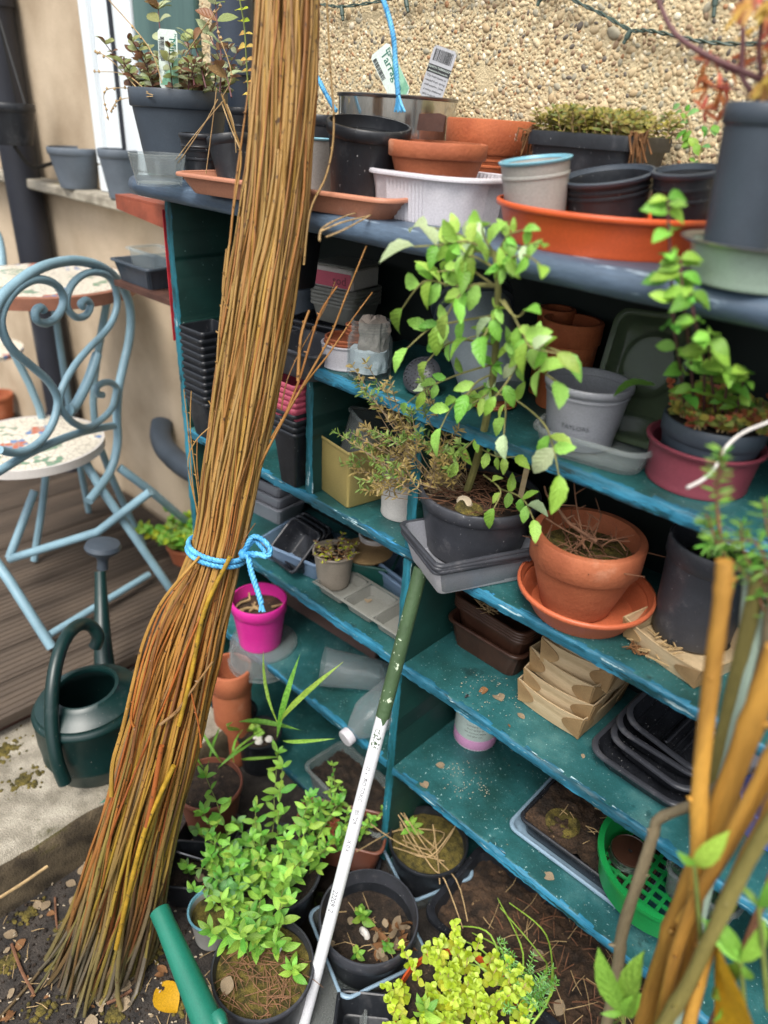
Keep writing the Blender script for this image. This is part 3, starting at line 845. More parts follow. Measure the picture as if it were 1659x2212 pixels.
# top board with a rounded nose
def topboard():
    x0, x1 = XL - .06, XR + .05; n = 240; sec = [(YW - .004, .7245), (-.02, .7245)]
    for i in range(9):
        a = -PI / 2 - PI * i / 8; sec.append((-.034 + .0165 * math.cos(a) , .7408 + .0163 * math.sin(a) * 1.0))
    sec += [(-.02, .757), (YW - .004, .757)]
    k = len(sec); v = []; f = []
    for i in range(n + 1):
        x = x0 + (x1 - x0) * i / n; e = min(1, (min(i, n - i)) / 6); e = .985 + .015 * e
        for j, (y, z) in enumerate(sec):
            w = .0012 * noise.noise(Vector((x * 18, j * .8, 2))) + .0006 * noise.noise(Vector((x * 90, j * 2., 5))) if 0 < j < k - 1 else 0
            v.append((x, y + w - (.012 * (1 - min(1, min(i, n - i) / 5)) * (-1 if y < 0 else 0)), z + w * .4))
    for i in range(n):
        for j in range(k):
            a = i * k + j; b = i * k + (j + 1) % k; f.append((a, a + k, b + k, b))
    f += [tuple(range(k)), tuple(n * k + j for j in range(k))[::-1]]
    return MB().add(v, f).build('top_board', m_top, unit, 40, off=uo)
topboard()
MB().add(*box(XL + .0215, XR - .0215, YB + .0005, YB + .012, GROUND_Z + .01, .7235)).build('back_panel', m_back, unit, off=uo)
MB().add(*box(XL + .0215, XL + .03, .004, YB - .001, .458, .487, .002)).build('cleat', m_dgreen, unit, off=uo)
MB().add(*box(XL + .0215, XL + .034, .004, YB - .001, S4 - BT - .025, S4 - BT - .001, .002)).build('cleat', m_dgreen, unit, off=uo)

# rusty bracket on the left end of the unit, tray hung below it
p0 = W(338, 500, x=XL - .003)
br = thing('rusty_bracket', 'rusty red metal bracket with a bolt fixed to the left end of the shelves', 'bracket', (XL - .003, p0.y, p0.z))
yb = .045
zt = W(350, 440, y=yb).z; xl = W(258, 455, y=yb).x
def prism(poly, y0, y1): 
    n = len(poly); v = [(x, y0, z) for x, z in poly] + [(x, y1, z) for x, z in poly]
    return v, [tuple(range(n)), tuple(range(n, 2 * n))[::-1]] + [(i, n + i, n + (i + 1) % n, (i + 1) % n) for i in range(n)]
MB().add(*box(xl, XL - .008, yb - .006, yb + .03, zt - .004, zt)).build('top_plate', m_rust, br, off=br.location)
MB().add(*prism([(xl, zt - .0045), (XL - .008, zt - .0045), (XL - .008, zt - .045), (XL - .03, zt - .05), (xl, zt - .03)], yb - .006, yb - .002)).build('side_plate', m_rust, br, off=br.location)
MB().add(*box(XL - .0075, XL - .0008, yb - .012, yb + .03, zt - .16, zt + .002, .001)).build('wall_plate', m_rust, br, off=br.location)
MB().add(*box(XL - .034, XL - .0085, yb - .010, yb - .0065, zt - .056, zt - .03, .001)).build('lug', m_rustd, br, off=br.location)
MB().add(*lathe([(0, 0), (.005, 0), (.005, .012), (.0065, .012), (.0065, .017), (0, .018)], 8), 0, Matrix.Translation((XL - .02, yb - .0102, zt - .043)) @ Matrix.Rotation(PI / 2, 4, 'X')).build('bolt', m_steel, br, off=br.location)
rs = MB().add(*box(XL - .010, XL - .0078, .0, .022, .44, .70, .0005)).build('red_plastic_strip', mat('red_plastic', '#b8323c', .4), None); tag(rs, 'narrow strip of red plastic down the left end of the shelves', 'plastic strip')
pt = W(335, 606, y=.16)
lg = MB().add(*box(pt.x - .06, XL - .002, .08, YW - .08, pt.z - .014, pt.z - .001)).build('wooden_ledge', m_rustd, None); tag(lg, 'small dark ledge under the seed tray at the left end of the shelves', 'ledge')
tray('small ribbed grey seed tray on a ledge at the left end of the shelves', (pt.x + .02, .14, pt.z), .17, .11, .05, m_slate, 0, .01, .85, name='seed_tray', rib=.004, e=9)
tray('clear lidded tray sitting in the ribbed seed tray left of the shelves', (pt.x + .03, .15, pt.z + .02), .12, .08, .06, m_clear, 0, .01, .9, name='clear_tray')

# ------------------------------------------------------------------ on the top board
def label_card(name, label, loc, rot, w, h, m, cat='plant label', point=.25):
    t = thing(name, label, cat, loc, rot)
    v = [(-w / 2, z, zz) for z in (0, .0006) for zz in ()]
    poly = [(0, -h * point), (w * .5, 0), (w * .5, h - .004), (w * .5 - .004, h), (-w * .5 + .004, h), (-w * .5, h - .004), (-w * .5, 0)]
    MB().add(*prism([(x, z) for x, z in poly], -.0004, .0004)).build('card', m, t, 0)
    return t
def on_card(t, s, size, x, z, m=m_ink, turn=0., y=-.0006):
    M = Matrix.Translation((x, y, z)) @ Matrix.Rotation(PI / 2, 4, 'X') @ Matrix.Rotation(turn, 4, 'Z')
    text_mesh(s, size, m, t, M)
def barcode(t, x, z, w, h, vertical=False):
    mb = MB(); p = 0
    while p < w:
        b = random.choice((.0004, .0007, .001))
        if vertical: mb.add(*box(x, x + h, -.0007, -.00055, z + p, z + min(p + b, w)))
        else: mb.add(*box(x + p, x + min(p + b, w), -.0007, -.00055, z, z + h))
        p += b + random.choice((.0004, .0006, .001))
    mb.build('barcode', m_ink, t, 0)

pot('scuffed clear plastic tub under the big mint pot at the left end of the top', fit(338, 404, TOPZ, 122, 331, .8), m_cleard, .8, .1, .0, n=10, wall=.001, name='clear_tub', cat='tub', rz=.2)
gm = fit(385, 380, TOPZ + .006, 208, 194, .72)
mp = pot('big black pot of mint in a clear tub at the left end of the top', gm, m_slate, .76, .22, .05, soil=.06)
rt_, h_ = gm[1], gm[2]; mc = gm[0]
mtop = mc + Vector((0, 0, h_ * .92))
ml = leafset(m_mint, 2, wid=.55, fold=.2, droop=.25)
P = herb('mint_plant', 'mint with grey green and bronze leaves in the big black pot', 'herb', mtop, ml, m_redstem, 60, rt_ * .9, .085, .024, .013, .55, .1, hv=.7)
st = []
P = Plant('mint_shoots', 'tall purple stemmed mint shoots rising beside the white Mint label', 'herb', mtop, ml, m_redstem)
for path in ([(360, 190), (352, 120), (345, 60), (342, 20)], [(420, 185), (412, 130), (405, 90)], [(445, 190), (430, 130), (418, 85)], [(475, 200), (478, 130), (470, 60), (466, 10), (460, -30)], [(500, 210), (485, 150), (452, 75)]):
    pts = spline([W(*q, y=mc.y - .03 + .02 * i) for i, q in enumerate(path)], 4); P.stem(pts, .0016, .0009)
    for i in range(3, len(pts), 3):
        a = R(0, 6)
        for s_ in (0, PI): P.leaf(pts[i], (math.cos(a + s_), math.sin(a + s_), .5), R(.026, .040))
    for s_ in range(4): P.leaf(pts[-1], (math.cos(s_ * 1.6), math.sin(s_ * 1.6), .8), R(.026, .038))
P.done()
sl = leafset([m_jenny[0], m_herb[1], m_acer[1]], 2, wid=.5, fold=.2, droop=.3)
P = Plant('oregano_shoot', 'single yellow green shoot climbing in front of the navy downpipe', 'herb', mc, sl, m_greenstem)
pts = spline([W(*q, y=mc.y - .05) for q in ((540, 260), (536, 190), (532, 130), (528, 60), (518, 0), (514, -30))], 5); P.stem(pts, .0014, .001)
for i in range(4, len(pts), 2):
    a = R(-.6, .6)
    for s_ in (0, PI): P.leaf(pts[i], (math.cos(a + s_), math.sin(a + s_) * .5, .25), R(.014, .026), w=(0 if i > 14 else 4) + random.randrange(2))
P.done()
mb = MB(); dd = mc
for path in ([(320, 200), (270, 160), (205, 155)], [(330, 205), (270, 190), (225, 200), (235, 260)], [(330, 208), (260, 215), (240, 240)], [(350, 180), (320, 100), (235, 0)], [(400, 120), (440, 60), (475, 15)],
             [(300, 195), (240, 130), (205, 110)], [(480, 210), (500, 160), (470, 70)], [(470, 215), (440, 270), (385, 352)], [(485, 215), (430, 280), (380, 345)], [(478, 220), (500, 280), (522, 330)], [(468, 190), (460, 260), (445, 375)], [(490, 225), (505, 270), (510, 330)]):
    pts = spline([W(*q, y=dd.y - .085 - (.03 if path[-1][1] > 300 else 0)) for q in path], 5); mb.add(*tube(pts, .0009, 4))
    if path[-1][1] < 270:
        for p in pts[4:]:
            if R(0, 1) < .5: mb.add(*lathe([(0, -.003), (.003, 0), (0, .004)], 5), 0, Matrix.Translation(p + Vector((R(-.003, .003), 0, R(-.004, .002)))))
o = mb.build('dead_stalks', m_straw, None); tag(o, 'thin dry stalks arching out of the big black mint pot', 'dead stalks')
lt = label_card('plant_label', 'white and green Mint label standing in the big black pot', W(366, 186, y=mc.y - rt_ * .55), (-.05, .03, .75), .034, .086, m_paper)
MB().add(*prism([(-.016, .001), (.0165, .001), (.0165, .045), (.002, .03), (-.010, .012)], -.0007, -.00055)).build('green_print', m_labelgreen, lt, 0)
on_card(lt, 'Mint', .017, .008, .058, m_greenpl, -PI / 2); on_card(lt, 'Moroccan', .006, .0135, .068, m_greenpl, -PI / 2)
barcode(lt, -.013, .038, .036, .007, True); on_card(lt, '5 010194 002194', .0042, -.0148, .056, m_ink, -PI / 2, -.0008)
on_card(lt, 'GARDEN', .006, -.006, .02, m_greenpl, -PI / 2, -.0008)

c, w, d, rz = rect2((372, 372), (838, 434), .17, TOPZ + .028, TOPZ)
tray('long shallow terracotta coloured tray under the small black pots on the top', c, w, d, .028, m_tray, rz, .03, .9, .005)
zt_ = TOPZ + .006
pot('small ridged black pot left in the terracotta coloured tray', fitc(433, 288, .0, 92, zt_), m_black, .76, .12, .05, ribs=(.55, .75, .85))
pot('small black pot leaning against the willow bundle in the terracotta coloured tray', fitc(506, 292, .0, 94, zt_), m_black, .74, .2, .05, tilt=(0, -.22))
pot('ridged black pot half hidden between the mint pot and the willow bundle', fitc(520, 232, .11, 62, TOPZ), m_black, .75, .1, .06, ribs=(.5, .62, .74, .86), rz=0)
pot('grey pot with pale blue rim peeping out right of the willow bundle', fitc(688, 298, .06, 84, zt_), m_lgrey, .78, .04, .05, rimm=m_blue)
pot('large tilted black pot right of the willow bundle on the top', fitc(790, 262, .045, 180, zt_), m_black, .8, .15, .06, tilt=(.08, .15), wob=.02)
pot('black pot behind the large tilted black pot, mostly hidden by the willow', fitc(690, 247, .19, 110, TOPZ), m_black, .8, .15, .05)
# tin with labels
gb = fitc(860, 207, .188, 262, TOPZ)
tin = pot('wide shiny round metal tin holding two tarragon labels', gb, m_metal, .97, .035, .015, wall=.0012, soil=.3, name='metal_tin', cat='tin', n=64, rimm=m_steel)
bc = gb[0]
rp = MB().add(*prism([(-.022, .004), (.022, .004), (.024, .024), (.014, .027), (-.020, .025)], -.001, .001)).build('terracotta_shard', m_rustd, None)
q = W(920, 262, y=bc.y - gb[1] - .006); rp.location = (q.x, bc.y - gb[1] - .008 + .012, q.z - .016); rp.rotation_euler = (-.05, 0, .18); tag(rp, 'dark brown shard leaning on the shiny metal tin', 'shard')
zt2 = gb[0].z + gb[2]
lc = label_card('plant_label', 'tilted white and green Tarragon label in the metal tin', W(865, 205, y=bc.y - .02), (-.15, .62, .1), .036, .075, m_paper)
lc.rotation_euler = (-.12, -.62, .4)
MB().add(*prism([(.0, -.01), (.0175, .0), (.0175, .058), (.004, .036)], -.0007, -.00055)).build('green_print', m_labelgreen, lc, 0)
on_card(lc, 'Tarragon', .017, .004, .036, m_greenpl, -PI / 2, -.0009); barcode(lc, -.017, .034, .034, .007, True); on_card(lc, 'French', .009, .0135, .055, m_greenpl, -PI / 2, -.0009)
lc = label_card('plant_label', 'tilted grey FRENCH TARRAGON label with barcode in the metal tin', W(930, 208, y=bc.y - .01), (-.1, .26, .4), .038, .066, m_papergrey)
MB().add(*box(-.0188, .0188, -.0007, -.0005, .030, .041)).build('black_band', m_ink, lc, 0)
on_card(lc, 'FRENCH TARRAGON', .0042, 0, .0378, m_paper, 0, -.0009); on_card(lc, 'Artemisia dracunculus', .0036, 0, .0328, m_paper, 0, -.0009)
barcode(lc, -.015, .046, .03, .016); 
for i, s in enumerate(('Clip fresh leaves as', 'needed from spring', 'until autumn. Likes', 'a sunny sheltered', 'spot in good soil.')): on_card(lc, s, .0042, 0, .026 - i * .0062)

# white tub, terracotta
gw = fit(955, 490, TOPZ, 318, 374, .9)
tray('white ribbed plastic tub holding the short terracotta pot', gw[0] + Vector((0, .0, 0)), gw[1] * 2 - .012, gw[1] * 1.5, gw[2], m_white, .0, .06, .93, .005, rib=.0035, name='white_tub', cat='tub', e=22)
pot('short terracotta pot standing in the white ribbed tub', fitc(947, 306, .07, 214, TOPZ + .05), m_terra, .8, .42, .07, .008, soil=.25)
pot('taller terracotta pot with a grooved base behind the short terracotta pot', fitc(1062, 258, .212, 190, TOPZ), m_terra2, .68, .36, .06, .008, ribs=(.25, .4, .55, .7, .82, .92), soil=.2)
# trough with sedum
p = W(1285, 292, y=.2)
tw, th = 240 * depth(p) / FD, p.z - TOPZ
tro = tray('black rectangular trough of yellowing stonecrop against the pebbledash', (p.x, .215, TOPZ), tw, .12, th, m_black, .02, .012, .86, .004, name='plant_trough', cat='trough', liph=.012, soil=.04, soilm=m_moss)
sdl = leafset(m_sedum, 1, wid=.55, fold=.1, droop=.2)
starts = [Vector((p.x + tw * R(-.5, .5), .215 + R(-.055, .055), p.z - .004)) for _ in range(120)]
herb('stonecrop', 'low yellow green stonecrop spilling over the black trough', 'plant', (p.x, .2, p.z - .005), leafset([m_sedum[2], m_sedum[0], m_savory[1], m_sedum[2]], 1, wid=.4, fold=.1, droop=.2), m_straw, 190, .1, .05, .012, .005, .6, .35, starts=starts, cap=60)
mb = MB()
for sx in (-1, 1):
  mb = MB()
  for i in range(20):
    q = Vector((p.x + sx * tw * R(.46, .53), .16 + R(-.01, .03), p.z + R(-.002, .006)))
    pts = [q, q + Vector((sx * R(.002, .01), R(-.01, 0), R(-.004, .004))), q + Vector((sx * R(.004, .016), R(-.014, .004), R(-.035, -.01)))]
    mb.add(*tube(pts, [.0016, .0014, .001], 4))
  o = mb.build('dead_roots', m_leafbrown, None); tag(o, 'dry brown roots hanging from the %s end of the black trough' % ('left' if sx < 0 else 'right'), 'dead roots'); o['kind'] = 'stuff'
# orange saucer and its pots
go = fit(1320, 559, TOPZ, 492, 443, .86)
pot('large orange plastic saucer holding three empty pots', go, m_terrap, .88, .16, .04, .003, name='plant_saucer', cat='saucer', ribs=())
oz = TOPZ + .006
pot('grey pot with pale blue rim standing in the orange saucer', fitc(1180, 341, .045, 156, oz + .004), m_lgrey, .8, .05, .05, rimm=m_blue, tilt=(.13, -.10), ribs=(.82,))
pot('wide ridged black pot in the middle of the orange saucer', fitc(1337, 372, .115, 198, oz), m_black, .84, .08, .05, ribs=(.8, .9), rimm=m_slate, tilt=(.20, -.09))
pot('ridged black pot at the right in the orange saucer', fitc(1507, 362, .13, 146, oz), m_black, .8, .08, .05, ribs=(.7, .85), rimm=m_slate, tilt=(.16, -.06))
# tall pot in enamel basin at the right edge
gt = fit(1645, 634, TOPZ + .001, 330, 520, .8)
pot('dented pale green enamel basin at the right end of the top', gt, m_tinpaint, .74, .08, .13, .002, name='enamel_basin', cat='basin', rimm=m_steel, soil=.35)
g2 = fitc(1674, 224, gt[0].y, 196, TOPZ + gt[2] * .5); g2 = (Vector((g2[0].x, gt[0].y, g2[0].z)), g2[1], g2[2])
pot('tall slate grey pot standing in the enamel basin at the right edge', g2, m_slate, .72, .14, .06, soil=.06)
al = []
for m in m_acer: al.append(leaf_mesh('leaf', m, wid=.3, fold=.15, droop=.25)); 
P = Plant('red_acer', 'small red and yellow leaved acer at the right edge of the top', 'shrub', g2[0] + Vector((0, 0, g2[2])), al, m_redstem)
yc = g2[0].y
for path, r in (([(1660, 230), (1606, 172), (1605, 80), (1602, 0), (1600, -40)], .003), ([(1700, 215), (1638, 170), (1530, 122), (1458, 72), (1422, 0), (1415, -40)], .0035), ([(1655, 225), (1640, 120), (1650, 0)], .003), ([(1650, 220), (1590, 160), (1500, 130)], .001), ([(1640, 220), (1580, 190), (1530, 190)], .001)):
    pts = spline([W(*q, y=yc - .01) for q in path], 5); P.stem(pts, r, r * .6, 6)
for i in range(26):
    q = W(R(1625, 1720), R(-30, 170), y=yc + R(-.05, .03)); a0 = R(0, 6)
    for k in range(5):
        a = -.5 + k * .5 + a0; P.leaf(q, (math.cos(a), math.sin(a) * .6, -.4 + math.sin(a) * .4), R(.016, .028), w=random.choice((0, 1, 1)))
for i in range(14):
    q = W(R(1490, 1600), R(120, 240), y=yc + .04)
    for k in range(3): a = R(0, 6); P.leaf(q, (math.cos(a), 0, math.sin(a)), R(.012, .02), w=0)
P.done()
hl = leafset(m_herb, 1, wid=.7, fold=.2, droop=.2)
P = Plant('wall_weed', 'thin green weed growing against the pebbledash behind the black pots', 'weed', W(1500, 350, y=.2), hl, m_straw)
for path in ([(1490, 370), (1488, 300), (1470, 225)], [(1520, 380), (1500, 300), (1480, 240)], [(1505, 370), (1520, 300), (1540, 270)]):
    pts = spline([W(*q, y=.22) for q in path], 4); P.stem(pts, .001, .0006)
    for i in range(2, len(pts)): a = R(0, 6); P.leaf(pts[i], (math.cos(a), -.3, math.sin(a)), R(.008, .018))
P.done()
# dried stems and leaf on the front edge
mb = MB()
for path in ([(690, 520), (700, 490), (760, 462), (810, 455)], [(692, 500), (740, 480), (790, 468), (812, 460)], [(705, 512), (745, 495), (800, 465)]):
    mb.add(*tube(spline([W(*q, z=TOPZ + .006 - .010 * (i == 0)) for i, q in enumerate(path)], 5), .0011, 5))
tag(mb.build('dead_stalks', m_straw, None), 'curved dry stalks lying on the front edge of the slate blue top', 'dead stalks')
rl = leaf_mesh('leaf', m_leafdry, .8, .1, .2)
o = link('fallen_leaf', rl, None, Matrix.Translation(W(1400, 606, z=TOPZ - .004)) @ Matrix.Rotation(-1.2, 4, 'Z') @ Matrix.Rotation(.8, 4, 'X') @ Matrix.Scale(.018, 4)); tag(o, 'pale dry leaf caught on the front edge of the top at the right', 'leaf')

# string lights on the wall
def lights(name, path, bulbs, label):
    pts = spline([W(*q, y=YW - .012) for q in path], 8); t = thing(name, label, 'string lights', pts[0]); mb = MB()
    for ph in (0, PI):
        pp = []
        for i, p in enumerate(pts): pp.append(p + Vector((0, math.cos(i * .9 + ph), math.sin(i * .9 + ph))) * .0016)
        mb.add(*tube(pp, .0014, 5))
    mb.build('cable', m_cable, t, off=t.location)
    for a, b in bulbs:
        A = W(*a, y=YW - .013); B = W(*b, y=YW - .016); L = (B - A).length
        MB().add(*lathe([(0, 0), (.0035, 0), (.0042, L * .35), (.0036, L * .62), (.0026, L * .64), (.0026, L * .95), (0, L)], 10), 0, Matrix.Translation(A - t.location) @ (B - A).to_track_quat('Z', 'Y').to_matrix().to_4x4()).build('bulb', m_cable, t)
    return t
lights('string_lights', [(1180, -40), (1240, 0), (1300, 30), (1361, 64), (1400, 66), (1458, 77), (1520, 90), (1600, 95), (1700, 92)], [((1362, 66), (1346, 96)), ((1548, -30), (1541, 40))], 'green string light cable sagging across the pebbledash at the right')
lights('string_lights', [(660, 6), (700, 10), (738, 14), (800, 6), (860, -6), (960, -20), (1100, -30)], [((738, 15), (741, 46)), ((876, -4), (882, 28)), ((1175, -20), (1160, 14))], 'green string light cable along the top of the pebbledash right of the willow')

# blue string hanging in front of the tin
def rope(pts, r, m, parent, off, name='cord', pitch=.012, n=3):
    pts = [Vector(p) for p in pts]; mb = MB()
    for s in range(n):
        pp = []; L = 0
        for i, p in enumerate(pts):
            if i: L += (p - pts[i - 1]).length
            t = (pts[min(i + 1, len(pts) - 1)] - pts[max(0, i - 1)]).normalized(); a = t.orthogonal().normalized(); b = t.cross(a)
            an = L / pitch * 2 * PI + s * 2 * PI / n
            pp.append(p + (a * math.cos(an) + b * math.sin(an)) * r * .5)
        mb.add(*tube(pp, r * .6, 6))
    return mb.build(name, m, parent, 60, off=off)
def resample(pts, step):
    out = [Vector(pts[0])]; acc = 0
    for a, b in zip(pts, pts[1:]):
        a, b = Vector(a), Vector(b); L = (b - a).length; k = max(1, int(L / step))
        out += [a.lerp(b, (i + 1) / k) for i in range(k)]
    return out
y_ = .045
hang = thing('blue_string', 'bright blue string hanging down in front of the shiny metal tin', 'string', W(862, 240, y=y_))
top_ = [W(u, v, y=y_) for u, v in ((815, -70), (822, -20), (838, 30), (850, 80), (854, 130), (858, 180), (860, 206))]
rope(resample(spline([Vector((-.20, .0, 1.36)), Vector((-.13, .04, 1.22))] + top_, 6), .0015), .0036, m_twine, hang, hang.location)
mb = MB()
for i in range(7):
    b = W(860, 204, y=y_); e = W(853 + i * 3.6, 240 + R(-4, 3), y=y_ + R(-.004, .004)); mb.add(*tube([b, b.lerp(e, .5) + Vector((R(-.002, .002), 0, 0)), e], [.0022, .002, .0016], 5))
mb.build('frayed_end', m_twine, hang, off=hang.location)
y_ = .02
s2 = thing('blue_string', 'short length of blue string behind the right side of the willow bundle', 'string', W(725, 235, y=.1))
rope(resample(spline([W(u, v, y=.06) for u, v in ((670, 150), (688, 172), (700, 195), (715, 222), (726, 240))], 6), .0015), .0036, m_twine, s2, s2.location)

# ------------------------------------------------------------------ left column, upper compartment
ORD = ['lowest', 'second lowest', 'third lowest', 'fourth lowest', 'fifth lowest', 'sixth lowest', 'seventh lowest', 'eighth lowest', 'ninth lowest', 'tenth lowest', 'eleventh lowest']
def square_nest(u, v, zs, wpx, n, step, h, m, label, group, rz=0., y=None, mats=None, r=.008, taper=.72, lip=.0022):
    p = W(u, v, z=zs) if y is None else W(u, v, y=y)
    w = wpx * depth(p) / FD; c = Vector((p.x, p.y + w * taper * .5, zs)) if y is None else Vector((p.x, y, zs))
    t0 = None
    for k in range(n):
        mm = (mats or [m])[k % len(mats or [m])]
        loc = c + Vector((R(-.0012, .0012), R(-.0012, .0012), k * step)); rr = rz + R(-.03, .03)
        lb = ORD[k] + ' ' + label if k < n - 1 else 'topmost ' + label
        if t0 is None or mats: t0 = tray(lb, loc, w, w, h, mm, rr, r, taper, lip, .0012, 'plant_pot', 'plant pot', group=group, e=3, liph=.004)
        else: dup(t0, loc, (0, 0, rr), lb)
    return c, w
gA = 'square black pots nested in the tall left stack'
cA, wA = square_nest(437, 945, S3 + .001, 79, 11, .0150, .088, m_black, 'square black pot in the tall stack by the left side panel', gA)
square_nest(485, 700, S3 + .001, 70, 7, .012, .20, m_black, 'deep square black pot nested in the back left stack', 'deep square pots in the back left stack', y=.19)
pA = W(492, 790, y=.09)
base = pot('black round pot upside down under the grey and cream nested pots', (Vector((pA.x, .09, S3 + .001)), .045, pA.z - S3 - .07), m_black, .9, .1, .05, rz=0)
for k, m in enumerate((m_cream, m_dgrey, m_cream, m_dgrey)):
    pot(('cream', 'charcoal', 'cream', 'charcoal')[k] + ' round pot ' + ('lowest', 'second', 'third', 'topmost')[k] + ' in the nest just left of the willow', (Vector((pA.x, .09, pA.z - .068 + k * .024)), .043, .075), m, .76, .1, .05, rz=0)
cB, wB = square_nest(622, 1046, S3 + .001, 74, 4, .012, .115, m_black, 'square black pot in the lower part of the stack beside the upright divider', 'square black pots below the pink ones', taper=.7)
zP = S3 + .001 + 3 * .012
for k in range(5):
    tray(('lowest', 'second', 'middle', 'fourth', 'topmost')[k] + ' square pink pot nested above the black pots by the divider', cB + Vector((0, 0, zP - S3 + .012 + k * .011 - .001)), wB, wB, .115, m_pink, R(-.02, .02), .008, .7, .0022, .0012, 'plant_pot', 'plant pot', group='square pink pots in the stack', e=3, liph=.004)
zP2 = S3 + zP - S3 + .012 + 4 * .011
tB = tray('square black pot crowning the pink pots in the stack', cB + Vector((0, 0, zP2 - S3 + S3 + .03)), wB, wB, .10, m_black, .03, .008, .72, .0022, .0012, 'plant_pot', 'plant pot', e=3)
zt3 = zP2 + .03 + .1
tray('black tray tub resting on the square pots behind the willow', (cB.x + .01, cB.y + .02, zt3 + .002), .14, .12, .05, m_dgrey, .1, .02, .86, .004)
# back of the compartment: bucket and food tubs on upturned pots
pb = W(656, 700, y=.19)
pot('tall black pot at the back supporting the lidded grey bucket', (Vector((pb.x, .19, S3 + .001)), .05, pb.z - S3 - .002), m_black, 1.0, .1, .0, rz=0)
gbk = (Vector((pb.x, .19, pb.z)), 76 / 2 * depth(pb) / FD, W(656, 625, y=.19).z - pb.z)
bk = pot('grey bucket with a lid at the dark back of the left compartment', gbk, m_slate, .92, .1, .04, name='lidded_bucket', cat='bucket')
MB().add(*lathe([(0, gbk[2] + .008), (gbk[1] * .9, gbk[2] + .008), (gbk[1] + .003, gbk[2] + .006), (gbk[1] + .003, gbk[2] - .008), (gbk[1] + .001, gbk[2] - .008)], 36)).build('lid', m_slate, bk)
pk = W(735, 740, y=.17)
pot('tall charcoal pot at the back supporting the black food trays', (Vector((pk.x - .02, .19, S3 + .001)), .06, pk.z - S3 - .004), m_dgrey, 1.0, .1, .0, rz=0)
zk = pk.z
for k in range(2):
    tray(('lower', 'upper')[k] + ' shallow black food tray behind the jar', (pk.x - .01, .17, zk + k * .014), .15, .12, .03, m_blackg, .15 + .1 * k, .015, .86, .005)
zk += .03 + .014
tl = W(752, 640, y=.18)
tub = None
for k in range(5):
    tub = tray(ORD[k] + ' clear white food tub nested in the stack behind the jar', (tl.x - .005, .18, zk + .001 + k * .007), .10, .10, .036, m_frost, .2, .015, .86, .003, name='food_tub', cat='tub', group='food tubs nested behind the jar')
fb = thing('food_box', 'small white food box with a red printed label topping the tub stack', 'box', (tl.x - .005, .18, zk + .001 + 5 * .007 + .0295), (0, 0, .2))
MB().add(*box(-.044, .044, -.044, .044, 0, .038, .003)).build('body', m_cream, fb)
MB().add(*box(-.04, .04, -.0452, -.0444, .004, .03)).build('red_label', m_pink, fb)
text_mesh('sod', .022, m_maroon, fb, Matrix.Translation((.015, -.0456, .016)) @ Matrix.Rotation(PI / 2, 4, 'X'))
MB().add(*box(-.047, .047, -.047, .047, .0385, .044, .002)).build('lid', m_frost, fb)

# ------------------------------------------------------------------ shelf with the jar
g = fit(750, 804, S2 + .001, 112, 738, .95)
pot('low white dish stacked with small terracotta saucers beside the jar', g, m_white, .96, .12, .02, .003, name='white_dish', cat='dish')
for k in range(3):
    pot(('lowest', 'middle', 'topmost')[k] + ' wide terracotta saucer in the low white dish', (g[0] + Vector((0, 0, g[2] - .016 + k * .006)), g[1] * (.9 - .02 * k), .014), m_terra, .9, .4, .03, .003, name='small_saucer', cat='saucer', group='saucers in the white dish')
for k in range(3):
    pot(('lowest', 'middle', 'topmost')[k] + ' tiny terracotta pot stacked at the right inside the white dish', (g[0] + Vector((g[1] * .5, .0, g[2] + .008 + k * .007)), g[1] * .42, .014), m_terra, .85, .5, .03, .003, name='tiny_pot', group='tiny pots in the white dish')
gj = fit(802, 828, S2 + .001, 100, 690, 1.)
jr, jh = gj[1], gj[2]
jar = thing('glass_jar', 'wide mouthed glass jar stuffed with grey cloth and crumpled plastic film', 'jar', gj[0])
prof = [(0, .004), (jr * .86, .002), (jr * .98, .006), (jr, .016), (jr, jh * .62), (jr * .97, jh * .7), (jr * .86, jh * .77), (jr * .83, jh * .79), (jr * .83, jh * .96), (jr * .86, jh * .97), (jr * .86, jh), (jr * .8, jh), (jr * .79, jh * .8), (jr * .93, jh * .68), (jr * .96, jh * .6), (jr * .96, .02), (0, .008)]
MB().add(*lathe(prof, 40)).build('glass', m_glass, jar)
for z in (.82, .87, .92): MB().add(*lathe([(jr * .835, jh * z), (jr * .865, jh * (z + .012)), (jr * .835, jh * (z + .024))], 40)).build('thread', m_glass, jar)
def crumple(r, z0, z1, amp, freq, seed, n=34, k=18, top=None):
    v = []; f = []
    for i in range(k + 1):
        z = z0 + (z1 - z0) * i / k; e = math.sin(PI * min(1, max(0, i / k)) ** .6) if i in (0, k) else 1
        for j in range(n):
            a = 2 * PI * j / n; q = noise.noise(Vector((math.cos(a) * freq, math.sin(a) * freq, z * freq / r * .5 + seed))) + .5 * noise.noise(Vector((math.cos(a) * freq * 2.6, math.sin(a) * freq * 2.6, z * freq / r + seed)))
            rr = (r * (1 - .0) + amp * q) * (1 if 0 < i < k else .5)
            zz = z + (amp * 1.2 * noise.noise(Vector((math.cos(a) * 2, math.sin(a) * 2, seed + 9))) if i >= k - 5 else 0)
            v.append((rr * math.cos(a), rr * math.sin(a), zz))
    for i in range(k):
        for j in range(n): a = i * n + j; b = i * n + (j + 1) % n; f.append((a, b, b + n, a + n))
    f += [tuple(range(n))[::-1], tuple(k * n + j for j in range(n))]
    return v, f
o = MB().add(*crumple(jr * .84, .01, jh * .52, jr * .1, 2.2, 3)).build('crumpled_film', m_film, None, 30); o.location = gj[0]; tag(o, 'crumpled clear plastic film filling the lower half of the glass jar', 'plastic film')
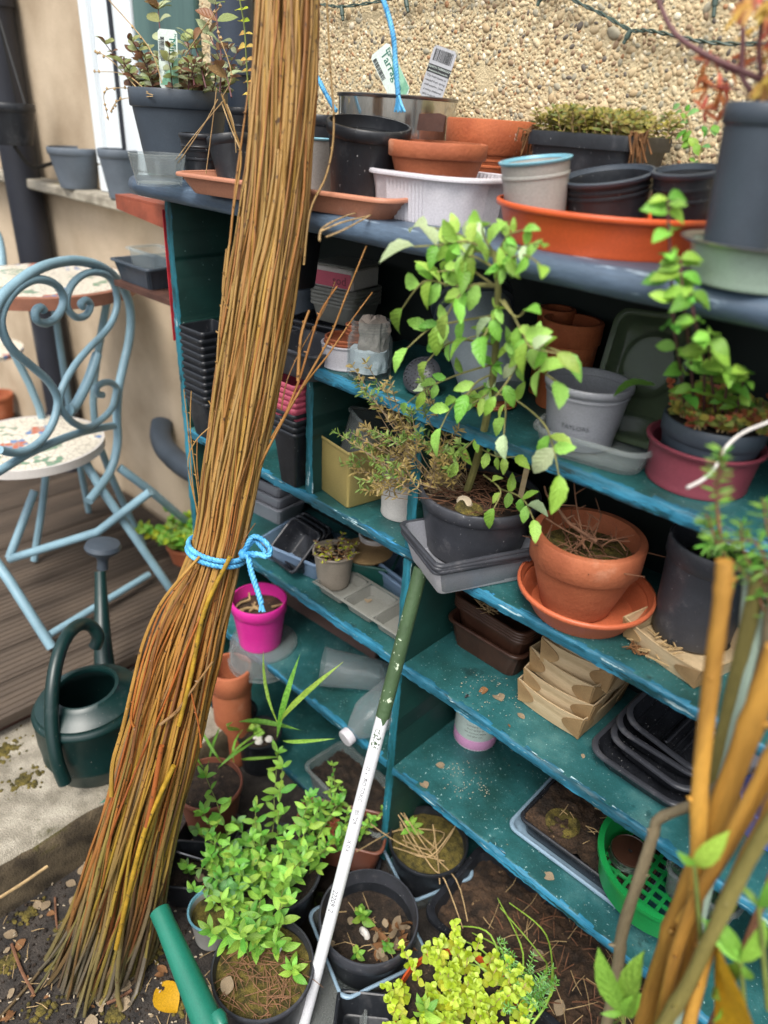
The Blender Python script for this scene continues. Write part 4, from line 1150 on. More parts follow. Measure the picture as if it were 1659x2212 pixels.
o = MB().add(*crumple(jr * .62, jh * .45, jh * 1.03, jr * .22, 1.6, 8)).build('grey_cloth', m_cloth, None, 30); o.location = gj[0] + Vector((.004, .004, 0)); tag(o, 'grey brown cloth stuffed in the upper half of the glass jar', 'cloth')
# sprinkler rose
pr = W(893, 800, y=.03); rr_ = 44 * depth(pr) / FD
rose = thing('sprinkler_rose', 'dark grey domed sprinkler rose with small holes lying right of the jar', 'watering rose', (pr.x, .05, S2 + rr_ * .98), (.9, .25, 0))
MB().add(*lathe([(0, rr_ * .42), (rr_ * .5, rr_ * .36), (rr_ * .85, rr_ * .18), (rr_ * 1.0, 0), (rr_ * .98, -.006), (rr_ * .8, -rr_ * .5), (rr_ * .35, -rr_ * 1.0), (.012, -rr_ * 1.15), (0, -rr_ * 1.15)], 40)).build('body', m_dgrey, rose)
hm = MB()
for k in range(5):
    for i in range(max(1, k * 6)):
        a = 2 * PI * i / max(1, k * 6); q = rr_ * .19 * k; hm.add(*lathe([(0, .0006), (.0011, .0006), (.0011, -.002), (0, -.002)], 6), 0, Matrix.Translation((q * math.cos(a), q * math.sin(a), rr_ * (.42 - .24 * (q / rr_) ** 2))))
hm.build('holes', m_ink, rose, kind='stuff')
# tilted grey bucket lying behind the sapling
pg = W(1030, 745, y=.10)
gbu = thing('grey_bucket', 'big grey bucket lying tilted on the shelf behind the sapling', 'bucket', (pg.x, .115, S2 + .082), (0, 0, 0))
gbu.rotation_euler = Euler((-.35, -.75, 0))
rb_ = 82 * depth(pg) / FD
MB().add(*lathe([(0, -.085), (rb_ * .8, -.085), (rb_ * .82, -.08), (rb_, .06), (rb_ - .003, .06), (rb_ * .8, -.078), (0, -.078)], 48)).build('body', m_bucket, gbu)
MB().add(*lathe([(rb_ + .0005, .058), (rb_ + .006, .06), (rb_ + .006, .064), (rb_ + .002, .066), (rb_ + .002, .074), (rb_ + .007, .076), (rb_ + .007, .082), (rb_ - .002, .084), (rb_ - .003, .06)], 48, True)).build('rim', m_slate, gbu)
pot('brown terracotta saucer half hidden by the sapling leaves on the jar shelf', fit(1062, 886, S2 + .001, 108, 866, .8), m_terra2, .85, .35, .04, .004, name='plant_saucer', cat='saucer')
pot('dusky terracotta pot in the dark behind the grey pot', fitc(1240, 690, .19, 130, S2 + .001), m_terra2, .8, .25, .06, .006, rz=0)
pot('taller dusky terracotta pot in the dark left of the green tinted tray', fitc(1205, 665, .22, 80, S2 + .001), m_terra2, .85, .2, .06, .006, rz=0)
# leaning green tinted tray with a round well
pl = W(1368, 850, y=.12)
lt_ = thing('clear_tray', 'green tinted clear tray with a round well leaning at the back', 'tray', (pl.x, .14, S2 + .006), (math.radians(72), math.radians(-6), math.radians(-8)))
lw, lh = .115, .165
tray('', (0, 0, 0), lw, lh, .024, m_greentint, 0, .018, .9, .007, t=lt_, rib=0)
for ch in lt_.children:
    ch.location = (0, lh / 2, 0)
MB().add(*lathe([(.046, .0), (.046, .003), (.040, .012), (.039, .0045), (.036, .004), (0, .004)], 40), 0, Matrix.Translation((0, lh * .62, .0045))).build('round_well', m_greentint, lt_)
# clear tray and grey pot
c, w, d, rz = rect2((1152, 925), (1385, 990), .13, S2 + .034, S2 + .001)
tray('dusty clear tray under the grey pot on the jar shelf', c, w + .01, d, .034, m_cleard, rz, .03, .9, .004)
gg = fit(1275, 976, S2 + .006, 190, 820, .74)
pot('empty light grey pot standing in the dusty clear tray', gg, m_grey, .76, .12, .05, ribs=(.93,), soil=None)
tm = text_mesh('TAYLORS', .009, mat('faint_print', '#6f7178', .5, .05), None, Matrix.Identity(4)); tm.name = 'lettering'
pp_ = W(1243, 925, y=gg[0].y - gg[1] * .80)
dirp = (CAM - gg[0]); dirp.z = 0; dirp.normalize()
# bend the faint lettering round the pot wall
zz_ = .035
for vv in tm.data.vertices:
    rr2 = gg[1] * (.76 + .2 * (zz_ + vv.co.y) / gg[2]) + .0012; an = math.atan2(dirp.y, dirp.x) - .15 + vv.co.x / rr2
    vv.co = (rr2 * math.cos(an), rr2 * math.sin(an), zz_ + vv.co.y)
gp = [o for o in COL.objects if o.get('label') == 'empty light grey pot standing in the dusty clear tray'][0]
tm.parent = gp; gp.rotation_euler = (0, 0, 0)
# maroon bowl with black pot
gmb = fit(1527, 1075, S2 + .001, 248, 948, .84)
pot('maroon plastic bowl holding the black pot of green shoots', gmb, m_maroon, .86, .1, .07, .003, name='maroon_bowl', cat='bowl')
gq = fitc(1528, 898, gmb[0].y, 214, S2 + .012); gq = (Vector((gmb[0].x + .004, gmb[0].y, S2 + .012)), gq[1], gq[2])
pot('black pot of green shoots sitting in the maroon bowl', gq, m_slate, .8, .3, .04, soil=.05)
qt = gq[0] + Vector((0, 0, gq[2]))
hl2 = leafset(m_herb, 2, wid=.6, fold=.2, droop=.35)
P = Plant('leafy_shoots', 'tall green leafy shoots growing from the pot in the maroon bowl', 'plant', qt, leafset([m_herb[1], m_herb[0]], 2, wid=.6, fold=.2, droop=.35), m_redstem)
for path in ([(1480, 890), (1470, 800), (1455, 700), (1450, 600), (1445, 500), (1442, 430)], [(1500, 890), (1490, 760), (1475, 640), (1470, 560)], [(1520, 890), (1520, 780), (1500, 690), (1490, 620)], [(1560, 890), (1570, 830), (1560, 790)], [(1590, 890), (1600, 850), (1610, 800)], [(1545, 890), (1535, 800), (1530, 720)]):
    pts = spline([W(*q, y=gq[0].y - .03 - .15 * max(0, min(1, (890 - q[1]) / 190))) for i, q in enumerate(path)], 4); P.stem(pts, .0018, .001)
    for i in range(2, len(pts), 1):
        if i % 2 and i < len(pts) - 2: continue
        a = R(0, 6)
        for s_ in (0, PI): P.leaf(pts[i], (math.cos(a + s_), math.sin(a + s_) - .2, R(-.2, .4)), R(.017, .030))
P.leaf(W(1415, 832, y=gq[0].y - .05), W(1330, 815, y=gq[0].y - .05) - W(1415, 832, y=gq[0].y - .05), .055, 1.0, w=0)
P.done()
sd2 = leafset(m_sedum, 2, wid=.75, fold=.15, droop=.25)
herb('stonecrop', 'yellow green and red tinged stonecrop at the foot of the green shoots', 'plant', qt, sd2, m_straw, 60, gq[1] * .95, .03, .014, .007, .7, .3, cap=150)
wt = MB().add(*tube(spline([W(*q, y=.0 - .02 * i) for i, q in enumerate(((1720, 885), (1659, 912), (1605, 935), (1570, 965), (1545, 1010), (1520, 1035), (1484, 1054)))], 6), .0019, 8)).build('white_cane', m_cream, None)
tag(wt, 'bent white plastic tube in front of the maroon bowl', 'plastic tube')

# ------------------------------------------------------------------ compartment under the jar shelf
A, B, D = (683, 1052), (742, 1093), (828, 1068)
c, w, d, rz = rect3(A, B, D, S3 + .001)
hY = W(742, 980, x=W(742, 1093, z=S3).x).z - S3
ty = tray('frosted yellow plastic box turned cornerwise under the jar shelf', c, w + .004, d + .03, .112, m_yellow, rz, .006, .98, .001, .002, 'yellow_box', 'box', rib=0)
ct = tray('clear lidded tub standing tilted inside the frosted yellow box', (c.x + .01, c.y + .035, S3 + .045), .12, .09, .10, m_cleard, rz - .1, .02, .92, .004, name='clear_tub', cat='tub', tilt=(.15, .25))
g = fitc(876, 1004, .085, 104, S3 + .001)
pot('white round pot beside the yellow box, partly hidden by straggly stems', g, m_cream, .9, .06, .02, rz=0)

# stacked grey trays and the sapling's pot
z0 = S3 + .058
c, w, d, rz = rect3((908, 1140), (938, 1226), (1158, 1186), z0, S3 + .001)
w = min(w, .175); d = max(min(d, .15), .13)
for k in range(4):
    tray(('bottom white sided square tray under the sapling pot', 'second grey square tray under the sapling pot', 'third grey square tray under the sapling pot', 'topmost grey square tray under the sapling pot')[k],
         c + Vector((R(-.002, .002), R(-.002, .002), k * .0045)), w, d, .052, m_white if k == 0 else m_grey, rz + R(-.02, .02), .012, .84, .005, rimm=m_dgrey, name='square_tray', group='square trays stacked under the sapling')
gs = fit(1038, 1230, S3 + .022, 262, 1056, .8)
pot('charcoal pot of the elder sapling standing on stacked grey trays', gs, m_dgrey, .8, .2, .04, .003, soil=.12, soilm=m_soilb)
sc_ = gs[0] + Vector((0, 0, gs[2] * .88))
# elder sapling
def C6(u, v): return ((1000 + u / 1.8433) / 1.507, (700 + v / 1.8433) / 1.507)
el = [leaf_mesh('leaf', m_elder[k], R(.48, .58), R(.15, .35), R(.15, .6), 8, .9, 0, .06) for k in (0, 0, 0, 0, 1, 1, 1, 1, 1, 2)]
P = Plant('elder_sapling', 'elder sapling with drooping bright green leaflets rising from the charcoal pot', 'sapling', sc_, el, m_bark)
y0 = gs[0].y - .02
def yv(v): return y0 - .135 * max(0, min(1, (1650 - v) / 1250))
tp = [W(*C6(*q), y=yv(q[1])) for q, dy in (((960, 1650), 0), ((1010, 1500), 0), ((1070, 1250), 0), ((1110, 1000), -.005), ((1128, 850), -.01), ((1135, 700), -.012), ((1142, 550), -.015), ((1145, 400), -.02), ((1135, 300), -.022), ((1120, 215), -.025))]
P.stem(spline(tp, 5), .0062, .0028, 8)
RA = [([(1115, 240), (1000, 180), (900, 110), (720, 70)], -.02, 7, 1.1), ([(1115, 250), (1020, 220), (930, 240), (860, 330)], -.03, 7, 1.1), ([(1140, 420), (1000, 420), (900, 500), (840, 600)], -.04, 7, 1.1), ([(1200, 760), (1290, 800), (1420, 790), (1540, 830)], -.04, 7, 1.), ([(1120, 230), (1060, 130), (1050, 70)], -.02, 3, 1.2), ([(1120, 230), (960, 160), (800, 180), (640, 190)], -.05, 9, 1.15), ([(1130, 260), (1200, 130), (1300, 90)], .0, 7, .7), ([(1150, 260), (1290, 190), (1400, 170)], -.02, 5, .75), ([(1160, 280), (1300, 240), (1400, 300)], -.04, 5, .85),
      ([(1130, 430), (860, 420), (700, 400), (570, 560)], -.06, 9, 1.25), ([(1130, 430), (980, 330), (890, 330), (780, 340)], -.04, 7, 1.1), ([(1150, 500), (1250, 610), (1310, 570)], -.03, 3, 1.1), ([(1180, 510), (1290, 700), (1340, 790), (1500, 830)], -.05, 9, 1.1),
      ([(1140, 600), (900, 640), (740, 680), (600, 800)], -.07, 9, 1.25), ([(1130, 780), (930, 750), (800, 800), (720, 880)], -.04, 7, 1.1), ([(1100, 900), (900, 960), (720, 1040), (600, 1130)], -.05, 9, 1.0), ([(1300, 800), (1310, 860), (1440, 960), (1500, 1000)], -.07, 5, 1.25),
      ([(1310, 820), (1200, 1000), (1130, 1090)], -.04, 5, 1.0), ([(1090, 1060), (1250, 1110), (1410, 1240), (1470, 1370), (1510, 1560)], -.08, 10, 1.35), ([(1190, 1090), (1190, 1200), (1180, 1320)], -.07, 5, 1.0), ([(1100, 1010), (900, 1110), (800, 1280)], -.06, 7, 1.3),
      ([(1040, 1400), (1140, 1450), (1250, 1450)], -.05, 7, .9), ([(1060, 1560), (1160, 1650), (1120, 1760)], -.07, 5, 1.1), ([(1150, 1640), (1290, 1700), (1360, 1830)], -.08, 6, 1.1), ([(1060, 1300), (950, 1400), (900, 1480)], -.05, 7, .9), ([(1140, 330), (1000, 250), (900, 260)], -.03, 5, 1.1), ([(1135, 700), (1040, 720), (960, 740)], -.05, 5, .9),
      ([(1120, 950), (1020, 1000), (960, 1080)], -.06, 5, 1.2), ([(1135, 560), (1080, 690), (1060, 730)], -.05, 3, 1.1), ([(1110, 1040), (1060, 1090), (990, 1130)], -.05, 5, .8)]
for path, dy, nl, s in RA:
    pts = []
    for i, q in enumerate(path):
        f = i / (len(path) - 1); pts.append(W(*C6(*q), y=yv(path[0][1]) + dy * .7 * f + R(-.012, .012) * f))
    pts = spline(pts, 6); P.stem(pts, .0016, .0009, 5)
    n2 = len(pts) - 1; pairs = nl // 2
    for k in range(pairs):
        i = int(n2 * (.28 + .66 * k / max(1, pairs))); t = (pts[i + 1] - pts[i]).normalized()
        for sg in (-1, 1):
            if R(0, 1) < .3: continue
            side = t.cross(Vector((0, -1, .25))).normalized() * sg
            d = side * R(.7, 1.) + t * R(.2, .6) + Vector((0, R(-.5, .0), R(-.6, .1) if path[0][1] > 400 else R(-.3, .35)))
            P.leaf(pts[i], d, .0255 * s * R(.8, 1.25), R(-.7, .7))
    P.leaf(pts[-1], (pts[-1] - pts[-3]).normalized() + Vector((0, -.1, -.3 if path[0][1] > 400 else .1)), .030 * s * R(.9, 1.2), R(-.5, .5))
for q in ((1140, 560), (1130, 700), (1120, 900), (1200, 760), (1210, 790), (1100, 1040), (1090, 1130), (1160, 300), (1170, 320)):
    b = W(*C6(*q), y=yv(q[1]) - .005)
    for k in range(5): a = R(0, 6); P.leaf(b, (math.cos(a), -.4, math.sin(a)), R(.012, .022))
P.done()
# straggly savory
svl = [leaf_mesh('leaf', m, .22, .2, .2, 3) for m in (m_savory[0], m_savory[1])]
P = Plant('winter_savory', 'straggly woody savory with narrow green and straw leaves sprawling left over the pot rim', 'herb', sc_, svl, m_wtwig, cap=120)
ends = [C6(*q) for q in ((300, 940), (330, 1040), (420, 1060), (500, 1010), (640, 970), (230, 1300), (310, 1290), (330, 1400), (250, 1490), (330, 1560), (420, 1480), (520, 1330), (560, 1440), (620, 1300), (700, 1350), (760, 1420), (820, 1380), (430, 1340), (540, 1220), (640, 1200), (480, 1540), (600, 1500), (680, 1450), (740, 1330), (860, 1300), (900, 1400), (360, 1610), (420, 1630), (800, 1480), (560, 1580))]
for j, e in enumerate(ends * 3):
    b = sc_ + Vector((R(-.09, -.01), R(-.05, .03), R(0, .004))); E_ = W(e[0] + R(-22, 22), e[1] + R(-18, 18), y=y0 - R(.02, .09))
    mid = b.lerp(E_, .5) + Vector((R(-.01, .01), R(-.02, .01), R(-.025, .02))); pts = spline([b, mid, E_], 7); P.stem(pts, .0010, .0005, 4)
    for i in range(6, len(pts)):
        u_ = i / (len(pts) - 1)
        if u_ < .55: continue
        t = (pts[i] - pts[i - 1]).normalized()
        for k in range(5 if u_ > .8 else 3):
            a = R(0, 6); o_ = t.orthogonal().normalized(); d = Matrix.Rotation(a, 3, t) @ o_ + t * .7
            P.leaf(pts[i] + t * R(0, .004), d, R(.008, .015), w=0 if (u_ > .82 and j % 3) else 1)
P.done()
o = MB().add(*lathe([(0, -.008), (.012, -.005), (.014, 0), (.011, .006), (0, .008)], 12)).build('stone', m_stone, None); o.location = W(*C6(945, 1725), y=gs[0].y - gs[1] * .62); o.rotation_euler = (.3, .3, 0); o.scale = (1, .8, .8); tag(o, 'pale stone on the soil at the foot of the sapling', 'stone')
o = MB().add(*soil_disc(.022, .004, .006, 18, 6)).build('moss_patch', m_moss, None); o.location = W(*C6(970, 1770), y=gs[0].y - gs[1] * .72) + Vector((0, 0, -.002)); tag(o, 'round patch of golden moss on the sapling soil', 'moss')
wl = MB().add(*box(-.004, .004, -.0007, .0007, 0, .05)).build('wooden_label', m_wood, None); wl.location = W(*C6(1280, 1690), y=gs[0].y - .01); wl.rotation_euler = (0, .05, .3); tag(wl, 'plain wooden plant label stuck in the sapling pot', 'plant label')
sticks('dry_stalks', 'fine brown roots and litter on the soil of the sapling pot', 'litter', sc_ + Vector((0, 0, .003)), gs[1] * .8, 130, .05, m_twig, 0, .0008, .3, 'stuff')

# terracotta pot in saucer
gsa = fit(1266, 1374, S3 + .001, 293, 1262, .74)
pot('smooth terracotta saucer under the terracotta pot of dead twigs', gsa, m_terrapl, .74, .2, .06, .003, name='plant_saucer', cat='saucer')
gtp = fit(1275, 1341, S3 + .010, 243, 1152, .64)
pot('large terracotta pot of dead twigs standing in a terracotta saucer', gtp, m_terra, .64, .36, .055, .009, soil=.26, soilm=m_moss)
tt = gtp[0] + Vector((0, 0, gtp[2] * .74))
mb = MB()
def twig(mb, pts, r, m=0, spur=3):
    pts = spline(pts, 5); mb.add(*tube(pts, [r * (1 - .6 * i / len(pts)) for i in range(len(pts))], 6), m)
    for k in range(spur):
        i = random.randrange(3, len(pts) - 1); d = Vector((R(-1, 1), R(-1, 1), R(0, 1))).normalized() * R(.008, .03)
        mb.add(*tube([pts[i], pts[i] + d * .6, pts[i] + d], [r * .55, r * .4, r * .25], 5), m)
yt = gtp[0].y
for path, r in (([(1290, 1170), (1230, 1130), (1200, 1090), (1182, 1070), (1176, 1050)], .0032), ([(1262, 1185), (1255, 1140), (1245, 1090), (1240, 1040)], .0018), ([(1275, 1185), (1290, 1140), (1300, 1110)], .0016), ([(1250, 1160), (1300, 1165), (1360, 1170)], .0014), ([(1230, 1195), (1260, 1170), (1290, 1130)], .0018), ([(1225, 1200), (1262, 1160), (1275, 1110)], .0016), ([(1300, 1180), (1330, 1165), (1352, 1190)], .0012), ([(1180, 1120), (1230, 1150), (1290, 1175)], .0016)):
    twig(mb, [W(*q, y=yt - .02) for q in path], r)
for i in range(45):
    b = tt + Vector((R(-.05, .05), R(-.05, .05), .004)); d = Vector((R(-1, 1), R(-1, 1), R(0, .5))).normalized() * R(.02, .06); mb.add(*tube([b, b + d * .5 + Vector((0, 0, .004)), b + d], [.001, .0009, .0005], 4))
tag(mb.build('dead_twigs', m_twig, None), 'bare dead twigs in the large terracotta pot', 'dead twigs')
# dark pot in wooden punnet at the right
def punnet(label, c, w, d, h, rz, tilt=(0, 0), group=None, m=m_wood):
    """Veneer punnet: four thin bowed sides whose ends overlap in rounded tabs, and a base."""
    t = thing('veneer_punnet', label, 'punnet', c, (tilt[0], tilt[1], rz), group)
    MB().add(*box(-w / 2 * .9, w / 2 * .9, -d / 2 * .9, d / 2 * .9, .0, .002)).build('base', m, t)
    def side(L, rot, off, mm):
        n = 16; v = []; f = []
        for i in range(n + 1):
            u = -1 + 2 * i / n; x = u * L / 2; bow = -.004 * (1 - u * u)
            zt = h * (1 - .10 * (1 - u * u))
            for z, y in ((0, off * .9), (zt, off), (zt, off + .0022), (0, off * .9 + .0022)):
                v.append((x * (.92 + .08 * z / h), y + bow, z))
        for i in range(n):
            for k in range(4): a = i * 4 + k; b = i * 4 + (k + 1) % 4; f.append((a, b, b + 4, a + 4))
        f += [(0, 1, 2, 3), tuple(n * 4 + k for k in (3, 2, 1, 0))]
        return MB().add(v, f, 0, Matrix.Rotation(rot, 4, 'Z')).build('side', mm, t, 40)
    side(w, 0, -d / 2, m); side(w, PI, -d / 2, m); side(d, PI / 2, -w / 2, m); side(d, -PI / 2, -w / 2, m)
    for sx, rot, off, L in ((1, 0, -d / 2, w), (-1, 0, -d / 2, w), (1, PI / 2, -w / 2, d), (-1, PI / 2, -w / 2, d), (1, -PI / 2, -w / 2, d), (-1, -PI / 2, -w / 2, d)):
        poly = [(0, .001)] + [(-.036 * math.sin(PI * k / 10) * .95, h * k / 10) for k in range(11)]
        v, f = prism([(sx * (L / 2 * (.93 + .07 * z / h)) + sx * (x), z) for x, z in poly[1:]], 0, .0012)
        v = [(x, off * (.9 + .1 * z / h) - .0024 - .0035 * (1 - (2 * x / L) ** 2) + y, z) for x, y, z in v]
        MB().add(v, f, 0, Matrix.Rotation(rot, 4, 'Z')).build('corner_tab', m_woodd, t, 30)
    return t
c, w, d, rz = rect3((1388, 1332), (1500, 1448), (1630, 1385), S3 + .030, S3 + .001)
punnet('veneer punnet under the scuffed dark pot at the right of the terracotta', c, min(w, .19), max(.13, min(d, .17)), .034, rz)
gd = fit(1555, 1404, S3 + .008, 204, 1168, .84)
pot('tall scuffed dark pot standing in a veneer punnet', gd, m_dgrey, .84, .2, .05, soil=.3, holes=True)
sticks('dry_stalks', 'short pale stalks in the veneer punnet beside the dark pot', 'litter', (c.x - .03, c.y - .045, S3 + .008), .035, 26, .03, m_straw, 0, .0014, .2, 'stuff')
o = sticks('leaf_litter', 'clump of dry leaf litter on the shelf edge right of the terracotta saucer', 'litter', W(1376, 1405, z=S3 + .002), .012, 30, .018, m_leafbrown, 0, .0011, .3, 'stuff')
g = fit(1625, 1690, S4 + .001, 190, 1510, .85)
pot('white plastic tub behind the ochre stems on the lower right shelf', g, m_white, .84, .08, .04, rz=0, name='white_tub', cat='tub')
g = fit(1690, 1835, S4 + .001, 170, 1735, .85)
pot('blue plastic bowl behind the ochre stems at the right edge', g, m_bluepl, .8, .1, .05, rz=0, name='blue_bowl', cat='bowl')

# ------------------------------------------------------------------ left column, second compartment
c, w, d, rz = rect2((556, 1168), (692, 1226), .13, S4 + .045, S4 + .001)
tray('blue clear plastic tub holding the leaning black trays', c, w, d, .045, m_frostb, rz, .02, .9, .004, rib=.0015, e=14, name='clear_tub', cat='tub')
ctr = W(617, 1112, y=c.y + .01)
for k in range(3):
    q = tray(('backmost', 'middle', 'front')[k] + ' square black tray leaning in the blue clear tub', c + Vector((.0 + .004 * k, .03 - .018 * k, .012 + .002 * k)), .115, .10, .05, m_blackg, 0, .012, .78, .004, tilt=(0, 0), name='square_tray', group='black trays leaning in the blue tub')
    q.rotation_euler = Euler((.75, -.1, rz - .35)); 
for k in range(3):
    tray(('lowest', 'middle', 'topmost')[k] + ' grey ribbed tray behind the leaning black trays', (-.60, .18, S4 + .001 + k * .03), .13, .10, .05, m_grey, .1, .012, .8, .005, rib=.002, e=10, group='grey ribbed trays at the back of the compartment')
c, w, d, rz = rect2((674, 1258), (866, 1382), .095, S4 + .024, S4 + .001)
ct = thing('compartment_tray', 'greyish clear tray with three square wells along the shelf edge', 'tray', c, (0, 0, rz))
rg = [rrect(w, d, .012, .0225, 6, 6), rrect(w + .003, d + .003, .012, .0245, 6, 6)]
for k in range(3):
    ww = w / 3 - .008; X = Matrix.Translation((-w / 3 + k * w / 3, 0, 0))
    MB().add(*loft([rrect(ww * .82, d * .72, .006, .001, 5, 3), rrect(ww, d - .014, .008, .0235, 5, 3), rrect(ww - .003, d - .017, .008, .0235, 5, 3), rrect(ww * .82 - .003, d * .72 - .003, .006, .003, 5, 3)]), 0, X).build('well', m_frost, ct)
for a, b, e_, f_ in ((-w / 2, w / 2, -d / 2, -d / 2 + .0065), (-w / 2, w / 2, d / 2 - .0065, d / 2)): MB().add(*box(a, b, e_, f_, .0236, .0256, .0005)).build('rim', m_frost, ct)
for k in range(4):
    x = -w / 2 + k * w / 3; MB().add(*box(max(x - .004, -w / 2), min(x + .004, w / 2), -d / 2 + .0066, d / 2 - .0066, .0237, .0257, .0005)).build('rim', m_frost, ct)
g = fit(722, 1276, S4 + .006, 93, 1188, .72)
pot('small beige pot of dried up plant standing on the clear compartment tray', g, m_cream if False else mat('beige_plastic', '#8d8478', .45, .1, 12), .74, .08, .06, soil=.15)
dl = [leaf_mesh('leaf', m_leafdry, .4, .2, .4, 3), leaf_mesh('leaf', m_leafbrown, .3, .2, .5, 3), leaf_mesh('leaf', m_jenny[0], .35, .2, .3, 3)]
herb('dried_plant', 'dried yellow brown plant remains in the small beige pot', 'dead plant', g[0] + Vector((0, 0, g[2] * .86)), dl, m_straw, 26, g[1] * .8, .035, .011, .006, .8, .5, cap=120)
o = link('fallen_leaf', rl, None, Matrix.Translation(W(794, 1302, z=S4 + .006)) @ Matrix.Rotation(.6, 4, 'Z') @ Matrix.Scale(.022, 4)); tag(o, 'tan leaf lying in the middle well of the clear compartment tray', 'leaf')
p = W(785, 1215, z=S4 + .03)
tray('dark green ribbed tray behind the beige pot', (p.x, .16, S4 + .001), .14, .09, .05, m_darkgreenpl, rz + .5, .012, .86, .004, rib=.002, e=12)
o = MB().add(*lathe([(0, 0), (.05, .001), (.056, .008), (.045, .012), (0, .014)], 24)).build('wooden_dish', m_woodd, None); o.location = (p.x + .005, .16, S4 + .054); tag(o, 'shallow brown dish lying on the dark green tray', 'dish')
g = fitc(802, 1150, .20, 66, S4 + .001)
lp_ = pot('white labelled tub at the dark back behind the brown dish', (g[0] + Vector((.01, 0, 0)), g[1], g[2]), m_cream, .92, .1, .04, rz=0, name='white_tub', cat='tub')
for i, s in enumerate(('BIO', 'SEED MIX')): text_mesh(s, .016 - .006 * i, m_ink, lp_, Matrix.Translation((-.008, -g[1] * .97 - .001, g[2] * .62 - .016 * i)) @ Matrix.Rotation(PI / 2, 4, 'X'))
for k in range(2):
    c2, w2, d2, r2 = rect2((806, 1226), (895, 1292), .09, S4 + .036, S4 + .001 + .012 * k)
    tray(('lower', 'upper')[k] + ' pale blue clear tub in the pair beside the main divider', c2 + Vector((-.006, .006 * k, 0)), w2, d2, .042, m_frostb, r2, .014, .86, .004, rib=.0012, e=12, name='clear_tub', cat='tub', group='pale blue tubs beside the divider')
tray('black tray at the back above the pale blue tubs', (-.09, .2, S4 + .07), .12, .09, .03, m_blackg, .1, .012, .86, .004)
pot('black pot under the black tray at the back of the compartment', (Vector((-.09, .2, S4 + .001)), .04, .066), m_black, .9, .1, .04, rz=0)
# left column, third compartment
g = fit(571, 1436, S5 + .001, 150, 1424, .95)
pot('clear round saucer under the magenta pot', g, m_cleard, .92, .3, .03, .002, name='plant_saucer', cat='saucer')
g = fit(559, 1412, S5 + .005, 120, 1292, .76)
pot('magenta pot of dry stalks on the second lowest left shelf', g, m_magenta, .76, .24, .05, soil=.25, soilm=m_soilb)
sticks('dry_stalks', 'thick dry stalk pieces lying in the magenta pot', 'dead stalks', g[0] + Vector((0, 0, g[2] * .77)), g[1] * .6, 9, .07, m_straw, 0, .003, .1)
o = MB().add(*box(-.19, .19, -.01, .01, 0, .085, .003)).build('plank', m_plank, None); q = W(690, 1350, y=.19); o.location = (q.x, .2, S5 + .001); o.rotation_euler = (-.08, 0, .05); tag(o, 'dusty brown plank standing behind the magenta pot', 'plank')
def lying(name, label, cat, prof, pa, pb, mats, n=36, crush=.0):
    a, b = pa, pb; L = (b - a).length; t = thing(name, label, cat, a)
    t.rotation_euler = (b - a).to_track_quat('Z', 'Y').to_euler(); return t, L
t, L = lying('clear_cup', 'crumpled clear plastic cup lying on its side below the compartment tray', 'cup', None, W(835, 1462, z=S5 + .045), W(700, 1440, z=S5 + .05), None)
rr_ = .044
MB().add(*lathe([(0, 0), (rr_ * .72, 0), (rr_ * .74, .004)] + [(rr_ * (.74 + .26 * k / 10), L * k / 10) for k in range(1, 11)] + [(rr_ * 1.04, L), (rr_ * 1.04, L + .003), (rr_ * .97, L + .002)] + [(rr_ * (.72 + .26 * k / 10), L * k / 10) for k in range(9, 0, -1)] + [(0, .003)], 40, fn=lambda r, z, a: (r * (1 + .05 * noise.noise(Vector((math.cos(a) * 2, math.sin(a) * 2, z * 30)))), z))).build('body', m_clear, t, 60)
t, L = lying('clear_bottle', 'clear plastic bottle with a white cap lying under the clear cup', 'bottle', None, W(850, 1508, z=S5 + .05), W(750, 1592, z=S5 + .022), None)
rb = .045
MB().add(*lathe([(0, -.10), (rb * .8, -.10), (rb, -.09), (rb, L * .45), (rb * .96, L * .55), (rb * .6, L * .78), (.016, L * .9), (.013, L * .93), (.013, L * .99), (.0115, L * .99), (.0115, L * .92), (rb * .58, L * .76), (rb * .95, L * .5), (rb * .97, -.08), (0, -.09)], 40)).build('body', m_clear, t, 40)
MB().add(*lathe([(.0165, L * .935), (.0185, L * .94), (.0185, L + .006), (.017, L + .008), (0, L + .008)], 26)).build('cap', m_white, t, 40)

# ------------------------------------------------------------------ right column: punnets, cartons, food trays
c, w, d, rz = rect2((966, 1332), (1120, 1425), .115, S4 + .060, S4 + .001)
tray('lower brown ribbed punnet on the third right shelf', c, w, d, .060, m_brownp, rz, .022, .86, .005, rib=.003, e=14, name='brown_punnet', cat='punnet', group='brown punnets')
for k in range(4):
    tray(('second', 'third', 'fourth', 'topmost')[k] + ' brown punnet nested upward in the brown stack', c + Vector((.004, .006, .032 + k * .006)), w * .98, d, .060, m_brownp, rz - .04, .022, .86, .005, rib=.003, e=14, name='brown_punnet', cat='punnet', group='brown punnets')
o = sticks('root_tuft', 'tuft of pale dry roots on the topmost brown punnet', 'litter', c + Vector((-.005, -.05, .115)), .012, 22, .03, m_straw, 0, .0006, .6, 'stuff')
c, w, d, rz = rect3((1112, 1520), (1236, 1596), (1336, 1505), S4 + .002)
w = min(w, .17); d = min(max(d, .13), .18)
for k in range(5):
    punnet(('lowest', 'second lowest', 'middle', 'fourth', 'topmost')[k] + ' pale veneer punnet in the leaning stack', c + Vector((.004 * k + R(-.003, .003), .004 * k, .0005 + .031 * k)), w * (1 - .012 * k), d * (1 - .012 * k), .050, rz + (.0, .10, -.06, .16, .05)[k], ((0, 0), (.02, -.02), (-.02, .03), (.0, .08), (-.05, .03))[k], 'veneer punnets in the leaning stack')
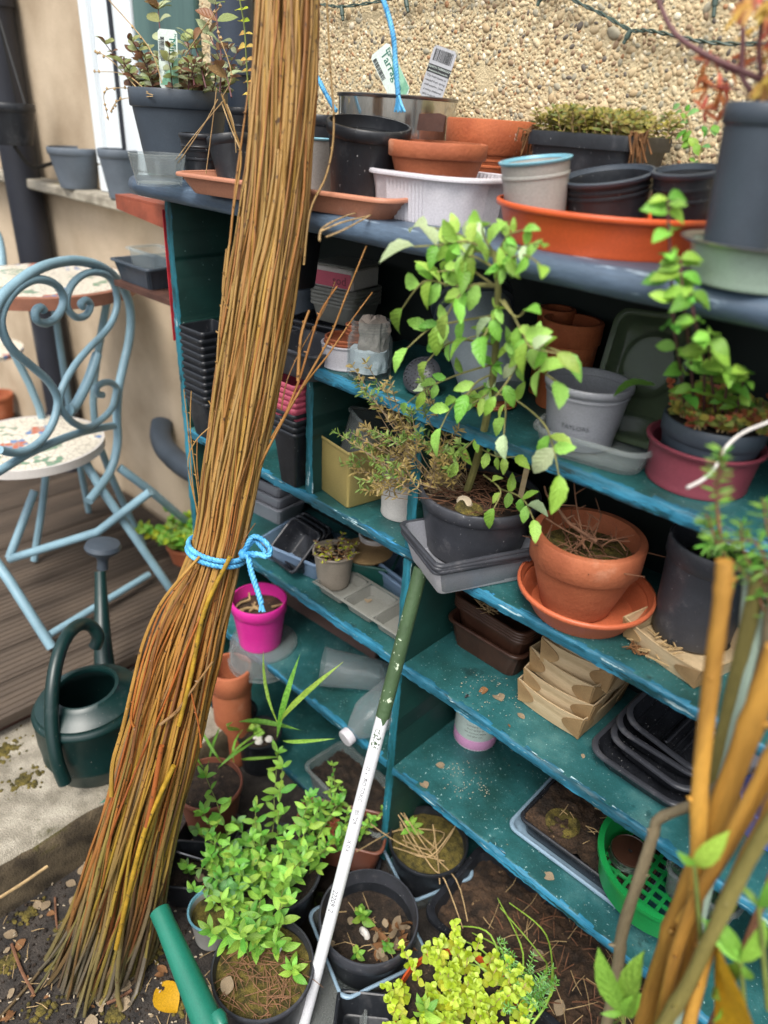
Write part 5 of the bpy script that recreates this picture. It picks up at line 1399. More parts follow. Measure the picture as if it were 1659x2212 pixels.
c, w, d, rz = rect2((1272, 1618), (1478, 1756), .135, S4 + .026, S4 + .001)
bt = [('lowest wide ribbed black food tray in the stack behind the ochre stems', (0, 0, 0), 1, 1, .0, (0, 0), .030), ('second black food tray with a pale scuffed edge', (.008, .016, .016), .9, .84, -.10, (.03, .0), .03), ('third black food tray in the stack behind the ochre stems', (.004, .036, .028), .92, .82, .03, (.04, .03), .03), ('topmost divided black food tray, tilted, in the stack', (.010, .050, .046), .88, .86, -.06, (.16, .09), .03)]
for i, (lb, o_, a, b, r_, tl_, h) in enumerate(bt):
    q = tray(lb, c + Vector(o_), w * a, d * b, h, m_blackg, rz + r_, .03, .86, .006, tilt=tl_, name='black_food_tray', rib=.0018 if i == 0 else 0, e=16, group='black food trays', rimm=m_dgrey)  # paler rim colour stands in for highlights along the black tray edges
    if i == 3:
        MB().add(*box(-.003, .003, -d * b * .40, d * b * .40, .003, .024, .002)).build('partition', m_blackg, q)
        for k in range(4): MB().add(*box(-w * .36 + k * .022, -w * .36 + k * .022 + .004, -d * b * .36, d * b * .36, .0045, .0065, .0008)).build('floor_rib', m_blackg, q)
        for k in range(3): MB().add(*box(.02 + k * .022, .024 + k * .022, -d * b * .36, d * b * .36, .0045, .0065, .0008)).build('floor_rib', m_blackg, q)
def leafat(u, v, z, s, label, m=0, rz=None, name='fallen_leaf', cat='leaf', group=None):
    o = link(name, (rl, rl2, rl3)[m], None, Matrix.Translation(W(u, v, z=z)) @ Matrix.Rotation(R(0, 6) if rz is None else rz, 4, 'Z') @ Matrix.Rotation(R(-.15, .15), 4, 'Y') @ Matrix.Scale(s, 4)); return tag(o, label, cat, group)
rl2 = leaf_mesh('leaf', m_leafbrown, .6, .3, .3); rl3 = leaf_mesh('leaf', mat('yellow_leaf', '#c99a1e', .5, .15, 30, .1, 120, transl=.2), .7, .15, .12, 6)
leafat(1083, 1515, S4 + .003, .028, 'round tan leaf on the third right shelf in front of the brown punnets')
leafat(1055, 1489, S4 + .003, .022, 'curled tan leaf nearer the brown punnets on the third right shelf', 1)
leafat(1118, 1540, S4 + .003, .016, 'small pale seed leaf beside the veneer punnets')
leafat(941, 1652, S5 + .003, .022, 'round olive tan leaf on the second lowest right shelf')
leafat(922, 1703, S5 + .003, .024, 'pale folded leaf on the edge of the second lowest right shelf')
leafat(1197, 1900, S5 + .003, .022, 'oval leaf with dark spots on the shelf edge in front of the soil tray')
leafat(1097, 1564, S4 + .003, .007, 'tiny red leaf scrap on the third right shelf', 1)
leafat(1465, 1446, S3 + .003, .012, 'small dark red leaf on the shelf edge below the veneer punnet', 1)
leafat(1260, 1628, S4 + .003, .009, 'tiny tan leaf scrap left of the black food trays')
fly = thing('fly', 'black fly sitting on the edge of the third right shelf', 'fly', W(1007, 1507, z=S4 + .001))
MB().add(*tube([(0, -.004, .003), (0, -.001, .0038), (0, .003, .0034), (0, .006, .002)], [.0012, .002, .0022, .0008], 8)).build('body', m_ink, fly)
for s_ in (-1, 1): MB().add([(0, 0, .0048), (s_ * .003, .006, .004), (s_ * .0055, .0055, .0035), (s_ * .0035, .001, .0045)], [(0, 1, 2, 3)]).build('wing', m_cleard, fly)
sticks('shelf_grit', 'crumbs and grit scattered on the second lowest right shelf', 'grit', W(1010, 1690, z=S5 + .001), .05, 70, .003, m_stone, 0, .0007, .2, 'stuff')
sticks('shelf_grit', 'crumbs and dust on the third right shelf before the veneer punnets', 'grit', W(1060, 1500, z=S4 + .001), .06, 60, .003, m_stone, 0, .0005, .2, 'stuff')
# lower right compartment
g = fit(1043, 1622, S5 + .001, 97, 1480, .98)
pk = pot('round white tub with a pale pink band on the second lowest right shelf', (g[0], g[1], .15), m_white, .98, .08, .03, rz=0, name='white_tub', cat='tub')
MB().add(*lathe([(g[1] * .985, .001), (g[1] * 1.0, .002), (g[1] * 1.0, .026), (g[1] * .985, .027)], 44)).build('pink_band', mat('pale_pink_plastic', '#c58fb6', .4, .05), pk)
MB().add(*lathe([(g[1] * .99, .03), (g[1] * 1.003, .031), (g[1] * 1.003, .11), (g[1] * .99, .111)], 44)).build('paper_band', m_paper, pk)
dv = (CAM - g[0]); a0 = math.atan2(dv.y, dv.x)
for k, (s, z, sz) in enumerate((('PLANT', .095, .012), ('FOOD', .082, .012), ('feed every week', .068, .006), ('from spring to', .059, .006), ('late summer, water', .05, .006), ('well after use', .041, .006))):
    tm = text_mesh(s, sz, m_ink, pk, Matrix.Identity(4))
    for vv in tm.data.vertices:
        an = a0 + vv.co.x / (g[1] * 1.004); vv.co = ((g[1] * 1.0045) * math.cos(an), (g[1] * 1.0045) * math.sin(an), z + vv.co.y)
c, w, d, rz = rect2((1098, 1783), (1366, 1984), .17, S5 + .014, S5 + .001)
tray('shallow pale blue tray under the black tray of soil', c, w, d, .016, m_bluerim, rz, .02, .95, .004)
tray('shallow black seed tray of dry brown soil on the second lowest right shelf', c + Vector((.006, .006, .004)), w * .93, d * .95, .038, m_blackg, rz, .016, .93, .004, name='seed_tray', soil=.12, soilm=m_soilb)
sticks('dry_stalks', 'pale stalks and bark bits on the dry soil tray', 'litter', c + Vector((0, 0, .044)), .075, 22, .03, m_straw, 0, .0009, .2, 'stuff')
q = MB().add(*soil_disc(.032, .003, .008, 20, 8)).build('moss_patch', m_moss, None); q.location = W(1215, 1780, z=S5 + .04); tag(q, 'tan moss patch in the dry soil tray', 'moss')
# green round sieve with tin discs
pc = W(1440, 1866, z=S5 + .095); e1 = W(1304, 1795, z=S5 + .095)
sr = (Vector((e1.x, e1.y, 0)) - Vector((pc.x, pc.y, 0))).length
sv_ = thing('garden_sieve', 'bright green round plastic sieve lying right of the soil tray', 'sieve', (pc.x, pc.y, S5 + .045))
MB().add(*lathe([(sr - .014, 0), (sr - .006, 0), (sr, .052), (sr + .006, .053), (sr + .006, .060), (sr - .004, .060), (sr - .006, .052), (sr - .014, .004)], 64, True)).build('ring', m_sieve, sv_, 40)
for i in range(11):
    x = -sr + (i + .5) * 2 * sr / 11
    if abs(x) < sr - .012:
        L = math.sqrt((sr - .008) ** 2 - x * x)
        MB().add(*box(x - .003, x + .003, -L, L, .002, .006)).build('mesh_bar', m_sieve, sv_, 0)
        MB().add(*box(-L, L, x - .003, x + .003, .0021, .0059)).build('mesh_bar', m_sieve, sv_, 0)
dc = W(1362, 1835, z=S5 + .075); dc.z = S5 + .0515
for k in range(5):
    dk = thing('tin_disc', ORD[k] + ' round tin disc with a centre hole stacked in the green sieve', 'tin lid', dc + Vector((R(-.001, .001), R(-.001, .001), k * .0048)), group='tin discs stacked in the green sieve')
    MB().add(*lathe([(.0038, .0015), (.03, .0015), (.031, .0006), (.032, .0006), (.032, .0038), (.031, .0042), (.03, .003), (.0038, .003)], 36, True)).build('disc', m_steel if k < 4 else m_brownp, dk)
c, w, d, rz = rect2((1398, 1850), (1540, 1960), .1, S5 + .11, S5 + .053)
tray('clear tub standing in the green sieve beside the tin discs', c + Vector((.03, .0, 0)), w, d, .06, m_cleard, rz, .02, .9, .004, name='clear_tub', cat='tub')

# ------------------------------------------------------------------ pots on the ground
def rimfit(u, v, zr, w):
    p = W(u, v, z=zr); return Vector((p.x, p.y, 0)), w / 2 * depth(p) / FD
def gpot(label, u, v, w, h, zb, m, **k):
    p, r = rimfit(u, v, zb + h, w); g = (Vector((p.x, p.y, zb)), r, h); return pot(label, g, m, **k), g
GZ = GROUND_Z + .003
# black pot with mossy soil in clear tub, by the lowest right shelf
t, gA_ = gpot('black pot of moss and dry grass under the edge of the lowest right shelf', 926, 1812, 172, .115, GZ + .008, m_black, taper=.8, rimh=.12, soil=.16, soilm=m_moss)
c, w, d, rz = rect3((815, 1822), (872, 1942), (1025, 1880), GZ + .055, GZ)
c = gA_[0]; 
tray('pale blue rimmed clear tub round the mossy black pot', (c.x, c.y, GZ), .155, .155, .06, m_cleard, rz, .02, .9, .004, rimm=m_bluerim, name='clear_tub', cat='tub')
top = gA_[0] + Vector((0, 0, gA_[2] * .86))
hl3 = leafset([m_herb[1]], 3, wid=.42, fold=.2, droop=.3)
def rosette(name, label, pos, L, lv=hl3, n=8, rise=.35, cat='seedling'):
    P = Plant(name, label, cat, pos, lv, m_greenstem); P.stem([pos, Vector(pos) + Vector((0, 0, L * .5))], .0016, .0012)
    for k in range(n):
        a = k * 2.4; P.leaf(Vector(pos) + Vector((0, 0, L * (.12 + .06 * k))), (math.cos(a), math.sin(a), rise + .09 * k), L * R(.8, 1.1) * (1 - .05 * k))
    return P.done()
rosette('seedling', 'single bright green seedling in the mossy black pot', W(888, 1795, z=top.z), .034)
mb = MB()
for path in ([(860, 1750), (905, 1800), (950, 1840)], [(840, 1700), (870, 1790), (910, 1850)], [(850, 1720), (920, 1830), (985, 1900), (1010, 1990)], [(800, 1780), (860, 1820), (935, 1850)], [(935, 1780), (945, 1850), (950, 1910)], [(980, 1790), (930, 1850), (880, 1840)], [(860, 1760), (930, 1870), (960, 1900), (1000, 2005)], [(830, 1700), (850, 1740), (880, 1830)], [(905, 1790), (960, 1800), (930, 1840)], [(770, 1840), (840, 1800), (880, 1790)], [(840, 1690), (860, 1750), (895, 1810)], [(990, 1770), (970, 1810), (940, 1850)], [(850, 1830), (900, 1845), (960, 1860)], [(870, 1815), (930, 1835), (940, 1790)]):
    n_ = len(path); mb.add(*tube(spline([W(*q, z=top.z + (.05 if i == 0 else .006 + .004 * (i == 1))) for i, q in enumerate(path)], 4), .0014, 4))
tag(mb.build('dry_grass', m_straw, None), 'bent straw coloured grass stalks across the mossy black pot', 'dead grass')
# large black tray of soil
c, w, d, rz = rect3((1045, 1828), (922, 1972), (1230, 2235), GZ + .075, GZ)
ex = W(1230, 2235, z=GZ + .075) - W(922, 1972, z=GZ + .075); rz = math.atan2(ex.y, ex.x); w = .46; d = .205
b_ = W(922, 1972, z=GZ + .075); u1 = Vector((math.cos(rz), math.sin(rz), 0)); u2 = Vector((-math.sin(rz), math.cos(rz), 0))
c = b_ + u1 * w / 2 + u2 * d / 2; c.z = GZ
tray('large deep black tray of brown soil on the ground before the lowest right shelf', c, w, d, .08, m_black, rz, .03, .9, .010, .003, name='soil_tray', soil=.28, soilm=m_soilb, liph=.008, rimm=m_blackg)
sticks('soil_litter', 'twigs and straw lying on the soil of the large black tray', 'litter', c + Vector((0, 0, .066)), .15, 42, .06, m_straw, 0, .0009, .1, 'stuff')
sticks('soil_litter', 'dark twigs half buried in the large black tray', 'litter', c + Vector((.02, 0, .062)), .15, 80, .05, m_twig, 0, .0014, .15, 'stuff')
for i, (u, v) in enumerate(((1150, 2050), (1195, 2105), (1215, 2160), (1310, 2000))): leafat(u, v, GZ + .066, .03, ('tan leaf on the soil of the large black tray, left', 'brown curled leaf on the soil of the large black tray, middle', 'dead leaf on the soil of the large black tray, lower', 'pale leaf on the soil tray close to the shelf edge')[i], i % 2)
# grassy chive like leaves
mb = MB()
for path in ([(1100, 2150), (1060, 2020), (990, 2000)], [(1105, 2160), (1130, 2060), (1075, 1940)], [(1140, 2212), (1180, 2100), (1165, 2060), (1080, 1960)], [(1100, 2160), (1050, 2060), (980, 2025)], [(1120, 2170), (1090, 2060), (1020, 2015)], [(1090, 2150), (1020, 2070), (960, 2040)], [(1130, 2190), (1190, 2150), (1195, 2080)], [(1095, 2160), (1040, 2090), (930, 2075)], [(1150, 2212), (1190, 2140), (1180, 2020), (1100, 1950)], [(1110, 2180), (1080, 2090), (990, 2060), (940, 2055)]):
    pts = spline([W(*q, z=GZ + .09 + .03 * (i == 1)) for i, q in enumerate(path)], 6); mb.add(*tube(pts, [.0026 * (1 - .7 * i / len(pts)) for i in range(len(pts))], 5))
tag(mb.build('grass_blades', m_herb[1], None), 'long thin green blades arching over the soil tray', 'grass')
# black pot with plantlets in blue rimmed square tub
t, gB_ = gpot('black pot of sprouting soil behind the white pipe', 797, 1975, 216, .115, GZ + .012, m_black, taper=.82, rimh=.3, soil=.5, rimm=m_dgrey)
tray('pale blue rimmed square tub round the sprouting black pot', (gB_[0].x, gB_[0].y, GZ), gB_[1] * 1.86, gB_[1] * 1.86, .06, m_cleard, math.radians(-20), .02, .9, .004, rimm=m_bluerim, name='clear_tub', cat='tub')
tB_ = gB_[0] + Vector((0, 0, gB_[2] * .5))
hl4 = leafset([m_herb[1], m_herb[0]], 2, wid=.6, fold=.2, droop=.4)
rosette('seedling', 'leafy seedling in the middle of the sprouting black pot', W(780, 1985, z=tB_.z + .01), .028, hl4, 10)
rosette('seedling', 'small seedling at the front of the sprouting black pot', W(770, 2065, z=tB_.z + .01), .02, hl4, 6)
rosette('seedling', 'small seedling right of the snail shell in the sprouting black pot', W(835, 2050, z=tB_.z + .01), .022, hl4, 6)
sn = thing('snail_shell', 'pale curled snail shell on the soil behind the white pipe', 'snail shell', W(785, 2022, z=tB_.z + .004))
pts = [Vector((math.cos(a) * .010 * (1 - a / 14), .002 * a * .3, .008 + math.sin(a) * .010 * (1 - a / 14))) for a in np.linspace(0, 11, 34)]
MB().add(*tube(pts, [.0062 * (1 - i / 38) for i in range(34)], 8)).build('shell', m_cream, sn)
P = Plant('dead_leaves', 'crumpled brown leaves piled in the sprouting black pot', 'dead leaves', tB_, [rl2, rl2, rl], m_straw)
for i in range(38): P.leaf(W(R(810, 885), R(1995, 2060), z=tB_.z + R(.002, .014)), (R(-1, 1), R(-1, 1), R(-.2, .6)), R(.016, .034), R(-1.5, 1.5))
P.done()
leafat(755, 1998, tB_.z + .004, .02, 'round tan leaf beside the snail shell'); leafat(724, 2035, tB_.z + .004, .02, 'round tan leaf on the soil left in the sprouting black pot')
sticks('dry_stalks', 'dry stalks in the sprouting black pot', 'litter', tB_, gB_[1] * .6, 16, .05, m_straw, 0, .001, .6, 'stuff')
# creeping jenny
t, gC_ = gpot('terracotta coloured pot overflowing with chartreuse creeping jenny', 990, 2190, 280, .12, GZ, m_terrap, taper=.8, rimh=.2, soil=.1)
cC = gC_[0] + Vector((0, 0, gC_[2] * .88))
jl = leafset(m_jenny, 3, wid=.85, fold=.1, droop=.25)
herb('creeping_jenny', 'dense mound of round chartreuse leaves at the bottom of the picture', 'plant', cC, jl, m_straw, 105, gC_[1] * .99, .06, .0165, .0095, .5, .1, cap=300, hv=.5, pitch=.5)
fl = [leaf_mesh('leaf', m_herb[2], .2, .1, .2, 3), leaf_mesh('leaf', m_herb[0], .2, .1, .2, 3)]
herb('feathery_weed', 'dark green feathery weed between the chartreuse mound and the soil tray', 'weed', W(1120, 2150, z=GZ + .10), fl, m_greenstem, 26, .035, .07, .012, .0035, .6, .1, cap=40)
rosette('seedling', 'bright green shoot at the bottom edge in front of the chartreuse mound', W(915, 2195, z=GZ + .15), .035, hl3, 8, .8)
# empty black square tray at the bottom edge
p = W(800, 2190, z=GZ + .06)
tray('empty square black tray at the bottom edge right of the white pipe', (p.x + .01, p.y - .02, GZ), .11, .11, .06, m_black, .7, .012, .84, .004)
tray('scratched clear tray lying flat at the foot of the white pipe', (W(720, 2180, z=GZ).x, W(720, 2180, z=GZ).y, GZ), .12, .16, .02, m_cleard, .75, .015, .92, .004)
# front herb pot
t, gD_ = gpot('black pot of herb seedlings and straw at the bottom left of the white pipe', 568, 2085, 222, .14, GZ, m_black, taper=.82, rimh=.1, soil=.12, soilm=m_moss, rimm=m_dgrey)
tD = gD_[0] + Vector((0, 0, gD_[2] * .88))
hv_ = leafset([m_herb[0], m_herb[1], m_herb[1]], 2, wid=.40, fold=.2, droop=.3)
herb('oregano', 'upright green herb growing from the back of the bottom black pot', 'herb', tD + Vector((.0, .02, 0)), hv_, m_greenstem, 13, gD_[1] * .55, .14, .038, .022, .45, .05, hv=.5, starts=[W(u, v, z=tD.z) for u, v in ((540, 2060), (575, 2040), (520, 2040), (600, 2055), (560, 2030), (500, 2050))])
rosette('seedling', 'bright star shaped seedling at the right of the bottom black pot', W(632, 2105, z=tD.z + .004), .036, hl3, 9, .5)
sticks('straw_mulch', 'reddish straw covering the soil of the bottom black pot', 'straw', tD + Vector((.01, -.01, .002)), gD_[1] * .72, 110, .055, mat('reddish_straw', '#7d5a40', .8, .3, 60), 0, .0009, .15, 'stuff')
leafat(498, 2108, tD.z + .012, .032, 'large pale dry leaf at the left edge of the bottom black pot')
wl = MB().add(*prism([(-.005, 0), (.005, 0), (.005, .035), (-.005, .035)], -.0005, .0005)).build('plant_label', m_paper, None); wl.location = W(595, 2065, z=tD.z); wl.rotation_euler = (-.1, .25, .2); tag(wl, 'blank pale plant label leaning in the bottom black pot', 'plant label')
# pale blue cup
t, gE_ = gpot('small grey pot with pale blue rim holding one seedling, beside the green spout', 456, 1962, 100, .085, GZ + .0, m_lgrey, taper=.78, rimh=.08, soil=.25, soilm=m_moss, rimm=m_blue)
hl5 = leafset([m_herb[1]], 2, wid=.45, fold=.2, droop=.3)
herb('seedling', 'upright young herb in the small pale blue rimmed pot', 'seedling', gE_[0] + Vector((-.006, .006, gE_[2] * .75)), hl5, m_greenstem, 2, .008, .07, .022, .012, .2, 0)
# square dark pot
p = W(415, 1870, z=GZ + .08)
t = tray('square black pot with a few weeds right of the willow foot', (p.x, p.y, GZ), .105, .105, .085, m_black, .72, .012, .82, .003, name='plant_pot', cat='plant pot', soil=.45)
rosette('seedling', 'weedy seedling in the square black pot by the willow foot', (p.x - .012, p.y, GZ + .05), .018, hl4, 7)
for i in range(3): leafat(405 + i * 16, 1880 + 14 * i, GZ + .052, .024, ('curled brown leaf', 'tan round leaf', 'small dead leaf')[i] + ' in the square black pot by the willow foot', (1, 0, 1)[i])
# brown pot on a silver lined tub
p = W(450, 1800, z=GZ + .06)
tray('black tub lined with a silver rim under the brown pot', (p.x, p.y, GZ), .125, .125, .062, m_black, .5, .03, .86, .004, rimm=m_steel, name='black_tub', cat='tub')
g = fit(452, 1806, GZ + .045, 142, 1690, .76)
pot('brown plastic pot of leafy bulbs beside the willow bundle', g, m_brownpot, .78, .16, .05, soil=.12)
hb1 = g[0] + Vector((0, 0, g[2] * .9))
bl = leafset([m_herb[0], m_herb[1]], 2, wid=.075, fold=.4, droop=.5)
P = Plant('bulb_leaves', 'strap shaped green bulb leaves beside the lower willow bundle', 'plant', hb1, bl, m_greenstem)
for u, v, e in ((440, 1660, (400, 1600)), (450, 1650, (470, 1560)), (470, 1660, (530, 1600)), (490, 1640, (545, 1580)), (505, 1650, (490, 1540)), (480, 1650, (440, 1590)), (520, 1640, (560, 1640))): b = W(u, v, z=hb1.z); P.leaf(b, W(*e, z=hb1.z + .06) - b, .10)
for (u, v), e in (((300, 1640), (205, 1648)), ((330, 1585), (228, 1562))): 
    b = W(u, v, y=-.33); P.leaf(b, W(*e, y=-.36) - b, .075, .8, w=2)
P.done()
# central oregano mass and its pot
t, gF_ = gpot('black pot half buried under the big leafy oregano', 588, 1868, 215, .12, GZ + .01, m_black, taper=.8, rimh=.1, soil=.1, rimm=m_dgrey)
tF = gF_[0] + Vector((0, 0, gF_[2] * .92))
herb('oregano', 'big bushy bright green oregano spreading between the pots left of the white pipe', 'herb', tF, hv_, m_greenstem, 27, gF_[1] * .95, .16, .034, .021, .5, .08, bias=(-.15, .25), cap=300, hv=.6, pitch=.5)
herb('oregano', 'trailing bluish green oregano stems hanging at the front of the oregano pot', 'herb', tF + Vector((-.02, -.05, 0)), leafset([m_herb[2], m_herb[0]], 2, wid=.55, fold=.2, droop=.3), m_greenstem, 11, gF_[1] * .45, .10, .031, .020, .7, .25, bias=(-.2, -.35), hv=.4)
pt_ = W(735, 1790, z=GZ + .10)
tray('brown window box of reddish leaved plants behind the oregano', (pt_.x - .005, pt_.y + .01, GZ), .20, .10, .10, m_brownpot, .55, .02, .84, .004, name='window_box', cat='window box', soil=.1)
herb('leafy_weed', 'loose light green plants in the brown window box', 'plant', (pt_.x, pt_.y, GZ + .092), hv_, m_greenstem, 16, .065, .12, .021, .014, .4, .05, bias=(-.1, .1), hv=.6)
herb('red_seedling', 'little red leaved seedling at the front of the brown window box', 'seedling', W(708, 1790, z=GZ + .10), [leaf_mesh('leaf', m_sedum[1], .45, .2, .3)], m_redstem, 5, .012, .03, .015, .008, .6, 0)
wl = MB().add(*prism([(-.007, 0), (.007, 0), (.007, .034), (-.007, .034)], -.0005, .0005)).build('plant_label', m_paper, None); wl.location = W(676, 1780, z=GZ + .11); wl.rotation_euler = (-.1, .5, .2); tag(wl, 'blank white plant label at the back of the oregano', 'plant label')
# water tray between the pots
p = W(680, 1975, z=GZ)
wt_ = tray('shallow black tray of dark water between the oregano pot and the white pipe', (p.x - .03, p.y + .03, GZ - .0), .24, .26, .022, m_blackg, .6, .03, .93, .006)
MB().add(*loft([rrect(.218, .238, .026, .012, 6, 6), rrect(.219, .239, .026, .0125, 6, 6)])).build('water', mat('dark_water', '#15120e', .04, .1, 8), wt_)
# trough and pots at the back left, on the lowest shelf and before it
pz = W(770, 1690, z=S6 + .06)
tray('clear plastic trough of grey soil on the lowest left shelf', (pz.x + .02, .06, S6 + .001), .26, .12, .075, m_cleard, -.05, .02, .9, .006, name='clear_trough', cat='trough', soil=.3, soilm=m_soil)
g = fit(500, 1530, S6 + .002, 110, 1435, .78)
pot('empty terracotta pot behind the lower willow bundle', (Vector((W(497, 1450, y=-.05).x, -.05, GZ)), .052, W(497, 1440, y=-.05).z - GZ), m_terra, .8, .2, .06, .006, rz=0)
t, g1 = gpot('black pot topped with white pebbles behind the bulb leaves', 505, 1535, 100, .12, GZ, m_black, taper=.82, rimh=.1, soil=.06)
t, g2_ = gpot('square shouldered black pot with a seedling and white grit', 560, 1580, 96, .11, GZ, m_black, taper=.82, rimh=.1, soil=.06)
for gg_, n, lb in ((g1, 5, 'black pot behind the bulb leaves'), (g2_, 6, 'black seedling pot')):
    for i in range(n):
        a = R(0, 6); q = R(0, gg_[1] * .6); s = R(.006, .011)
        o = MB().add(*lathe([(0, -s * .6), (s * .8, -s * .3), (s, 0), (s * .7, s * .5), (0, s * .6)], 10)).build('white_stone', m_perlite, None); o.location = gg_[0] + Vector((q * math.cos(a), q * math.sin(a), gg_[2] * .95)); tag(o, 'rounded white stone on the soil of the ' + lb, 'stone', 'white stones in the ' + lb)
rosette('seedling', 'round leaved seedling in the black pot with white grit', g2_[0] + Vector((-.01, -.01, g2_[2] * .95)), .03, leafset([m_herb[1]], 2, wid=.75, fold=.1, droop=.3), 6, .6)
P = Plant('daffodil_leaves', 'thin arching yellow green leaves behind the big oregano', 'plant', g1[0] + Vector((0, 0, g1[2])), bl, m_greenstem)
for (u, v), e in (((600, 1560), (545, 1440)), ((605, 1560), (640, 1490)), ((600, 1590), (612, 1480)), ((610, 1600), (655, 1610)), ((500, 1560), (450, 1590)), ((520, 1560), (580, 1545))): b = W(u, v, y=-.12); P.leaf(b, W(*e, y=-.13) - b, (W(*e, y=-.13) - b).length * 1.1)
P.done()
tray('dark green rectangular planter end showing left of the willow foot', (W(250, 1745, z=GZ).x + .0, W(250, 1745, z=GZ).y + .06, GZ), .13, .30, .13, m_greenpl, .06, .012, .85, .004, name='green_planter', cat='planter')

# ------------------------------------------------------------------ willow bundle
def willow_mat(name, c0, c1, c2, co):
    m = mat(name, c1, .5, .2, 30, .3, 140, stretch=(1, 1, .15))
    n, l = m.node_tree.nodes, m.node_tree.links; b = n['Principled BSDF']
    tc = n.new('ShaderNodeTexCoord'); sp = n.new('ShaderNodeSeparateXYZ'); l.new(tc.outputs['Object'], sp.inputs[0])
    nz = n.new('ShaderNodeTexNoise'); nz.inputs['Scale'].default_value = 14; nz.inputs['Detail'].default_value = 4; l.new(tc.outputs['Object'], nz.inputs['Vector'])
    ad = n.new('ShaderNodeMath'); ad.operation = 'MULTIPLY_ADD'; ad.inputs[1].default_value = .25; l.new(nz.outputs['Fac'], ad.inputs[0])
    zs_ = n.new('ShaderNodeMath'); zs_.operation = 'MULTIPLY'; zs_.inputs[1].default_value = .7; l.new(sp.outputs['Z'], zs_.inputs[0]); l.new(zs_.outputs[0], ad.inputs[2])
    rp = n.new('ShaderNodeValToRGB'); e = rp.color_ramp.elements
    e[0].position = .15; e[0].color = (*hexlin(c0), 1); e[1].position = .84; e[1].color = (*hexlin(c2), 1)
    k = e.new(.33); k.color = (*hexlin(c1), 1); k = e.new(.60); k.color = (*hexlin(co), 1)
    l.new(ad.outputs[0], rp.inputs[0])
    n2 = n.new('ShaderNodeTexNoise'); n2.inputs['Scale'].default_value = 120; n2.inputs['Detail'].default_value = 3; l.new(tc.outputs['Object'], n2.inputs['Vector'])
    r2 = n.new('ShaderNodeValToRGB'); r2.color_ramp.elements[0].position = .62; r2.color_ramp.elements[1].position = .72; l.new(n2.outputs['Fac'], r2.inputs[0])
    mx = n.new('ShaderNodeMixRGB'); mx.inputs[2].default_value = (*hexlin('#4a3420'), 1); l.new(r2.outputs[0], mx.inputs[0]); l.new(rp.outputs[0], mx.inputs[1])
    mx2 = n.new('ShaderNodeMixRGB'); mx2.blend_type = 'MULTIPLY'; mx2.inputs[0].default_value = .5; l.new(mx.outputs[0], mx2.inputs[1])
    n3 = n.new('ShaderNodeTexNoise'); n3.inputs['Scale'].default_value = 25; l.new(tc.outputs['Object'], n3.inputs['Vector']); l.new(n3.outputs['Fac'], mx2.inputs[2])
    l.new(mx.outputs[0], b.inputs['Base Color'])
    return m
wm = [willow_mat('willow_tan', '#524b3f', '#7b6538', '#9b7841', '#9a6a31'), willow_mat('willow_gold', '#5f5738', '#8f7534', '#a37f47', '#a16f30'), willow_mat('willow_orange', '#59492f', '#8a5a2a', '#986c38', '#a06028'),
      willow_mat('willow_olive', '#595436', '#7a6d36', '#94763e', '#8d6d38'), willow_mat('willow_yellow', '#6d6230', '#967a2a', '#a9843f', '#a07636'), willow_mat('willow_grey', '#5f5849', '#6d5e44', '#957747', '#87653e'), willow_mat('willow_brown', '#4a3d2e', '#5c452b', '#7b5830', '#754a28'), willow_mat('willow_rust', '#664428', '#834a26', '#93622f', '#9a5422')]
axp = [(226, 2085, 208), (262, 1950, 192), (298, 1790, 176), (350, 1600, 166), (404, 1400, 158), (470, 1188, 112), (497, 1040, 122), (527, 860, 140), (563, 640, 148), (596, 440, 152), (612, 220, 148), (623, 0, 140), (632, -190, 136)]
b0 = W(215, 2075, z=GROUND_Z); b1 = W(597, 440, y=-.118)
ld = (b1 - b0).normalized()
def on_line(u, v):
    r = ray(u, v).normalized(); w0 = CAM - b0; a = r.dot(r); b = r.dot(ld); c = 1; d = r.dot(w0); e = ld.dot(w0)
    s = (b * e - c * d) / (a * c - b * b); return CAM + r * s
axis_p = [on_line(u, v) for u, v, w in axp]
axis_r = [w / 2 * depth(p) / FD for p, (u, v, w) in zip(axis_p, axp)]
ap = spline(axis_p, 4); ar = [float(x) for x in np.interp(np.arange(len(ap)) / 4, np.arange(len(axis_r)), axis_r)]
NA = len(ap)
bundle = thing('willow_bundle', 'tall bundle of cut willow rods leaning on the shelves, tied with blue twine', 'willow bundle', b0)
ex_ = ld.cross(Vector((0, 1, 0))).normalized()
cdir = (CAM - b0.lerp(b1, .5)); cdir = (cdir - ld * cdir.dot(ld)).normalized(); sdir = ld.cross(cdir).normalized()
NR = 274; NX = 170
rodw = [.17, .2, .19, .12, .09, .1, .07, .06]
fill = MB()
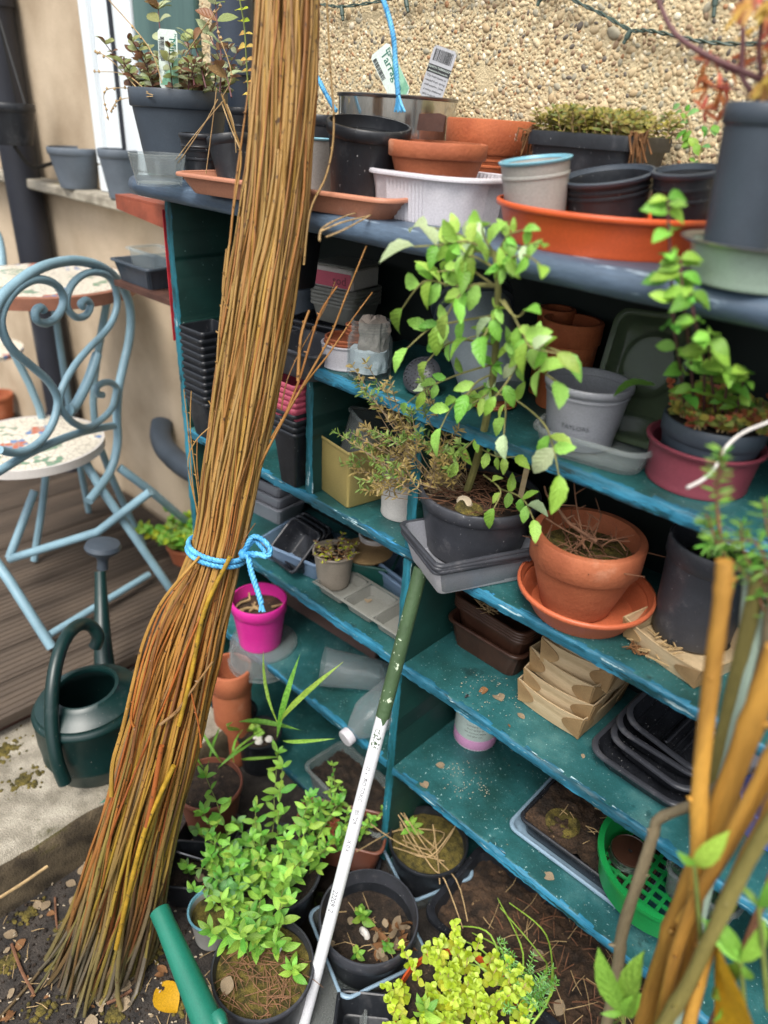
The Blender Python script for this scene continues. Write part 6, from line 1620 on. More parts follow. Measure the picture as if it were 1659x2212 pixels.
for i in range(NR + NX):
    rho = math.sqrt((i + .5) / NR) if i < NR else math.sqrt(R(0, .92)); th = i * 2.39996 + R(-.3, .3)
    r0 = R(.0022, .0034) if R(0, 1) < .72 else R(.0034, .0046); sd = R(0, 100); m = random.choices(range(8), rodw)[0]
    st = 0 if R(0, 1) < .8 else random.randrange(1, 10); en = NA if R(0, 1) < .75 else random.randrange(NA - 20, NA)
    tw = R(-.5, .5); pts = []; rad = []
    hook = Vector((R(-1.5, .9), R(-1.0, .4), 0)) * R(.0, .06) * (1 if R(0, 1) < .6 else .2)
    for k in range(st, en):
        t = k / (NA - 1)
        q = min(1., rho * (1 + .32 * noise.noise(Vector((sd, t * 5, 0))))); a = th + tw * (t - .4) + .75 * noise.noise(Vector((sd, t * 3.2, 7)))
        rr = ar[k] * .96
        tie = math.exp(-((t - .42) / .05) ** 2)
        p = ap[k] + (sdir * math.cos(a) + cdir * math.sin(a) * .9) * rr * q
        wob = Vector((noise.noise(Vector((sd, t * 14, 1))), noise.noise(Vector((sd, t * 14, 2))), 0)) * .004 * (1 - tie)
        p = p + wob
        if t < .16: p = p + hook * ((.16 - t) / .16) ** 2
        if p.z < GROUND_Z + .004: p.z = GROUND_Z + .004
        pts.append(p - b0); rad.append(r0 * (1.05 - 1.0 * t) if t < .45 else r0 * (.6 - .16 * (t - .45)))
    if i >= NR:
        fill.add(*tube(pts, rad, 5, False), m); continue
    mb = MB(); mb.add(*tube(pts, rad, 6))
    for k in range(2, len(pts) - 1, 4):
        if R(0, 1) < .55:
            mb.add(*lathe([(0, -rad[k]), (rad[k] * .7, 0), (0, rad[k] * 1.3)], 5), 0, Matrix.Translation(pts[k] + Vector((R(-1, 1), -1, 0)).normalized() * rad[k] * .7))
    mb.build('rod', wm[m], bundle, 60)
fill.build('rods', wm, bundle, 60, kind='stuff')
# loose rods and side twigs that leave the bundle
def C5(u, v): return ((500 + u / 2.074) / 1.507, (800 + v / 2.074) / 1.507)
def C0(u, v): return ((u / 2.37) / 1.507, (1600 + v / 2.37) / 1.507)
def C1(u, v): return (u / 1.508 / 1.507, v / 1.508 / 1.507)
loose = [([C5(*q) for q in ((1430, 0), (1300, 320), (1190, 600), (1060, 840), (870, 1170), (700, 1500))], .0022, 2), ([C5(*q) for q in ((1235, 270), (1130, 430), (1070, 600), (980, 900), (880, 1150))], .0022, 7), ([C5(*q) for q in ((1470, 310), (1330, 500), (1180, 720), (1010, 940), (790, 1290))], .0016, 2),
         ([C5(*q) for q in ((1220, 240), (1150, 420), (1000, 680), (900, 900), (860, 1100))], .0012, 6), ([C5(*q) for q in ((510, 0), (470, 350), (440, 650), (420, 1000), (360, 1450))], .0022, 0), ([C5(*q) for q in ((495, 20), (470, 300), (505, 420))], .0018, 0),
         ([C5(*q) for q in ((210, 960), (240, 1250), (270, 1600), (320, 1900))], .0012, 1), ([C5(*q) for q in ((260, 970), (255, 1250), (300, 1600), (330, 1850))], .0012, 1), ([C5(*q) for q in ((300, 1290), (300, 1500), (340, 1800))], .0012, 2), ([C5(*q) for q in ((410, 1190), (300, 1290), (240, 1420), (260, 1600), (330, 1880))], .0012, 1), ([C5(*q) for q in ((375, 1035), (420, 1110), (480, 1200))], .0014, 1),
         ([C5(*q) for q in ((1040, 420), (985, 600), (968, 880))], .003, 2), ([C5(*q) for q in ((690, 1810), (640, 1880), (600, 1950))], .0012, 6),
         ([C1(*q) for q in ((1600, 0), (1615, 300), (1635, 640), (1600, 860), (1520, 1040), (1490, 1300))], .0020, 5), ([C1(*q) for q in ((1225, 420), (1190, 680), (1160, 900), (1130, 1200))], .0018, 2), ([C1(*q) for q in ((1090, 470), (1150, 640), (1185, 780), (1150, 1020), (1110, 1360))], .0016, 1),
         ([C0(*q) for q in ((1560, 420), (1300, 720), (1160, 1000), (1080, 1300), (1000, 1650), (930, 1900), (920, 2133))], .0042, 4), ([C0(*q) for q in ((1500, 500), (1280, 800), (1180, 1060), (1110, 1300), (1060, 1560), (1080, 1640))], .0028, 2), ([C0(*q) for q in ((1540, 520), (1320, 850), (1230, 1100), (1190, 1300), (1110, 1600), (1060, 1900))], .0030, 6), ([C0(*q) for q in ((1659, 1180), (1480, 1420), (1400, 1530), (1275, 1630))], .0034, 5), ([C0(*q) for q in ((1500, 1400), (1560, 1650), (1575, 1790))], .0022, 7)]
for path, r, m in loose:
    pts = spline([on_line(*q) + cdir * (float(np.interp(q[1], [0, 1188, 2100], [axis_r[-2], axis_r[5], axis_r[0]])) * (1.0 if path[0][1] > 1100 or r > .0029 else .3)) for q in path], 5)
    mb = MB(); k = len(pts); mb.add(*tube([p - b0 for p in pts], [r * (.55 + .45 * i / k) for i in range(k)], 6))
    for i in range(3, k - 1, 3):
        d = Vector((R(-1, 1), R(-1, 0), R(.2, 1))).normalized() * R(.002, .006); mb.add(*tube([pts[i] - b0, pts[i] - b0 + d], [r * .7, r * .3], 5))
    mb.build('rod', wm[m], bundle, 60)
# yellow and orange marked rods of the front
for path, r, mm in (([(500, 1180), (430, 1300), (438, 1240)][:1] + [(447, 1290), (420, 1420), (395, 1520)], .0038, 4), ([(385, 1600), (330, 1720), (300, 1830), (270, 1960)], .0044, 4), ([(360, 1560), (345, 1650), (330, 1720)], .0045, 7)):
    pts = spline([on_line(*q) + cdir * float(np.interp(q[1], [1188, 2100], [axis_r[5], axis_r[0]])) for q in path], 5)
    MB().add(*tube([p - b0 for p in pts], r, 7)).build('rod', mat('bright_yellow_bark', '#98781f', .55, .3, 40, .4, 120, spots=[(.34, hexlin('#54421c'), 50, .06)]) if mm == 4 else wm[mm], bundle, 60)
# blue twine tie
tie = thing('blue_twine', 'bright blue twine tied in a bow round the willow bundle', 'twine', on_line(470, 1188))
kc = on_line(469, 1188); up_ = (ld * 1. + Vector((0, 0, 0))).normalized(); tr = axis_r[5] * 1.10
def tie_pt(a, h): return kc + (sdir * math.cos(a) + cdir * math.sin(a) * .95) * tr + ld * h
for h0, h1 in ((.006, .001), (-.004, -.008)):
    pts = [tie_pt(a, h0 + (h1 - h0) * (.5 + .5 * math.sin(a))) for a in np.linspace(0, 2 * PI, 120)]
    rope(pts, .0042, m_twine, tie, tie.location, 'turn', .02)
kn = on_line(527, 1182) + cdir * tr * .6
def tp(u, v, dz=0.): 
    t = depth(kn) - dz; return W(u, v, t=t)
rope(resample(spline([kn, tp(545, 1160, .004), tp(570, 1168, .010), tp(584, 1188, .012), tp(576, 1202, .010), tp(553, 1196, .006), kn], 8), .0015), .0042, m_twine, tie, tie.location, 'bow_loop', .02)
rope(resample(spline([kn, tp(548, 1168, -.004), tp(563, 1180, .0), tp(572, 1194, .002), tp(556, 1200, .004), kn], 8), .0015), .0036, m_twine, tie, tie.location, 'bow_loop', .02)
rope(resample(spline([kn, tp(536, 1205, .006), tp(544, 1240, .008), tp(556, 1275, .006), tp(565, 1305, .004)], 8), .0015), .0046, m_twine, tie, tie.location, 'tail', .02)
mb = MB()
for i in range(8): mb.add(*tube([tp(564, 1300, .004), tp(560 + i * 1.8, 1318 + R(-2, 6), .004 + R(-.004, .004))], [.0022, .0014], 5))
mb.build('frayed_end', m_twine, tie, off=tie.location)
mb = MB(); mb.add(*lathe([(0, -.008), (.007, -.004), (.008, .002), (.005, .007), (0, .008)], 12), 0, Matrix.Translation(kn - tie.location)); mb.build('knot', m_twine, tie)

# ------------------------------------------------------------------ white pipe with flaking green top
pa = W(652, 2225, z=GROUND_Z + .004); pb = W(910, 1226, y=-.030); pm = W(833, 1555, y=0)
tt_ = ((pm - CAM).normalized())
pd = (pb - pa).normalized(); PL = (pb - pa).length
pipe = thing('plastic_pipe', 'white plastic pipe with a flaking green painted upper half leaning on the shelves', 'pipe', pa)
pipe.rotation_euler = pd.to_track_quat('Z', 'Y').to_euler()
ks = min(range(1000), key=lambda i: abs(pix(pa.lerp(pb, i / 1000))[1] - 1548)) / 1000
R0 = .0112
MB().add(*lathe([(R0, 0), (R0, PL * ks), (R0 - .002, PL * ks), (R0 - .002, 0)], 28, True)).build('white_section', m_pvc, pipe)
MB().add(*lathe([(R0 + .0007, PL * ks + .0002), (R0 + .0009, PL * ks + .004), (R0 + .0009, PL - .002), (R0 - .002, PL), (R0 - .002, PL * ks + .0002)], 28, True, fn=lambda r, z, a: (r, z - (.012 * max(0, math.sin(3 * a + 1)) ** 2 if z < PL * ks + .003 else 0)))).build('green_section', m_sleeve, pipe)
inv = (Matrix.Translation(pa) @ pipe.rotation_euler.to_matrix().to_4x4()).inverted()
cl = inv @ CAM; a_c = math.atan2(cl.y, cl.x)
def pipe_text(s, v, size, da=0.):
    k = min(range(1000), key=lambda i: abs(pix(pa.lerp(pb, i / 1000))[1] - v)) / 1000
    tm = text_mesh(s, size, m_ink, pipe, Matrix.Identity(4))
    for vv in tm.data.vertices:
        an = a_c + da + vv.co.y / (R0 + .0003); vv.co = ((R0 + .0003) * math.cos(an), (R0 + .0003) * math.sin(an), PL * k - vv.co.x)
pipe_text('2220912', 1940, .013, -.35); pipe_text('X 0 K', 1820, .010, -.2); pipe_text('BS 7291', 1760, .010, -.2); pipe_text('NO TOXIC', 1700, .009, -.2); pipe_text('22 x 17', 1665, .009, -.2)
mb = MB()
for i in range(60):
    mb.add(*box(R0 + .0002, R0 + .0005, -.001 * R(.4, 1), .001 * R(.4, 1), 0, R(.001, .003)), 0, Matrix.Translation((0, 0, PL * ks - .035 + R(-.02, .015))) @ Matrix.Rotation(a_c + R(-.7, .5), 4, 'Z'))
mb.build('paint_flecks', m_sleeve, pipe, kind='stuff')

# ------------------------------------------------------------------ green spout at the bottom
s0 = W(345, 1968, z=-.40); s1 = W(458, 2230, z=-.43); sdv = (s1 - s0).normalized()
sp = thing('green_spout', 'green plastic spout pointing up at the bottom beside the willow foot', 'spout', s0)
sp.rotation_euler = sdv.to_track_quat('Z', 'Y').to_euler(); SL = (s1 - s0).length
rA = 21 * depth(s0) / FD; rB = 33 * depth(s1) / FD
MB().add(*lathe([(rA * .95, 0), (rA * 1.02, .0), (rA * 1.02, .012), (rA, .022), (rA * .99, .026), (rB, SL), (rB * 1.1, SL + .05), (rB * 1.1 - .003, SL + .05), (rA * .85, .02), (rA * .85, .001)], 32, True)).build('tube', m_greenpl, sp, 40)
MB().add(*lathe([(0, -.006), (.010, -.004), (.013, .006), (.010, .02), (0, .022)], 14), 0, Matrix.Translation((0, 0, SL - .012)) @ Matrix.Rotation(0, 4, 'X') @ Matrix.Translation(((inv.to_3x3() @ Vector((0, 0, 0))).x, 0, 0)) @ Matrix.Translation((rB * .6, rB * .75, 0))).build('stub', m_greenpl, sp)
e_ = s1 + sdv * .05
MB().add(*tube(spline([(0, 0, SL + .03), (0, .0, SL + .09), sp.rotation_euler.to_matrix().inverted() @ (Vector((e_.x + .07, e_.y - .10, GROUND_Z + .045)) - s0)], 5), rB * 1.1, 20)).build('neck', m_greenpl, sp)

# ------------------------------------------------------------------ watering can on the step
wc0 = fit(172, 1694, SLAB_Z + .001, 205, 1420, .8)
cc = wc0[0]; can = thing('watering_can', 'dark green plastic watering can standing on the concrete step', 'watering can', cc)
r_ = .110; H = .205
el_ = lambda r, z, a: (r * (1 + .06 * math.cos(2 * (a - .9))), z)
def tilt_top(r, z, a): return (r * (1 + .05 * math.cos(2 * (a - 1.2))), z + (.10 * (z / H) ** 2 * r * math.sin(a - .35)))
prof = [(0, .004), (r_ * .70, .002), (r_ * .80, .0), (r_ * .86, .012), (r_ * .96, .05), (r_ * .975, .055), (r_ * .965, .061), (r_ * 1.0, .11), (r_ * .99, .165), (r_ * 1.01, .17), (r_ * 1.01, .177), (r_ * .96, .182), (r_ * .93, .186), (r_ * .93, .192), (r_ * .86, .198), (r_ * .64, .211), (r_ * .60, .219), (r_ * .54, .220), (r_ * .52, .214), (r_ * .54, .205), (r_ * .90, .16), (r_ * .90, .06), (0, .02)]
MB().add(*lathe(prof, 56, fn=tilt_top)).build('body', m_canbody, can, 50)
tcan = depth(cc + Vector((0, 0, .1)))
hp = [((205, 1398), .05), ((212, 1375), .045), ((196, 1352), .03), ((172, 1350), 0), ((146, 1372), -.06), ((125, 1420), -.10), ((113, 1490), -.125), ((112, 1570), -.13), ((122, 1640), -.125), ((140, 1690), -.105)]
hpt = spline([W(*q, t=tcan + d) for q, d in hp], 6)
MB().add(*tube(hpt, [.0145] * len(hpt), 14)).build('handle', m_canbody, can, off=cc)
sp_ = spline([W(236, 1560, t=tcan + .10), W(226, 1440, t=tcan + .13), W(222, 1380, t=tcan + .14), W(219, 1300, t=tcan + .16), W(217, 1235, t=tcan + .17)], 5)
k = len(sp_); MB().add(*tube(sp_, [.028 - .014 * min(1, i / (k - 1) * 1.1) for i in range(k)], 20)).build('spout', m_canbody, can, off=cc)
rp_ = W(222, 1225, t=tcan + .17) - cc; M_ = Matrix.Translation(rp_) @ Matrix.Rotation(-.15, 4, 'X')
MB().add(*lathe([(0, -.004), (.014, -.004), (.013, .018), (.016, .03), (.040, .048), (.044, .056), (.040, .066), (.02, .072), (0, .073)], 32), 0, M_).build('rose', m_slate, can)

# ------------------------------------------------------------------ garden chair, table, deck things
def C4(u, v): return (u / 2.2116 / 1.507, (700 + v / 2.2116) / 1.507)
A_ = W(0, 1079, z=.095); B_ = W(256, 925, z=.095)
hd = (B_ - A_); hd.z = 0; hd.normalize(); pn = hd.cross(Vector((0, 0, 1)))
def onp(u, v, off=0.):
    r = ray(u, v); t = (A_ + pn * off - CAM).dot(pn) / r.dot(pn); return CAM + r * t
chair = thing('garden_chair', 'pale blue metal garden chair with scrolled back and mosaic seat on the deck', 'chair', Vector((A_.x, A_.y, DECK_Z)))
co = chair.location
def cbar(name, pts, r, sm=True, par=chair, o=co):
    MB().add(*tube(spline(pts, 5) if sm else pts, r, 10)).build(name, m_chair, par, off=o)
P4 = lambda L, off=0.: [onp(*C4(*q), off) for q in L]
cbar('back_hoop', P4([(-150, 1250), (-120, 950), (-60, 760), (0, 610), (110, 500), (250, 400), (400, 345), (560, 330), (720, 370), (840, 460), (920, 600), (942, 740), (930, 900), (890, 1080), (855, 1250), (842, 1450), (845, 1650), (790, 1850), (640, 2060)]), .0118)
cbar('scroll', P4([(318, 690), (292, 665), (255, 695), (265, 755), (330, 778), (400, 742), (450, 660), (455, 590), (420, 520), (350, 475), (250, 465), (150, 510), (70, 590), (20, 690), (8, 780), (40, 890), (110, 990), (230, 1090), (350, 1200), (410, 1310), (410, 1400), (370, 1520), (300, 1620), (200, 1690), (100, 1712), (0, 1690)], .004), .0095)
cbar('scroll', P4([(600, 665), (582, 640), (620, 612), (652, 650), (620, 720), (550, 737), (490, 680), (480, 600), (520, 500), (600, 430), (690, 412), (780, 442), (830, 530), (845, 640), (810, 760), (740, 860), (640, 960), (540, 1080), (460, 1220), (430, 1330), (450, 1410), (520, 1490), (620, 1530), (720, 1480), (800, 1400), (830, 1310), (835, 1240), (790, 1205), (735, 1212), (695, 1245), (705, 1290), (740, 1295)], .006), .0088)
cbar('back_rail', P4([(-120, 1900), (0, 1840), (200, 1720), (400, 1630), (600, 1560), (850, 1510)], -.004), .010)
for L in ([(700, 1000), (640, 1180), (545, 1370), (500, 1400)],): cbar('back_bar', P4(L, .01), .013)
def mosaic(name):
    m = bpy.data.materials.new(name); m.use_nodes = True; n, l = m.node_tree.nodes, m.node_tree.links; b = n['Principled BSDF']
    tc = n.new('ShaderNodeTexCoord'); vo = n.new('ShaderNodeTexVoronoi'); vo.inputs['Scale'].default_value = 60; l.new(tc.outputs['Object'], vo.inputs['Vector'])
    nz = n.new('ShaderNodeTexNoise'); nz.inputs['Scale'].default_value = 9; nz.inputs['Detail'].default_value = 1; l.new(vo.outputs['Position'], nz.inputs['Vector'])
    rp = n.new('ShaderNodeValToRGB'); rp.color_ramp.interpolation = 'CONSTANT'; e = rp.color_ramp.elements
    e[0].position = 0; e[0].color = (*hexlin('#b4614a'), 1); e[1].position = .36; e[1].color = (*hexlin('#d5cfc0'), 1)
    for p, c in ((.30, '#5a7fb0'), (.33, '#e0d9cb'), (.60, '#6f8f78'), (.67, '#d9d3c4'), (.74, '#7d9f8a')): k = e.new(p); k.color = (*hexlin(c), 1)
    l.new(nz.outputs['Fac'], rp.inputs[0]); v2 = n.new('ShaderNodeTexVoronoi'); v2.feature = 'DISTANCE_TO_EDGE'; v2.inputs['Scale'].default_value = 60; l.new(tc.outputs['Object'], v2.inputs['Vector'])
    r2 = n.new('ShaderNodeValToRGB'); r2.color_ramp.elements[0].position = .03; r2.color_ramp.elements[1].position = .08; l.new(v2.outputs['Distance'], r2.inputs[0])
    mx = n.new('ShaderNodeMixRGB'); mx.inputs[1].default_value = (*hexlin('#a79f92'), 1); l.new(r2.outputs[0], mx.inputs[0]); l.new(rp.outputs[0], mx.inputs[2]); l.new(mx.outputs[0], b.inputs['Base Color']); b.inputs['Roughness'].default_value = .3
    return m
m_mos = mosaic('floral_mosaic')
sc0 = W(66, 958, z=DECK_Z + .45)
MB().add(*lathe([(0, .0), (.182, .0), (.182, .006), (0, .006)], 56), 0, Matrix.Translation(sc0 - co)).build('mosaic_seat', m_mos, chair, 30)
MB().add(*lathe([(.1825, -.016), (.19, -.016), (.19, .007), (.1825, .007)], 56, True), 0, Matrix.Translation(sc0 - co)).build('seat_band', m_cream, chair, 30)
tch = depth(onp(222, 1031))
for nm, L, r in (('leg', [W(175, 985, t=tch), W(215, 1110 - 60, t=tch), W(372, 1278, z=DECK_Z + .01)], .012), ('leg', [W(325, 1062, t=tch - .0), W(211, 1149, t=tch + .05), W(20, 1208, t=tch + .1)], .012), ('leg', [W(-60, 1140, t=tch - .05), W(20, 1254, t=tch - .08), W(112, 1399, z=DECK_Z + .01)], .013),
                 ('stretcher', [W(107, 1371, z=DECK_Z + .035), W(322, 1241, z=DECK_Z + .035)], .010), ('leg', [W(258, 1010, t=tch + .05), W(330, 1064, t=tch + .12), W(430, 1150, z=DECK_Z + .01)], .012), ('stretcher', [W(20, 1205, t=tch + .1), W(75, 1060, t=tch + .12)], .012)):
    cbar(nm, L, r, False)
TH = .84
tc_ = W(100, 603, z=DECK_Z + TH)
tab = thing('mosaic_table', 'round mosaic topped garden table with a terracotta edge behind the chair', 'table', Vector((tc_.x, tc_.y, DECK_Z)))
rT = 186 * depth(tc_) / FD
MB().add(*lathe([(0, TH - .02), (rT - .012, TH - .02), (rT - .012, TH + .002), (0, TH + .002)], 72)).build('mosaic_top', m_mos, tab, 30)
MB().add(*lathe([(rT - .0115, TH - .03), (rT, TH - .03), (rT + .001, TH), (rT - .0115, TH + .0025)], 72, True)).build('edge_band', mat('terracotta_edge', '#8a5c49', .5, .1), tab, 30)
for k in range(3):
    a = k * 2.1 + .6; MB().add(*tube(spline([(math.cos(a) * rT * .75, math.sin(a) * rT * .75, TH - .025), (math.cos(a) * .08, math.sin(a) * .08, TH / 2), (math.cos(a) * rT * .8, math.sin(a) * rT * .8, .01)], 6), .011, 8)).build('leg', m_chair, tab)
ch2 = thing('garden_chair', 'second pale blue garden chair, only its back edge showing at the far left', 'chair', W(-20, 700, t=depth(tc_) + .2))
ch2.location.z = DECK_Z
MB().add(*tube(spline([W(-60, 480, t=depth(tc_) + .25), W(-12, 500, t=depth(tc_) + .25), W(4, 560, t=depth(tc_) + .25), W(2, 640, t=depth(tc_) + .25), W(-20, 760, t=depth(tc_) + .25)], 6), .014, 10)).build('back_hoop', m_chair, ch2, off=ch2.location)
for dx in (-.32, -.35):
    for dy in (0, .3): MB().add(*tube([(dx, dy, .44), (dx - .02, dy, .0)], .012, 8)).build('leg', m_chair, ch2)
MB().add(*lathe([(0, .44), (.15, .44), (.15, .455), (0, .455)], 40), 0, Matrix.Translation((-.5, .1, 0))).build('mosaic_seat', m_mos, ch2)
pot('orange terracotta pot on the deck under the table at the far left', (Vector((W(6, 900, z=DECK_Z).x, W(6, 900, z=DECK_Z).y, DECK_Z + .001)), .06, .11), m_terra, .75, .25, .05, .005)
g = fit(402, 1225, DECK_Z + .001, 84, 1172, .75)
pot('small terracotta pot of leafy plant on the deck beside the shelves', g, m_terra, .75, .25, .05, .005, soil=.1)
dp = g[0] + Vector((0, 0, g[2] * .9))
herb('leafy_plant', 'leafy green and yellow plant in the small terracotta pot on the deck', 'plant', dp, leafset([m_herb[1], m_herb[0], m_jenny[0]], 2, wid=.7, fold=.2, droop=.3), m_greenstem, 18, g[1] * .8, .11, .038, .025, .9, .3, hv=.6, bias=(-.2, -.1))
# pots on the sill, hanging basket
for (u, v, y, w, vt, lb) in ((160, 0, YW - .035, 112, 318, 'dark blurred planter on the window sill, left one'), (258, 0, YW - .035, 92, 322, 'dark ridged planter on the window sill, right one')):
    gq_ = fitc(u, vt, y, w, z_sill + .001); pot(lb, gq_, m_sill, .68, .18, .05, soil=.15, name='sill_planter', cat='planter')
hb_ = fitc(15, 222, .16, 110, W(15, 310, y=.16).z)
hp_ = pot('dark hanging pot on the rendered wall at the upper left edge', hb_, m_black, .7, .2, .05, soil=.1, name='hanging_pot')
MB().add(*tube(spline([(0, YW - .16 - .0, -.05), (0, .05, -.06), (0, .0, -.004)], 4), .006, 8)).build('bracket', m_ink, hp_)
for a in (0, 2.1, 4.2): MB().add(*tube([(math.cos(a) * hb_[1], math.sin(a) * hb_[1], hb_[2]), (0, .02, hb_[2] + .22)], .003, 5)).build('hanger', m_ink, hp_)

# ------------------------------------------------------------------ foreground stems at the right
fgb = W(1400, 2500, y=-.215)
fg = thing('foreground_willow', 'thick ochre and grey willow stems leaning up in the right foreground', 'willow', Vector((fgb.x, -.215, GROUND_Z)))
def fstem(path, wpx, y, m, taper=.75, kind='stem', dy=.0):
    pts = []
    for i, q in enumerate(path): pts.append(W(*q, y=y + dy * i / max(1, len(path) - 1)))
    r = wpx / 2 * depth(pts[0]) / FD; pts = spline(pts, 6); k = len(pts)
    sd = R(0, 99); rad = [r * (1 - (1 - taper) * i / k) * (1 + .10 * noise.noise(Vector((i * .9, sd, 0)))) * (1.14 if i % 7 == 3 else 1) for i in range(k)]
    mb = MB(); mb.add(*tube(pts, rad, 12))
    for i in range(3, k - 2, 7):
        dv_ = Vector((R(-1, 1), R(-1, 0), R(.3, 1))).normalized(); mb.add(*tube([pts[i], pts[i] + dv_ * rad[i] * 1.5, pts[i] + dv_ * rad[i] * 2.], [rad[i] * .4, rad[i] * .3, rad[i] * .1], 6))
    mb.build(kind, m_willowf[m], fg, 60, off=fg.location)
YF = -.215
fstem([(1230, 2600), (1322, 2160), (1345, 2010), (1390, 1870), (1412, 1800), (1425, 1768), (1500, 1735), (1560, 1690)], 21, YF + .03, 1, .6)
fstem([(1290, 2700), (1350, 2400), (1400, 2190), (1470, 1975), (1540, 1790), (1610, 1600), (1680, 1400)], 40, YF, 0, .7)
fstem([(1300, 2700), (1440, 2200), (1500, 1960), (1512, 1700), (1535, 1480), (1560, 1290), (1565, 1212)], 25, YF - .02, 0, .8)
fstem([(1240, 2700), (1370, 2270), (1450, 2050), (1530, 1850), (1600, 1640), (1665, 1380), (1700, 1200)], 24, YF + .02, 1, .8)
fstem([(1330, 2700), (1420, 2240), (1480, 2000), (1560, 1840), (1660, 1640), (1720, 1500)], 22, YF - .04, 0, .7)
fstem([(1380, 2700), (1480, 2250), (1520, 2080), (1590, 1900), (1670, 1740), (1720, 1640)], 24, YF - .05, 0, .8)
fstem([(1300, 2700), (1400, 2300), (1490, 2120), (1580, 1930), (1650, 1800), (1720, 1700)], 24, YF - .06, 2, .8)
fstem([(1380, 2700), (1470, 2200), (1500, 1900), (1570, 1560), (1640, 1250)], 27, YF + .06, 2, .7)
fstem([(1470, 1990), (1560, 1860), (1640, 1720), (1700, 1640)], 22, YF - .03, 0, .8)
# foreground leafy plant
fl_ = leafset([m_herb[0], m_herb[0], m_herb[1]], 2, wid=.30, fold=.2, droop=.3)
P = Plant('leafy_shoot', 'bright green leafy shoots in the bottom right foreground', 'plant', W(1330, 2300, y=-.265), fl_, m_greenstem)
for b, tips in (((1345, 2190), ((1265, 2065), (1275, 2110), (1300, 2190), (1380, 2100), (1370, 2170), (1330, 2230))), ((1600, 2080), ((1520, 1985), (1545, 2140), (1680, 2010), (1560, 1960), (1640, 2150))), ((1570, 2160), ((1500, 2130), (1610, 2200), (1540, 2230))), ((1640, 1960), ((1600, 1900), (1690, 1920))), ((1500, 1870), ((1560, 1830), (1470, 1850)))):
    B0 = W(*b, y=-.27); P.stem([W(b[0] + 20, b[1] + 220, y=-.255), B0], .003, .002)
    for e in tips: E1 = W(*e, y=-.28 + R(-.02, .02)); P.leaf(B0, E1 - B0, (E1 - B0).length * .85, R(-.6, .6))
P.done()
yl = link('yellow_leaf', rl3, None); b = W(1545, 2260, y=-.28); e = W(1610, 2075, y=-.28); yl.matrix_basis = frame(b, e - b, roll=.9, s=(e - b).length); tag(yl, 'big blurred yellow leaf at the bottom right corner', 'leaf')
# rosemary at the right edge
ro = leafset([m_savory[0], m_herb[0]], 1, wid=.16, fold=.1, droop=.1)
rb0 = W(1660, 1450, y=-.16)
P = Plant('rosemary', 'blurred grey green rosemary sprigs at the right edge before the shelves', 'herb', rb0, ro, m_twig, cap=300)
for path in ([(1720, 1560), (1640, 1290), (1560, 1190), (1530, 1120)], [(1700, 1480), (1650, 1200), (1580, 1170), (1520, 1180)], [(1720, 1500), (1655, 1280), (1610, 1200), (1600, 1130)], [(1740, 1500), (1690, 1250), (1660, 1150), (1650, 1080)], [(1560, 1180), (1548, 1080), (1555, 1000), (1560, 970)], [(1740, 1500), (1680, 1320), (1640, 1230), (1570, 1240)], [(1560, 1190), (1540, 1150), (1525, 1110)]):
    pts = spline([W(*q, y=-.16) for q in path], 8); P.stem(pts, .0018, .001)
    for i in range(6, len(pts)):
        t = (pts[i] - pts[i - 1]).normalized()
        for k in range(3): P.leaf(pts[i] - t * R(0, .008), Matrix.Rotation(R(0, 6.28), 3, t) @ t.orthogonal() + t * .5, R(.009, .017))
P.stem(spline([rb0 + Vector((.05, -.02, .0)), rb0 + Vector((.08, -.05, -.3)), Vector((rb0.x + .1, rb0.y - .08, GROUND_Z))], 6), .003, .005)
P.done()
cn = MB().add(*tube([W(1634, 1235, y=-.14), W(1610, 1480, y=-.15), W(1500, 2000, y=-.16), W(1440, 2260, y=-.17)], .0105, 14)).build('pale_tube', m_tinpaint, None); tag(cn, 'pale green plastic tube standing behind the ochre stems', 'tube')

# ------------------------------------------------------------------ ground litter
def C7(u, v): return (u / 1.843 / 1.507, (2433 + v / 1.843) / 1.507)
lit = [(215, 920), (395, 810), (250, 980), (155, 1150), (370, 1155), (540, 735), (450, 890), (470, 1120), (545, 1600), (790, 1540), (945, 1310), (925, 1370), (30, 1650), (610, 720), (1260, 1480), (520, 1020), (330, 1000), (20, 1120), (700, 1420), (600, 1480)]
for i, q in enumerate(lit):
    leafat(*C7(*q), GROUND_Z + .007, R(.020, .032), 'small round tan leaf lying on the dark ground round the willow foot', 0 if R(0, 1) < .8 else 1, group='tan leaves on the ground')
leafat(*C7(1060, 1590), GROUND_Z + .008, .075, 'large bright yellow leaf lying beside the green spout', 2, 1.6)
for i in range(26):
    u, v = R(0, 330), R(1960, 2212)
    leafat(u, v, GROUND_Z + .005, R(.008, .016), 'tiny dry leaf scrap on the dark ground by the step', random.choice((0, 1)), group='leaf scraps on the ground')
def gstick(path, r, m, label, z=GROUND_Z + .006):
    o = MB().add(*tube(spline([W(*C7(*q), z=z) for q in path], 4), r, 6)).build('stick', m, None); tag(o, label, 'stick')
gstick([(0, 900), (150, 805), (285, 712)], .0032, m_straw, 'pale straight stick lying across the mossy side of the step', SLAB_Z - .03)
gstick([(-40, 1665), (200, 1390), (350, 1190), (430, 1080)], .0028, wm[2], 'thin orange willow rod lying on the ground at the lower left')
gstick([(70, 1180), (130, 1340), (205, 1480)], .003, m_twig, 'dark twig lying on the ground at the lower left')
gstick([(640, 1535), (720, 1500), (790, 1455)], .003, m_twig, 'short dark twig lying at the foot of the willow bundle')
gstick([(330, 900), (335, 1010), (345, 1090)], .0022, m_twig, 'thin dark twig lying left of the willow foot')
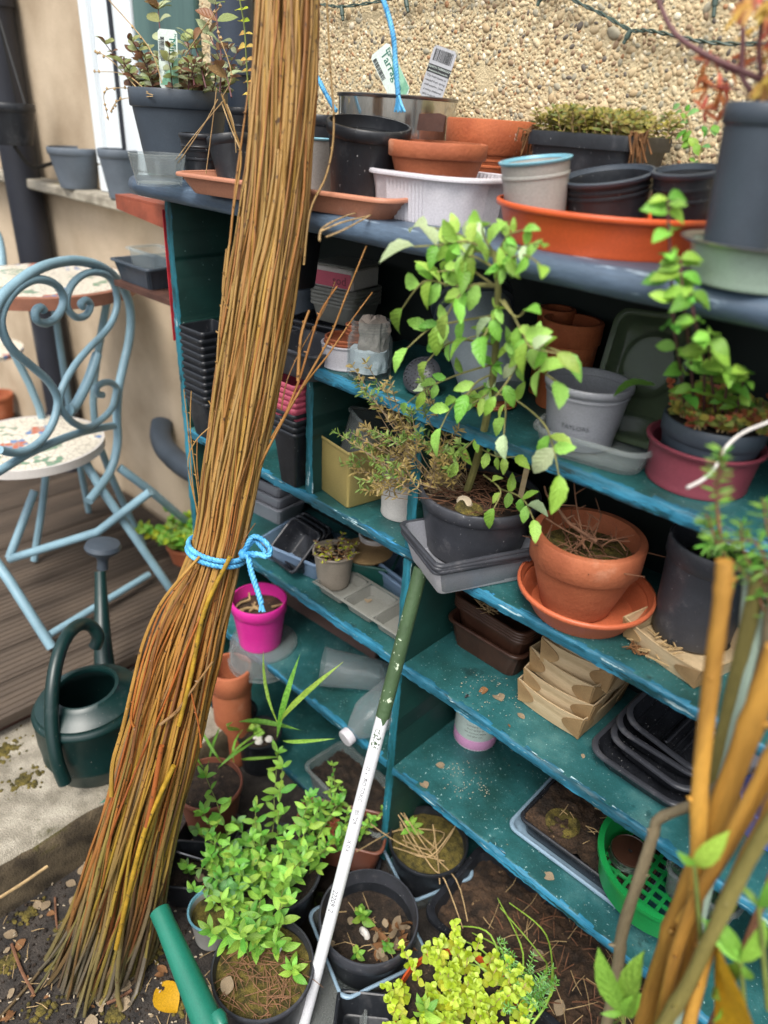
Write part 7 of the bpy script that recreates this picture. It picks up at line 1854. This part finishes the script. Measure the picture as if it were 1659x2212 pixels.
sticks('ground_litter', 'short straws and bark bits strewn over the dark ground', 'litter', W(180, 2080, z=GROUND_Z + .003), .3, 150, .035, m_straw, 0, .0008, .05, 'stuff')
sticks('ground_grit', 'pale grit and crumbs strewn over the dark ground', 'grit', W(200, 2080, z=GROUND_Z + .003), .34, 420, .006, m_stone, 0, .0014, .1, 'stuff')
def mosspatch(u, v, z, r, label, n=170):
    c = W(u, v, z=z); mb = MB()
    for i in range(n):
        a = R(0, 2 * PI); q = abs(random.gauss(0, .5)) * r; s_ = R(.003, .008) * (1.2 - min(1, q / r) * .7)
        if noise.noise(Vector((math.cos(a) * q * 50, math.sin(a) * q * 50, u))) < -.15: continue
        mb.add(*lathe([(0, -.002), (s_, -.001), (s_ * .8, s_ * .35), (s_ * .3, s_ * .5), (0, s_ * .5)], 6), 0, Matrix.Translation((math.cos(a) * q, math.sin(a) * q * 1.5, .002)))
    o = mb.build('moss_patch', m_moss, None, 80); o.location = c; tag(o, label, 'moss'); o['kind'] = 'stuff'
mosspatch(55, 1690, SLAB_Z - .002, .045, 'golden green moss patch on the concrete step'); mosspatch(5, 1625, SLAB_Z - .002, .05, 'golden moss at the left edge of the concrete step')
mosspatch(535, 2130, GROUND_Z, .03, 'low moss patch on the ground right of the willow foot')

mb = MB()
for i in range(900):
    x, y = W(R(-40, 420), R(1900, 2240), z=GROUND_Z).xy; s_ = R(.001, .0045) * R(.5, 1.2)
    mb.add(*lathe([(0, -s_ * .5), (s_, -s_ * .2), (s_ * .7, s_ * .5), (0, s_ * .7)], 5, fn=lambda r, z, a: (r * R(.7, 1.3), z)), 0, Matrix.Translation((x, y, GROUND_Z + .002)))
tag(mb.build('soil_crumbs', m_soil, None, 20, kind='stuff'), 'dark soil crumbs strewn over the ground round the willow foot', 'soil crumbs')
for k in range(7):
    u, v = ((60, 1975), (140, 2010), (20, 2080), (330, 2060), (400, 2165), (90, 2180), (250, 2190))[k]
    mosspatch(u, v, GROUND_Z, .03, ('low moss where the step meets the ground, left', 'low moss where the step meets the ground, middle', 'low moss at the left edge of the dark ground', 'low moss at the right side of the willow foot', 'low moss beside the yellow leaf', 'low moss in the bottom left corner', 'low moss in front of the willow foot')[k], 60)
